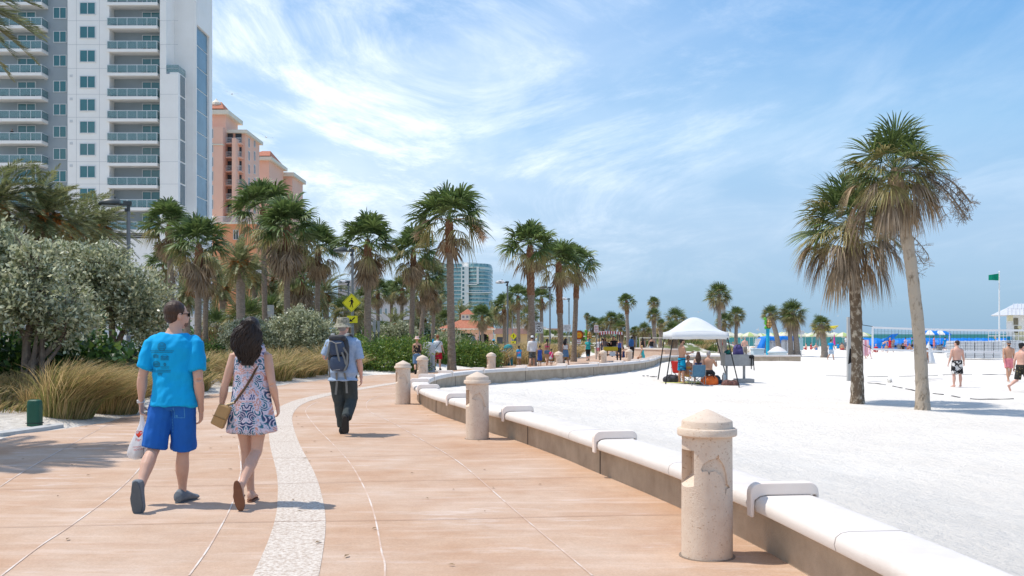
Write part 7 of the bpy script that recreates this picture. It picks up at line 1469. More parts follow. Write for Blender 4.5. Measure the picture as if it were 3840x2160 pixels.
for j in range(1, 8): mb.rings([[(W_*t, .004, nz(t)-.09-.108*j), (W_*t, .012, nz(t)-.09-.108*j), (W_*t, .008, nz(t)-.086-.108*j)] for t in np.linspace(0, 1, 12)])
mb.build('mesh', mat('net_black', (.02, .03, .03)), vn)
pw = T('net_pole', 'weathered grey wooden net post behind the straighter big palm, with a rope', 'post', sp_(849.3, YN)); mb = MB(); hp2 = ZatY(317, YN)-pw.location.z; mb.bx(-.09, .09, -.09, .09, -.1, hp2); mb.build('post', mat('wood_grey', (.36, .36, .35), (.46, .46, .44), 4, stretch=(4, 4, .5)), pw); mb = MB(); mb.tube([(0, 0, hp2-.0), (.6, 0, hp2-.35), (xn0-pw.location.x, 0, zt0+zn-pw.location.z)], .015, 5); mb.tube([(0, 0, hp2-.9), (xn0-pw.location.x, 0, zt0+zn-pw.location.z-1)], .012, 5); mb.build('rope', M_BLK, pw)
def ground_line(name, label, pts, w, m, dash=None, seed=1):
    c = resample(catmull([Vector(S(*p)) for p in pts], .1), .12); mb = MB(); r_ = random.Random(seed); i = 0
    while i < len(c)-2:
        n_ = r_.randint(6, 22); seg = c[i:i+n_]; i += n_+(r_.randint(1, 5) if dash else -1)
        if len(seg) > 2: a, b = offset(seg, -w/2), offset(seg, w/2); mb.rings([[(p.x, p.y, tz(p.x, p.y)+.02), (q.x, q.y, tz(q.x, q.y)+.02), (q.x, q.y, tz(q.x, q.y)-.03), (p.x, p.y, tz(p.x, p.y)-.03)] for p, q in zip(a, b)])
    tag(mb.build(name, m), label, 'court line')
ground_line('court_line', 'near black court boundary tape half buried in the sand', [(868, 383.4), (890, 385.8), (911, 389.4), (924, 391.9), (946, 395.6), (972, 399.1), (1000, 398.8), (1040, 398.2)], .06, M_BLK, True, 3)
ground_line('court_line', 'far thin dark court boundary tape behind the volleyball players', [(826, 375.9), (860, 376.4), (900, 376.4), (950, 375.4), (1000, 374.9), (1045, 374.6)], .07, mat('line_grey', (.12, .12, .12)), True, 4)
vb = T('volleyball', 'white and black volleyball lying on the sand between the two big palms', 'ball', SP(889.5, 382.2)); mb = MB(); mb.ell((0, 0, .09), (.105,)*3, 18); mb.build('ball', mat('ball', (.75, .72, .66), (.08, .06, .05), 9, contrast=(.56, .58)), vb, smooth=True)
# simple nets farther up the beach
for k, (pxa, pxb, py, Y, lb) in enumerate(((540.5, 595, 335.8, 100, 'distant volleyball net behind the walkers, left'), (639.6, 668, 337.3, 90, 'distant volleyball net between stroller and canopy'))):
    xa, xb = XatY(pxa, Y), XatY(pxb, Y); z = tz((xa+xb)/2, Y); r_ = T('volleyball_net', lb, 'net', (xa, Y, z)); h = ZatY(py, Y)-z; mb = MB(); mb.bx(0, xb-xa, -.01, .01, h-.1, h); mb.bx(0, xb-xa, -.01, .01, h-1.05, h-.98); mb.bx(-.04, .04, -.012, .012, h-1.05, h); mb.build('band', mat('cream_band', (.75, .74, .60)), r_)
    for x in (-.3, xb-xa+.3): mb = MB(); mb.tube([(x, 0, 0), (x, 0, h+.1)], .06, 6); mb.build('post', M_METAL, r_)
# wire litter cages
def cage(lb, loc, first=[None]):
    if first[0] is None:
        r_ = T('wire_bin', lb, 'litter bin', loc, 0, 'wire litter cages on the beach'); mb = MB(); [mb.tube([(-.33+.132*i, q*.3, 0), (-.33+.132*i, q*.3, .92)], .014, 4) for i in range(6) for q in (-1, 1)]; [mb.tube([(q*.33, -.3+.15*i, 0), (q*.33, -.3+.15*i, .92)], .014, 4) for i in range(5) for q in (-1, 1)]
        for z in (.02, .3, .6, .9): mb.tube([(-.33, -.3, z), (.33, -.3, z), (.33, .3, z), (-.33, .3, z), (-.33, -.3, z)], .016, 4)
        mb.build('cage', M_METAL, r_); mb = MB(); mb.lathe([(.22, .05), (.27, .55), (.29, .8)], 12); mb.build('liner', mat('bin_liner', (.42, .42, .40), (.2, .2, .2), 5), r_); first[0] = r_; return r_
    return dup(first[0], loc, .2, lb)
for px, Y, lb in ((858.5/1, 0, ''),):
    pass
for px, py, lb in ((843.2, 350.2, 'wire bin left of the straight big palm'), (900.2, 351.4, 'wire bin left of the leaning palm trunk'), (939.6, 353.2, 'wire bin between leaning palm and patterned shorts player'), (712.8, 348.2, 'wire bin behind the canopy left of centre'), (729, 348.6, 'wire bin behind the right legs of the canopy'), (740, 350.1, 'wire bin beside the shirtless man with towel'), (698, 347, 'wire bin farthest, seen beneath the canopy')): cage(lb, SP(px, py))
# stacked loungers
def lounger_mesh():
    mb = MB(); L_ = 1.9; mb.bx(-.33, -.27, 0, L_, .02, .09); mb.bx(.27, .33, 0, L_, .02, .09); [mb.bx(-.27, .27, .04+i*.13, .11+i*.13, .05, .075) for i in range(14)]; mb.bx(-.33, .33, -.03, .0, -.0, .09); mb.tube([(-.33, .1, .05), (-.38, .14, -.02)], .02, 4); mb.tube([(.33, .1, .05), (.38, .14, -.02)], .02, 4); mb.m = 1; mb.bx(-.25, .25, .02, L_-.02, -.015, .018); me = mb.mesh('lounger'); me.materials.append(M_PLW); me.materials.append(mat('gap_shade', (.10, .10, .11))); return me  # dark underside board: painted shade for the gaps between stacked loungers
LM = lounger_mesh()
def stack(px0, n, Y, k, where, rz=0.):
    x = XatY(px0, Y); z = tz(x, Y)+.12
    for i in range(n): o = link('sun_lounger', LM, None, (x+.012*math.sin(i*2.3), Y, z+i*.115), rz+.02*math.sin(i)); tag(o, 'white plastic lounger in %s' % where, 'sun lounger', 'stacked white sun loungers')
for k, px in enumerate((961, 970, 979.3, 988.6, 997.8)): stack(px, 12, 75.5, k, ['the leftmost tall stack behind the patterned shorts player', 'the second tall stack from left behind the players', 'the middle tall stack behind the players', 'the fourth tall stack behind the players', 'the rightmost tall stack beside the bearded player'][k])
for k, px in enumerate((1010, 1018)): stack(px, 12, 82, k, 'a stack beyond the bearded player at the right edge')
for k, px in enumerate((769, 774, 783.5, 789.5, 795)): stack(px, 13, 97, k, ['the stack just right of the turtle post', 'the second stack under the blue tarp', 'the third stack, with raised ends, under the tarp', 'the fourth stack between the palm trunks', 'the last stack by the teal board'][k], .4)
tp = T('blue_tarp', 'bright blue tarpaulin draped over stacked loungers under the wide beach palms', 'tarpaulin', sp_(781, 97)); mb = MB(); g = []
for j in range(15):
    row = []
    for i in range(31):
        u = -1+2*i/30; v = j/14; x = u*1.95-.1; hang = max(0, abs(u)-.86)/.14; z = 1.78+.05*math.sin(u*9)+.04*math.sin(v*8+u*4)-(1.5 if u < 0 else .5)*hang**1.2-.35*(1 if j == 0 else 0)*(.5+.5*math.sin(u*17)); row.append((x-(.15*hang if u < 0 else 0), -.35+v*2.6, z))
    g.append(row)
mb.rings(g, cap=False, closed=False); g2 = [[(p[0], -.42+.03*math.sin(p[0]*9), p[2]-(.0 if t == 0 else t*(1.25 if -.6 < p[0] < -.1 or p[0] < -1.75 else .38))) for p in g[1]] for t in (0, .5, 1)]; mb.rings(g2, cap=False, closed=False); o = mb.build('cloth', M_BLUE, tp, smooth=True, fix=False); q_ = o.modifiers.new('s', 'SOLIDIFY'); q_.thickness = .02
# blue cabanas and umbrellas by the water
def cab_mesh():
    mb = MB(); R = []
    for i in range(11):
        a = lerp(-.25, PI*.86, i/10); R.append([(1.0*math.cos(b)*1.0, .95*math.cos(a)*(.35+.65*math.sin(b)), .12+1.25*math.sin(max(0, a))*(.25+.75*math.sin(b))) for b in np.linspace(0, PI, 11)])
    mb.rings(R, cap=False, closed=False); me = mb.mesh('cab'); me.materials.append(M_BLUE); return me
CM = cab_mesh(); rnd = random.Random(5); first = None
for k in range(22):
    px = lerp(862, 1008, (k+.5)/22)+rnd.uniform(-2, 2); Y = rnd.uniform(118, 150); p = sp_(px, Y)
    if first is None:
        first = T('beach_cabana', 'round blue beach cabana shell in the long row near the water', 'cabana', p, rnd.uniform(-.5, .5), 'blue cabana shells near the water'); link('hood', CM, first).scale = (1.25, 1.2, 1.12); mb = MB(); mb.bx(-1.1, 1.1, -1.2, .3, .22, .42); mb.build('cushion', mat('cab_cushion', (.10, .30, .70)), first); mb = MB(); [mb.bx(x-.04, x+.04, -1.1, .2, 0, .22) for x in (-1, 0, 1)]; mb.build('frame', M_PLW, first)
    else: dup(first, p, rnd.uniform(-.7, .7))
lo = T('beach_cabana', 'blue cabana panel tilted upward at the left of the row near the net corner', 'cabana', sp_(882, 115), -.2); mb = MB(); mb.extr([(-1.2, 0, .3), (.2, 0, .2), (1.9, 0, 2.1), (1.1, 0, 2.0)], (0, .1, 0)); mb.build('hood', M_BLUE, lo)
def umbrella(name, label, loc, R_, z0, z1, cols, pole, seg=8, closed=False, group=None, tilt=0.):
    r_ = T(name, label, 'beach umbrella', loc, 0, group); mb = MB()
    for k in range(seg):
        a, b = 2*PI*k/seg, 2*PI*(k+1)/seg; mb.m = k % 2; q = lambda t, r, z: (r*math.cos(t), r*math.sin(t), z)
        if closed: mb.add([q(a, .16, z0), q(b, .16, z0), q(b, .02, z1), q(a, .02, z1)], [(0, 1, 2, 3)])
        else: mb.add([q(a, R_, z0-.12), q(b, R_, z0-.12), q(b, R_, z0), q(a, R_, z0), q(b, R_*.5, lerp(z0, z1, .62)), q(a, R_*.5, lerp(z0, z1, .62)), (0, 0, z1)], [(0, 1, 2, 3), (3, 2, 4, 5), (5, 4, 6)])
    o = mb.build('canopy', cols, r_, fix=False); o.rotation_euler = (0, tilt, 0); mb = MB(); mb.tube([(0, 0, 0), (0, 0, z1)], .03, 6); mb.build('pole', M_FRAME, r_); return r_
M_CRE = mat('umb_cream', (.66, .64, .50), rough=.8, tl=.2); M_LIM = mat('umb_green', (.42, .52, .22), rough=.8, tl=.2); proto = None
for k in range(34):
    px = [lerp(727, 868, (k+.5)/24), lerp(668, 726, (k-24+.5)/10)][k >= 24]+rnd.uniform(-2, 2); Y = rnd.uniform(135, 172); p = sp_(px, Y)
    if k in (0, 1): u_ = umbrella('beach_umbrella', 'cream and green beach umbrella in the crowded rows near the water', p, 1.35, 1.85, 2.45, [M_CRE, M_LIM] if k else [M_CRE, M_CRE], 0, group='cream and green umbrellas near the water'); proto = (proto or [])+[u_]
    else: dup(proto[k % 2], p, rnd.uniform(0, 1))
for k, (px, lb) in enumerate(((929.5, 'blue and white beach umbrella, left one of the open pair'), (940, 'blue and white beach umbrella, right one of the open pair'))): umbrella('beach_umbrella', lb, sp_(px, 108), 1.25, 2.05, 2.55, [M_BLUE, M_CANV], 0)
umbrella('beach_umbrella', 'folded blue and white umbrella behind the patterned shorts player', sp_(949.5, 82), .2, 1.15, 2.5, [M_BLUE, M_CANV], 0, closed=True); umbrella('beach_umbrella', 'folded magenta umbrella near the boy in the blue tee', sp_(834.3, 110), .2, .8, 2.1, [mat('magenta', (.6, .05, .3)), mat('magenta', 0)], 0, closed=True)
umbrella('beach_umbrella', 'white mesh shade cone on the sand right of the leaning palm', sp_(928.5, 66), .45, .15, 1.5, [M_CANV, M_CANV], 0)
# lifeguard hut with the number 3, flag pole
HX, HY = 52.0, 100.; hz = tz(HX, HY); hut = T('lifeguard_hut', 'white and cream beach hut number 3 with ribbed metal roof at the right edge', 'hut', (51.5, HY, hz), -.48); hut.scale = (.6, 1, 1); fz = ZatY(341, HY)-hz; ez = ZatY(313.8, HY)-hz; rz_ = ZatY(303.2, HY)-hz
mb = MB(); mb.bx(.0, 6, 0, 5, fz, ez); mb.build('wall', mat('hut_wall', (.74, .73, .68), (.78, .77, .73), 1), hut); mb = MB(); xe = -3.0; mb.add([(xe+.6, -1.2, ez-.15), (7.5, -1.2, ez-.15), (7.5, 6.2, ez-.15), (xe+.6, 6.2, ez-.15), (-.2, .2, ez+.55), (7, .2, ez+.55), (7, 4.8, ez+.55), (-.2, 4.8, ez+.55), (1.2, 2.5, rz_), (7, 2.5, rz_), (xe+.6, -1.2, ez-.05), (7.5, -1.2, ez-.05)], [(0, 1, 5, 4), (3, 0, 4, 7), (2, 3, 7, 6), (4, 5, 9, 8), (6, 7, 8, 9), (7, 4, 8), (3, 2, 1, 0)])
for k in range(12): x = k*.6; mb.box(x+.2, -.5, ez+.25, .05, 2.0, .05, M=Matrix.Rotation(.46, 3, 'X')); mb.box(x+1.1, 1.35, (ez+.55+rz_)/2+.03, .05, 2.8, .05, M=Matrix.Rotation(math.atan2(rz_-ez-.55, 2.3), 3, 'X'))
mb.build('roof', mat('metal_roof', (.50, .51, .53), (.58, .59, .6), 1, rough=.4), hut); mb = MB(); mb.bx(.15, 1.0, -.04, 0, ez-.75, ez-.1); mb.bx(1.9, 3.2, -.04, 0, fz, fz+1.2); mb.bx(1.35, 2.3, -.045, 0, fz+.1, fz+1.55); mb.build('yellow_panel', mat('hut_yellow', (.72, .66, .44)), hut); mb = MB(); mb.bx(1.1, 1.8, -.06, 0, ez-1.15, ez-.45); mb.bx(1.2, 1.75, -.06, 0, ez-2.0, ez-1.25); mb.bx(3.4, 5, -.06, 0, fz+.5, ez-.4); mb.build('window', mat('hut_window', (.16, .14, .09), (.22, .2, .15), 3), hut)
mb = MB(); mb.bx(.1, .85, -.05, 0, ez-2.75, ez-2.25); mb.build('blue_notice', mat('notice_blue', (.02, .30, .50)), hut); mb = MB(); mb.bx(.1, .85, -.045, 0, ez-2.2, ez-.95); mb.build('notice', M_SIGNW, hut); mb = MB(); text_mb(mb, '3', 1.25, face_cam((1.72, -.07, fz+.85)), .01); mb.build('number', mat('num', (.22, .18, .08)), hut); mb = MB(); mb.bx(-2.8, 6, -1.5, 5, fz-.25, fz); mb.build('deck', M_FRAME, hut)
mb = MB(); [mb.bx(-2.75+k*1.15-.04, -2.75+k*1.15+.04, -1.5, -1.42, fz, fz+1.05) for k in range(8)]; [mb.bx(-2.8, 6, -1.49, -1.43, z, z+.08) for z in (fz+.5, fz+1.02)]; mb.build('railing', M_FRAME, hut); mb = MB(); mb.bx(-2.7, 6, -.9, 5, .0, fz-.26); mb.build('skirt', mat('hut_skirt', (.62, .62, .52), (.72, .72, .66), 2), hut)
fp = T('flagpole', 'tall white flagpole flying a small green flag beside the beach hut', 'flagpole', sp_(999.3, 97)); ht = ZatY(272.5, 97)-fp.location.z; mb = MB(); mb.tube([(0, 0, -.2), (0, 0, ht)], [.10, .06], 8); mb.ell((0, 0, ht+.05), (.1,)*3, 8); mb.build('pole', M_FRAME, fp); mb = MB(); mb.rings([[(-1.0*t-.05, .12*math.sin(t*7), ht-.1-.15*t-z*(1-.25*t)) for z in (0, .35, .7)] for t in np.linspace(0, 1, 9)], cap=False, closed=False); o = mb.build('flag', mat('flag_green', (.0, .30, .18), tl=.3), fp, fix=False); o.modifiers.new('s', 'SOLIDIFY').thickness = .01
# turtle on a blue post, second one far left
def turtle(lb, x, y, zb, z, s=1., rz=0.):
    r_ = T('turtle_post', lb, 'sculpture', (x, y, zb), rz); TB = mat('turq_post', (.0, .30, .48), (.02, .36, .54), 3, rough=.4); TG = mat('turtle_green', (.10, .40, .03), (.16, .48, .06), 5, rough=.4); TS = mat('turtle_shell', (.42, .22, .06), (.56, .34, .12), 4, rough=.4); h = z-zb
    mb = MB(); mb.lathe([(.22*s, 0), (.14*s, .1), (.135*s, h-.02), (.27*s, h), (.27*s, h+.03)], 18); mb.build('post', TB, r_, smooth=True); mb = MB(); mb.ell((.07*s, 0, h+.40*s), (.25*s, .30*s, .37*s), 18); sh_ = mb.build('shell', TS, r_, smooth=True)
    mb = MB(); 
    for a in (-.9, -.3, .3, .9): mb.tube([(.07*s+.255*s*math.cos(b)*math.cos(a*.3)+.0, -.305*s*math.sin(max(.05, b))*1.0, h+.40*s+.37*s*math.sin(a)*1.0*(math.cos(0))) for b in np.linspace(.35, PI-.35, 7)] if False else [(.07*s+.25*s*math.cos(b)*math.cos(a), -.303*s*math.sin(b)*math.cos(a), h+.40*s+.373*s*math.sin(a)) for b in np.linspace(.1, PI-.1, 9)], .014*s, 5)
    for b in (.7, 1.57, 2.4): mb.tube([(.07*s+.25*s*math.cos(b)*math.cos(a), -.303*s*math.sin(b)*math.cos(a), h+.40*s+.373*s*math.sin(a)) for a in np.linspace(-1.3, 1.3, 9)], .014*s, 5)
    mb.build('shell_pattern', mat('shell_dark', (.08, .04, .02)), sh_); mb = MB(); mb.ell((-.24*s, -.05*s, h+.80*s), (.13*s, .12*s, .12*s), 12); mb.tube([(-.05*s, 0, h+.6*s), (-.2*s, -.03*s, h+.75*s)], .08*s, 8); mb.ell((-.20*s, -.1*s, h+.48*s), (.10*s, .08*s, .17*s), 10); mb.ell((-.19*s, -.1*s, h+.13*s), (.12*s, .09*s, .13*s), 10); mb.ell((.0, 0, h+.07*s), (.2*s, .2*s, .07*s), 10); remesh(mb, 'limbs', TG, .02, r_, 2)
    mb = MB(); mb.ell((-.30*s, -.15*s, h+.84*s), (.02*s,)*3, 6); mb.ell((-.2*s, -.17*s, h+.85*s), (.02*s,)*3, 6); mb.build('eye', M_BLK, r_)
turtle('green and brown turtle sculpture on a bright blue post near the blue tarp', XatY(767.8, 74), 74, -.5, ZatY(329.3, 74)); turtle('small green sea creature on a turquoise post far behind the turquoise woman', XatY(587.5+18, 84)-1.5, 84, -.6, ZatY(335.5, 84)-.4)
# odd pieces on the far wall arm and beyond
for k, (px, w_, m, lb) in enumerate(((757.5, .40, M_PLW, 'pale plastic storage box on the far wall arm'),)): x, y, z = sp_(px, 70.5); mb = MB(); mb.bx(-w_, w_, -.4, .4, 0, .75); mb.bx(-w_-.05, w_+.05, -.45, .45, .75, .85); tag(mb.build('storage_box', mat('paleblue', (.45, .56, .62)), None, loc=(x, y, -.45), bevel=.03), lb, 'box')
kb_ = T('round_planter', 'round white planter with a domed sand top left of the wide palm trunks', 'planter', (XatY(777.5, 71), 71, -.45)); mb = MB(); mb.lathe([(.62, 0), (.66, .45), (.72, .5), (.72, .6), (.66, .62)], 24); mb.build('tub', mat('tub', (.55, .62, .64)), kb_); mb = MB(); mb.lathe([(.66, .62), (.5, .75), (.25, .92), (.02, 1.0)], 24); mb.build('dome', M_CAP, kb_, smooth=True)
tb_ = T('notice_board', 'tall pale teal notice board beside the stacked loungers', 'sign', sp_(801.3, 90)); mb = MB(); mb.bx(-.17, .17, -.03, .03, .55, 1.65); mb.build('board', mat('board_teal', (.35, .62, .66), (.55, .72, .74), 3, stretch=(.2, .2, 3)), tb_); mb = MB(); mb.bx(-.04, .04, .03, .08, 0, 2.4); mb.bx(-.28, .28, -.03, .03, 2.0, 2.35); mb.build('post', M_SIGNW, tb_)
bo = T('yellow_boat', 'yellow inflatable boat raised above the umbrellas near the water', 'boat', sp_(824.5, 160)); mb = MB(); bz = 3.2; mb.rings([[(x, r*math.cos(a)*.9, bz+zz+r*.55*math.sin(a)) for a in [2*PI*k/10 for k in range(10)]] for x, r, zz in ((-2.1, .12, 0), (-1.6, .5, -.1), (-.5, .75, -.15), (.8, .8, -.05), (1.8, .55, .15), (2.3, .1, .4))]); mb.build('hull', mat('boat_yellow', (.65, .50, .04), (.25, .3, .05), .8, contrast=(.5, .6)), bo, smooth=True); mb = MB(); [mb.tube([(x, q*.5, 0), (x, q*.4, bz-.4)], .06, 6) for x in (-1.2, 1.2) for q in (-1, 1)]; mb.build('stand', M_METAL, bo); mb = MB(); mb.lathe([(1.2, 3.1), (.1, 3.5)], 10, (-.3, 0, .2)); mb.build('awning', mat('boat_brown', (.35, .25, .08)), bo)
# gulls in the sky
gm = None
for k, (px, py, Y, s) in enumerate(((232, 94, 60, .8), (266, 137, 70, 1.), (758, 330, 120, 1.2), (833, 329.5, 110, 1.3), (698.5, 312, 90, .7), (838, 316, 130, .8))):
    if gm is None:
        gm = T('gull', 'x', 'bird', group='gulls in the sky'); mb = MB(); mb.tube([(0, -.2, 0), (0, -.1, .0), (0, .1, 0), (0, .22, 0)], [.02, .05, .05, .01], 8); R = [[(x, -.08*(1-abs(x)/.7)-.02+.05*abs(x), .12*math.sin(abs(x)*3.2)+.012), (x, .10*(1-abs(x)/.62)+.02+.05*abs(x), .12*math.sin(abs(x)*3.2)), (x, -.0, .12*math.sin(abs(x)*3.2)-.012)] for x in np.linspace(-.6, .6, 13)]; mb.rings(R); remesh(mb, 'body', mat('gull', (.6, .6, .6)), .02, gm, 1); g_ = gm
    else: g_ = dup(gm, (0, 0, 0))
    g_.location = (XatY(px, Y), Y, ZatY(py, Y)); g_.rotation_euler = (.3, .2, k*.7); g_.scale = (s,)*3; g_['label'] = 'white gull flying ' + ['high beside the white tower', 'above the pink hotel roofs', 'low left of the turtle post', 'low right of the small leaning palm', 'over the canopy', 'right of the small beach palm'][k]
# ================================================================ the other people
C_ = cloth
def pers(label, px, Y, H=1.7, rz=0., sex='f', skin='tan', pose='walk', top=None, bot=None, hair=('short', 'brown'), hat=None, shoes=None, fat=1., arms=None, lean=0., phase=1, vx=.02, z=None, head=(0, 0), face=None, group=None, beard=None, hl=.4, seat=.45, dz=0., stride=1., glasses=False):
    """rz = 0 walks away from the camera, pi walks towards it"""
    x = XatY(px, Y); zz = (tz(x, Y) if z is None else z)+dz+.01; r_ = T('person', label, 'person', (x, Y, zz), rz, group)
    f = Fig(H, sex, fat, lean, 0, vx, None, pose, arms, phase, head, seat, 0, stride); f.build(r_, SK[skin])
    if top:
        kd, m = top[0], top[1]
        if kd == 'tee': f.top(r_, m, .90, .6, .016)
        elif kd == 'long': f.top(r_, m, .86, 1.5, .022)
        elif kd == 'tank': f.top(r_, m, .92, .5, .014, 1.40, tank=True)
        elif kd == 'crop': f.top(r_, m, 1.08, .5, .012, 1.36, tank=True)
        elif kd == 'dress': f.top(r_, m, .95, .5, .014, 1.40, tank=True); f.skirt(r_, m, 1.0, .55, .06)
        elif kd == 'bikini': f.top(r_, m, 1.22, .5, .010, 1.31, tank=True, name='bikini_top')
    if bot:
        kd, m = bot[0], bot[1]
        if kd == 'shorts': f.bottom(r_, m, 1.03, .72, .014, .012)
        elif kd == 'long_shorts': f.bottom(r_, m, 1.03, .95, .016, .02)
        elif kd == 'short_shorts': f.bottom(r_, m, 1.03, .38, .012, .01)
        elif kd == 'pants': f.bottom(r_, m, 1.03, .92, .012, 0, 'trousers', full=True)
        elif kd == 'capri': f.bottom(r_, m, 1.03, .35, .012, 0, 'trousers', full=True)
        elif kd == 'skirt': f.skirt(r_, m, 1.05, .58, .03)
        elif kd == 'brief': f.bottom(r_, m, .96, .12, .008, .0, 'bikini_bottom')
    if hair: f.hair(r_, HR[hair[1]], hair[0], hl)
    if hat: f.cap(r_, hat[1], hat[0], hat[2] if len(hat) > 2 else None, back=(len(hat) > 3))
    if shoes: f.shoes(r_, shoes)
    if beard: f.beard(r_, HR[beard])
    if glasses: f.glasses(r_, M_BLK)
    if face or abs(math.cos(rz)) < .8 or math.cos(rz) < 0: f.face(r_)
    return r_, f
WHT = C_('white', (.72, .72, .72)); BLK_ = C_('black', (.02, .02, .022)); DEN = C_('denim', (.09, .17, .28), (.14, .24, .36), scale=9); RED = C_('red', (.50, .01, .03)); TEAL = C_('teal', (.0, .33, .34), (.10, .50, .50)); NAV = C_('navy', (.02, .04, .13)); BLU = C_('blue', (.0, .26, .62)); PNK = C_('pink', (.75, .05, .18)); RYL = C_('royal', (.03, .09, .38)); GRY = C_('grey', (.22, .23, .25)); ROSE = C_('rose', (.66, .17, .20), (.72, .28, .30), scale=30); PLAID = C_('plaid', (.55, .58, .66), (.10, .16, .34), scale=22, contrast=(.48, .52)); CAMO = C_('camo_dark', (.05, .06, .055), (.16, .17, .16), scale=14, contrast=(.46, .54)); FLOR = C_('floral', (.02, .018, .02), (.62, .42, .22), scale=9, contrast=(.52, .56)); LTB = C_('pale_blue', (.45, .66, .74)); FLO2 = C_('hibiscus', (.015, .015, .017), (.72, .70, .68), scale=7, contrast=(.53, .55)); GRNT = C_('sea_green', (.01, .22, .19)); SWIM = C_('swim_blue', (.0, .30, .50), (.01, .05, .12), scale=7, contrast=(.48, .52), stretch=(.3, .3, 2.5)); ORG = C_('orange_red', (.75, .15, .03)); FLO3 = C_('dark_floral', (.03, .03, .025), (.35, .28, .12), scale=9, contrast=(.58, .62)); MUST = C_('mustard', (.62, .36, .08))
fw = {'L': (12, 6, 60), 'R': (15, 6, 80)}; pv_ = lambda Y: prom_z(Y)
pers('woman in a pink straw hat, floral black top and denim shorts by the litter bin', 417, 41, 1.60, .15, top=('tank', FLOR), bot=('long_shorts', DEN), hair=('short', 'blond'), hat=('sun', C_('straw', (.70, .50, .44))), shoes=BLK_, arms=fw, z=pv_(41), vx=.016, fat=1.08)
r_, f = pers('red haired woman in white tee and red skirt carrying a bright blue bag', 437.6, 46, 1.72, -.05, skin='pink', top=('tee', WHT), bot=('skirt', RED), hair=('short', 'red'), shoes=BLK_, fat=1.15, z=pv_(46), vx=.017, arms={'L': (5, 12, 20), 'R': (-8, 18, 15)})
x = XatY(432.3, 45.8); b_ = T('shoulder_bag', 'bright blue cloth bag on the left shoulder of the red skirted woman', 'bag', (x, 45.8, pv_(46)+.62)); mb = MB(); mb.rings([super_ring(V3(0, 0, z), a, .07, 16, .7) for z, a in ((0, .09), (.06, .13), (.3, .13), (.5, .09), (.62, .04))]); mb.build('bag_body', C_('cyan', (.0, .40, .75)), b_, smooth=True); mb = MB(); mb.tube([(0, 0, .6), (.04, .02, .88)], [(.03, .008)]*2, 6); mb.build('strap', C_('cyan', 0), b_)
mb = MB(); mb.tube([(.22, -.13, 1.42), (.02, -.19, 1.15), (-.16, -.14, .92)], [(.012, .006)]*3, 6); mb.build('crossbody_strap', BLK_, r_)
pers('boy in white tee, light blue cap and pale blue shorts behind the seat wall', 493.6, 51.5, 1.50, 0, 'm', 'tan', top=('tee', WHT), bot=('long_shorts', LTB), hair=('short', 'brown'), hat=('cap', C_('sky_cap', (.10, .42, .60))), z=pv_(51.5))
pers('girl with black ponytail in a blue and pink swim shirt and white shorts', 519, 50, 1.17, .1, skin='brown', top=('tee', C_('bluepink', (.02, .30, .60), (.75, .15, .28), scale=3, contrast=(.55, .58))), bot=('short_shorts', C_('wdenim', (.45, .52, .6))), hair=('pony', 'black'), z=pv_(50))
pers('man in a long sleeved white shirt, white cap and camouflage shorts', 532.2, 53, 1.70, -.1, 'm', 'tan', top=('long', WHT), bot=('long_shorts', CAMO), hair=('short', 'dark'), hat=('cap', WHT, WHT, 1), z=pv_(53), fat=1.08)
pers('boy in a loose blue basketball jersey close beside the man in white', 539.8, 52.4, 1.17, 0, 'm', 'brown', top=('tank', RYL), bot=('long_shorts', RYL), hair=('short', 'black'), z=pv_(52.4))
pers('woman with a long black braid, bare back and denim shorts', 547, 55, 1.54, .15, skin='tan', top=('bikini', PNK), bot=('short_shorts', DEN), hair=('braid', 'black'), z=pv_(55), hl=.6)
r_, f = pers('little girl in a pink top with a small white bag strap', 551.2, 52, .98, .1, skin='brown', top=('tee', PNK), bot=('short_shorts', C_('khaki', (.4, .36, .28))), hair=('pony', 'black'), z=pv_(52)); mb = MB(); mb.box(-.07, -.16, .47, .12, .06, .13); mb.tube([(.08, -.10, .80), (-.07, -.15, .52)], .012, 5); mb.build('small_bag', WHT, r_)
pers('woman with long curly dark hair, white off shoulder top and denim skirt', 565.6, 55, 1.55, -.5, skin='tan', top=('crop', WHT), bot=('skirt', DEN), hair=('long', 'dark'), z=pv_(55), hl=.35, glasses=True)
pers('woman in turquoise top and black capris walking towards the camera', 588, 67, 1.62, PI, skin='pink', top=('tee', TEAL), bot=('capri', BLK_), hair=('short', 'red'), shoes=BLK_, z=pv_(67), fat=1.1, glasses=True)
pers('shirtless man with a blue backpack and black trousers walking away', 632, 70, 1.72, 0, 'm', 'brown', bot=('pants', BLK_), hair=('short', 'dark'), hat=('cap', BLK_), z=pv_(70))
x = XatY(631.3, 69.7); b_ = T('backpack', 'blue backpack on the back of the shirtless man in black trousers', 'backpack', (x, 69.7, pv_(70)+.98)); mb = MB(); mb.rings([super_ring(V3(0, 0, z), a, .12, 16, .7) for z, a in ((0, .14), (.08, .19), (.3, .20), (.45, .17), (.55, .08))]); mb.build('bag_body', C_('packblue', (.02, .08, .24), (.04, .14, .34)), b_, smooth=True); mb = MB(); [mb.tube([(q*.11, .05, .5), (q*.12, .2, .52)], .02, 5) for q in (-1, 1)]; mb.build('strap', BLK_, b_)
pers('blond girl in a turquoise dress sitting on the seat wall', 643.2, 55, 1.32, 1.2, skin='tan', pose='sit', top=('tank', TEAL), bot=('skirt', TEAL), hair=('short', 'blond'), z=pv_(55)+.38, dz=-.36, arms={'L': (25, 10, 10), 'R': (25, 10, 10)}, lean=.15, seat=.40)
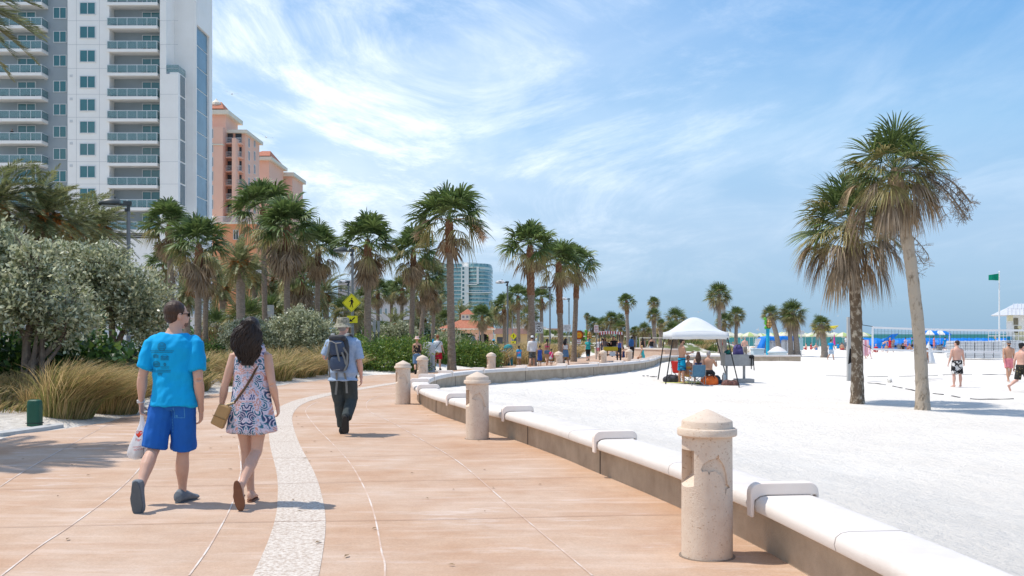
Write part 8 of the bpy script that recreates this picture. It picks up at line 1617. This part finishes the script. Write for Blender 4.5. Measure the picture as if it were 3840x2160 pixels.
pers('man in black tank top and plaid shorts with a hand to his head', 651.5, 84, 1.72, .1, 'm', 'tan', top=('tank', BLK_), bot=('shorts', PLAID), hair=('short', 'dark'), z=pv_(84), arms={'L': (5, 15, 10), 'R': (50, 30, 120)})
pers('woman with long dark hair and black top left of the man in tank top', 642.5, 87, 1.68, 0, skin='tan', top=('tank', BLK_), bot=('short_shorts', BLK_), hair=('long', 'dark'), z=pv_(87)); pers('boy in blue tank top and black shorts right behind the surrey', 619.6, 80, 1.55, 0, 'm', 'tan', top=('tank', RYL), bot=('long_shorts', BLK_), hair=('short', 'dark'), z=pv_(80))
pers('woman in white top and pink shorts behind the thin sign post', 598.3, 84, 1.55, 0, skin='tan', top=('tee', WHT), bot=('shorts', ROSE), hair=('short', 'blond'), z=pv_(84)); pers('dark haired walker in white left of the surrey', 602.5, 80, 1.62, .2, 'm', 'brown', top=('tee', WHT), bot=('shorts', GRY), hair=('short', 'black'), z=pv_(80)); pers('woman in dark clothes sitting on the ground beside the small bollard', 623.2, 77, 1.6, .8, skin='tan', pose='sitlow', top=('tank', NAV), bot=('shorts', NAV), hair=('short', 'dark'), z=pv_(77))
# pedal surrey with two riders
sy = 66.; sx = XatY(609.8, sy); sz = pv_(sy)+.01; su = T('pedal_surrey', 'four wheeled pedal surrey with red and white scalloped roof carrying two riders', 'surrey', (sx, sy, sz)); FR = mat('surrey_frame', (.04, .05, .08), rough=.4)
mb = MB(); [mb.tube([(q*.62, y, .45), (q*.62, y, 1.92)], .022, 6) for q in (-1, 1) for y in (-.5, .9)]; [mb.tube([(q*.62, -1.1, .42), (q*.62, 1.2, .42)], .03, 6) for q in (-1, 1)]; mb.tube([(-.62, -1.0, .42), (.62, -1.0, .42)], .03, 6); mb.tube([(-.62, .9, .42), (.62, .9, .42)], .03, 6); mb.tube([(-.5, -.75, .95), (.5, -.75, .95)], .02, 6); mb.build('frame', FR, su)
mb = MB()
for k in range(18): mb.m = k % 2; x0, x1 = lerp(-.78, .78, k/18), lerp(-.78, .78, (k+1)/18); a0, a1 = 1.95+.10*math.cos(x0*1.8), 1.95+.10*math.cos(x1*1.8); mb.add([(x0, -.8, a0), (x1, -.8, a1), (x1, 1.1, a1), (x0, 1.1, a0), (x0, -.8, a0-.17), (x1, -.8, a1-.17), ((x0+x1)/2, -.8, a0-.21)], [(0, 1, 2, 3), (0, 4, 6, 5, 1)])
mb.build('roof', [mat('surrey_red', (.42, .02, .03)), M_SIGNW], su, fix=False); mb = MB(); mb.bx(-.55, .55, .15, .6, .68, .78); mb.bx(-.55, .55, .6, .66, .78, 1.25); mb.build('seat', BLK_, su); mb = MB(); mb.bx(-.52, .42, -1.25, -.8, .72, .98); mb.build('basket', mat('yellow_basket', (.60, .44, .03)), su, bevel=.03); mb = MB(); mb.bx(-.15, .25, -1.3, -1.28, .36, .66); mb.build('plate', M_SIGNW, su)
mb = MB(); [mb.tube([(q*.3-.17, -.45, 1.0), (q*.3, -.5, 1.02), (q*.3+.17, -.45, 1.0)], .016, 5) for q in (-1, 1)]; [mb.tube([(q*.3, -.5, 1.02), (q*.3, -.65, .42)], .018, 5) for q in (-1, 1)]; mb.build('handlebar', M_METAL, su)
for q in (-1, 1):
    for y in (-1.0, .95):
        mb = MB(); mb.tube([(q*.62+.31*0, y+.31*math.cos(a), .33+.31*math.sin(a)) for a in np.linspace(0, 2*PI, 21)], .028, 6, cap=False); w_ = mb.build('wheel', M_BLK, su); mb = MB(); [mb.tube([(q*.62, y, .33), (q*.62, y+.3*math.cos(a), .33+.3*math.sin(a))], .006, 3) for a in np.linspace(0, 2*PI, 10)[:-1]]; mb.build('spokes', M_METAL, w_)
ra = {'L': (55, 8, 25), 'R': (55, 8, 25)}
pers('rider in a dark print top on the left seat of the surrey', 604.8, sy+.3, 1.65, PI, skin='brown', pose='sit', top=('tee', C_('dkprint', (.10, .09, .10), (.3, .25, .25), scale=12)), bot=('shorts', GRY), hair=('long', 'dark'), z=sz, seat=.74, arms=ra, hl=.25); pers('rider in a black tee on the right seat of the surrey', 613.8, sy+.3, 1.75, PI, 'm', 'tan', 'sit', ('tee', BLK_), ('shorts', BLK_), ('short', 'dark'), z=sz, seat=.76, arms=ra, shoes=BLK_, fat=1.1)
# ---- under the canopy
Yc = 38.6; sz_ = lambda px, Y: tz(XatY(px, Y), Y)
pers('bearded shirtless man in striped blue swim shorts standing under the canopy', 681.8, Yc, 1.80, -PI/2+.25, 'm', 'tan', 'stand', None, ('long_shorts', SWIM), ('short', 'dark'), shoes=None, arms={'L': (12, 8, 85), 'R': (18, 6, 90)}, z=sz_(682, Yc), vx=.014, beard='dark', fat=1.05)
pers('woman in a mustard bikini sitting low under the canopy facing the camera', 688.2, 38.9, 1.65, PI-.3, skin='tan', pose='sitlow', top=('bikini', MUST), bot=('brief', MUST), hair=('bun', 'brown'), z=sz_(691, 39)+.22, arms={'L': (35, 5, 80), 'R': (35, 5, 80)}, vx=.014, glasses=True)
pers('woman with long brown hair sitting in the blue camp chair, back to the camera', 698.3, 38.1, 1.62, -.2, skin='light', pose='sit', top=('bikini', NAV), bot=('brief', NAV), hair=('long', 'brown'), z=sz_(696, 38), seat=.45, arms={'L': (30, 8, 40), 'R': (30, 8, 40)}, vx=.014, hl=.42)
pers('shirtless man in black shorts seated under the canopy, back to the camera', 708.5, 38.4, 1.80, -.35, 'm', 'tan', 'sit', None, ('shorts', BLK_), ('short', 'grey'), z=sz_(707, 38.4), seat=.40, arms={'L': (30, 8, 60), 'R': (25, 20, 100)}, vx=.014, fat=1.05)
# ---- volleyball players
pers('shirtless man with cap and grey shorts walking towards the camera beside the leaning palm', 923.5, 44, 1.74, PI, 'm', 'tan', 'walk', None, ('shorts', GRY), ('short', 'brown'), hat=('cap', C_('pinkcap', (.5, .2, .2))), z=sz_(923, 44), vx=.015)
pers('woman in a red bikini half hidden by the leaning palm trunk', 919.3, 43.0, 1.62, -1.5, skin='tan', pose='stand', top=('bikini', RED), bot=('brief', RED), hair=('bun', 'brown'), z=sz_(919, 43), vx=.016)
pers('shirtless man in black and white flowered shorts standing with back to the camera', 957, 37.3, 1.80, .05, 'm', 'pink', 'stand', None, ('long_shorts', FLO2), ('short', 'brown'), z=sz_(957, 37.3), vx=.012, fat=1.08, arms={'L': (2, 12, 12), 'R': (6, 16, 14)}, head=(.5, 0))
pers('bearded man in pink shorts and cap walking towards the camera', 1008.7, 41, 1.78, PI-.2, 'm', 'tan', 'walk', None, ('shorts', ROSE), ('short', 'dark'), hat=('cap', GRY), beard='dark', z=sz_(1008, 41), vx=.014, glasses=True)
pers('man in a black cap and dark floral shorts striding, cut by the right edge', 1021.5, 34.2, 1.80, -PI/2+.3, 'm', 'pink', 'walk', None, ('long_shorts', FLO3), ('short', 'dark'), hat=('cap', BLK_), z=sz_(1021, 34.2), vx=.012, fat=1.1, stride=1.35)
# ---- scattered on the sand
pers('boy in a bright blue tee and plaid shorts walking away on the sand', 831, 76, 1.66, -.9, 'm', 'tan', 'walk', ('tee', BLU), ('long_shorts', C_('ltplaid', (.55, .62, .68), (.25, .36, .5), scale=20, contrast=(.48, .52))), ('short', 'brown')); pers('shirtless older man holding a white towel near the far wall arm', 744.8, 72, 1.72, -.3, 'm', 'pink', 'walk', None, ('pants', C_('taupe', (.28, .24, .2))), ('short', 'grey'), z=-.46)
r_, f = pers('woman holding up a pink and white striped towel', 863.3, 79, 1.65, .4, skin='tan', pose='walk', top=('tee', NAV), bot=('shorts', NAV), hair=('bun', 'dark'), arms={'L': (60, 40, 40), 'R': (60, 40, 40)}); x, y, z = sp_(864, 78.3); mb = MB(); mb.rings([[(lerp(-.42, .42, i/12), .04*math.sin(i*1.7), zz) for i in range(13)] for zz in (.25, .7, 1.15, 1.55)], cap=False, closed=False); o = mb.build('striped_towel', C_('stripe', (.78, .72, .74), (.72, .10, .20), scale=5, contrast=(.49, .52), stretch=(3, .1, .02)), None, loc=(x, y, z), fix=False); o.modifiers.new('s', 'SOLIDIFY').thickness = .02; tag(o, 'pink and white striped towel held up right of the straight palm', 'towel')
pers('small child in pink swimwear running right of the striped towel', 869.3, 78, 1.12, -1.2, skin='pink', pose='walk', top=('tank', C_('ltpink', (.75, .5, .6))), bot=('shorts', C_('ltpink', 0)), hair=('short', 'blond'))
o = MB(); o.rings([[(.02*math.cos(a)+(.07+.05*t)*math.cos(a), (.04)*math.sin(a), -.40*t+(.08*math.cos(a)*t)) for a in [2*PI*k/10 for k in range(10)]] for t in (0, .3, .7, 1)]); xx, yy_2, zz_ = sp_(854, 29.15, 1.62); o = o.build('dark_towel', BLK_, None, loc=(XatY(852.6, 29.2), 29.2, ZatY(348.5, 29.2))); tag(o, 'small dark towel hanging on the left side of the straight palm trunk', 'towel')
# crowd near the cabanas and umbrellas: low detail figures, each one a person
tops = [WHT, BLU, RED, TEAL, BLK_, GRNT, ROSE, NAV, None, None]; rnd = random.Random(12)
spec = [(882, 'm', 'pink', None, BLU, 'bending'), (890, 'f', 'tan', RED, RED, ''), (905.5, 'f', 'tan', C_('ltpink', 0), ROSE, ''), (912, 'm', 'tan', GRNT, BLK_, ''), (919.5, 'm', 'pink', WHT, NAV, ''), (934, 'f', 'tan', ROSE, ROSE, ''), (893, 'm', 'tan', None, GRY, ''), (995, 'm', 'pink', BLU, BLK_, ''), (876, 'f', 'pink', RED, RED, 'sit'), (886.5, 'm', 'tan', None, BLU, 'sit'), (903, 'f', 'tan', BLK_, BLK_, 'sit'), (909.5, 'm', 'tan', None, RED, 'sit'), (801, 'm', 'pink', BLU, BLU, ''), (759, 'm', 'tan', None, BLU, ''), (742, 'f', 'pink', TEAL, WHT, ''), (806, 'm', 'pink', None, RED, 'sit'), (811, 'f', 'tan', RED, RED, 'sit'), (816, 'm', 'pink', None, BLU, 'sit'), (838, 'f', 'tan', BLU, BLK_, 'sit'), (842, 'm', 'tan', None, RED, 'sit'), (733, 'f', 'tan', ROSE, ROSE, 'sit'), (723, 'm', 'tan', None, RED, ''), (716, 'f', 'pink', BLU, BLU, 'sit'), (697, 'm', 'pink', None, RED, ''), (702, 'f', 'tan', BLU, WHT, ''), (788, 'f', 'tan', BLK_, RED, 'sit'), (846, 'f', 'tan', WHT, GRY, ''), (857, 'm', 'tan', WHT, BLU, ''), (926, 'm', 'tan', None, GRNT, 'sit'), (945, 'f', 'pink', BLU, BLU, '')]
adj = {'bending': 'bending over', 'sit': 'sitting on the sand', '': 'standing'}; 
for k, (px, sx_, sk, tp_, bt_, ps) in enumerate(spec):
    Y = rnd.uniform(104, 116) if px > 870 else rnd.uniform(118, 132); nm = {id(v): n for n, v in (('white', WHT), ('blue', BLU), ('red', RED), ('turquoise', TEAL), ('black', BLK_), ('green', GRNT), ('pink', ROSE), ('navy', NAV), ('grey', GRY))}
    ref = 'among the blue cabanas' if px > 895 else 'by the leftmost cabanas' if px > 870 else 'near the small leaning palm' if px > 795 else 'right of the canopy' if px > 735 else 'seen beneath the canopy roof'
    pers('tiny %s %s in %s, %s' % ('man' if sx_ == 'm' else 'woman', adj[ps], (nm.get(id(tp_), 'pink')+' top') if tp_ else '%s shorts only' % nm.get(id(bt_), 'dark'), ref), px, Y, rnd.uniform(1.6, 1.8), rnd.uniform(0, 6.2), sx_, sk, {'sit': 'sitlow', 'bending': 'stand', '': rnd.choice(['stand', 'walk'])}[ps], ('tee', tp_) if tp_ else None, ('shorts', bt_), ('short', rnd.choice(['dark', 'brown', 'blond'])), lean=1.1 if ps == 'bending' else 0, vx=.035, group='beachgoers near the water')
for k, (px, lb, c_) in enumerate(((197, 'person in yellow top by the stairs under the palms', MUST), (201.5, 'bare shouldered person in red by the stairs rail', RED), (211, 'person in orange top right of the stairs', ORG), (388.5, 'person in a red top beyond the hedge left of the middle palms', RED))): pers(lb, px, 70, 1.65, k, 'm', 'pink', 'stand', ('tee', c_), ('shorts', NAV), vx=.03, dz=.35)
for px, lb, c_ in ((462.2, 'person in orange seated by the pavilion front', ORG), (472.5, 'person in pale clothes before the pavilion', WHT), (536.7, 'walker with pale blue skirt in front of the yellow wall', LTB)): pers(lb, px, 120, 1.65, 1, 'f', 'tan', 'stand', ('tee', c_), ('skirt', c_), vx=.035)
pers('hotel guest leaning on a left balcony rail of the white tower', 12, Y0+.4, 1.75, PI, 'm', 'tan', 'stand', ('tee', BLK_), ('shorts', GRY), z=ZA(856, Y0+.6), vx=.03)
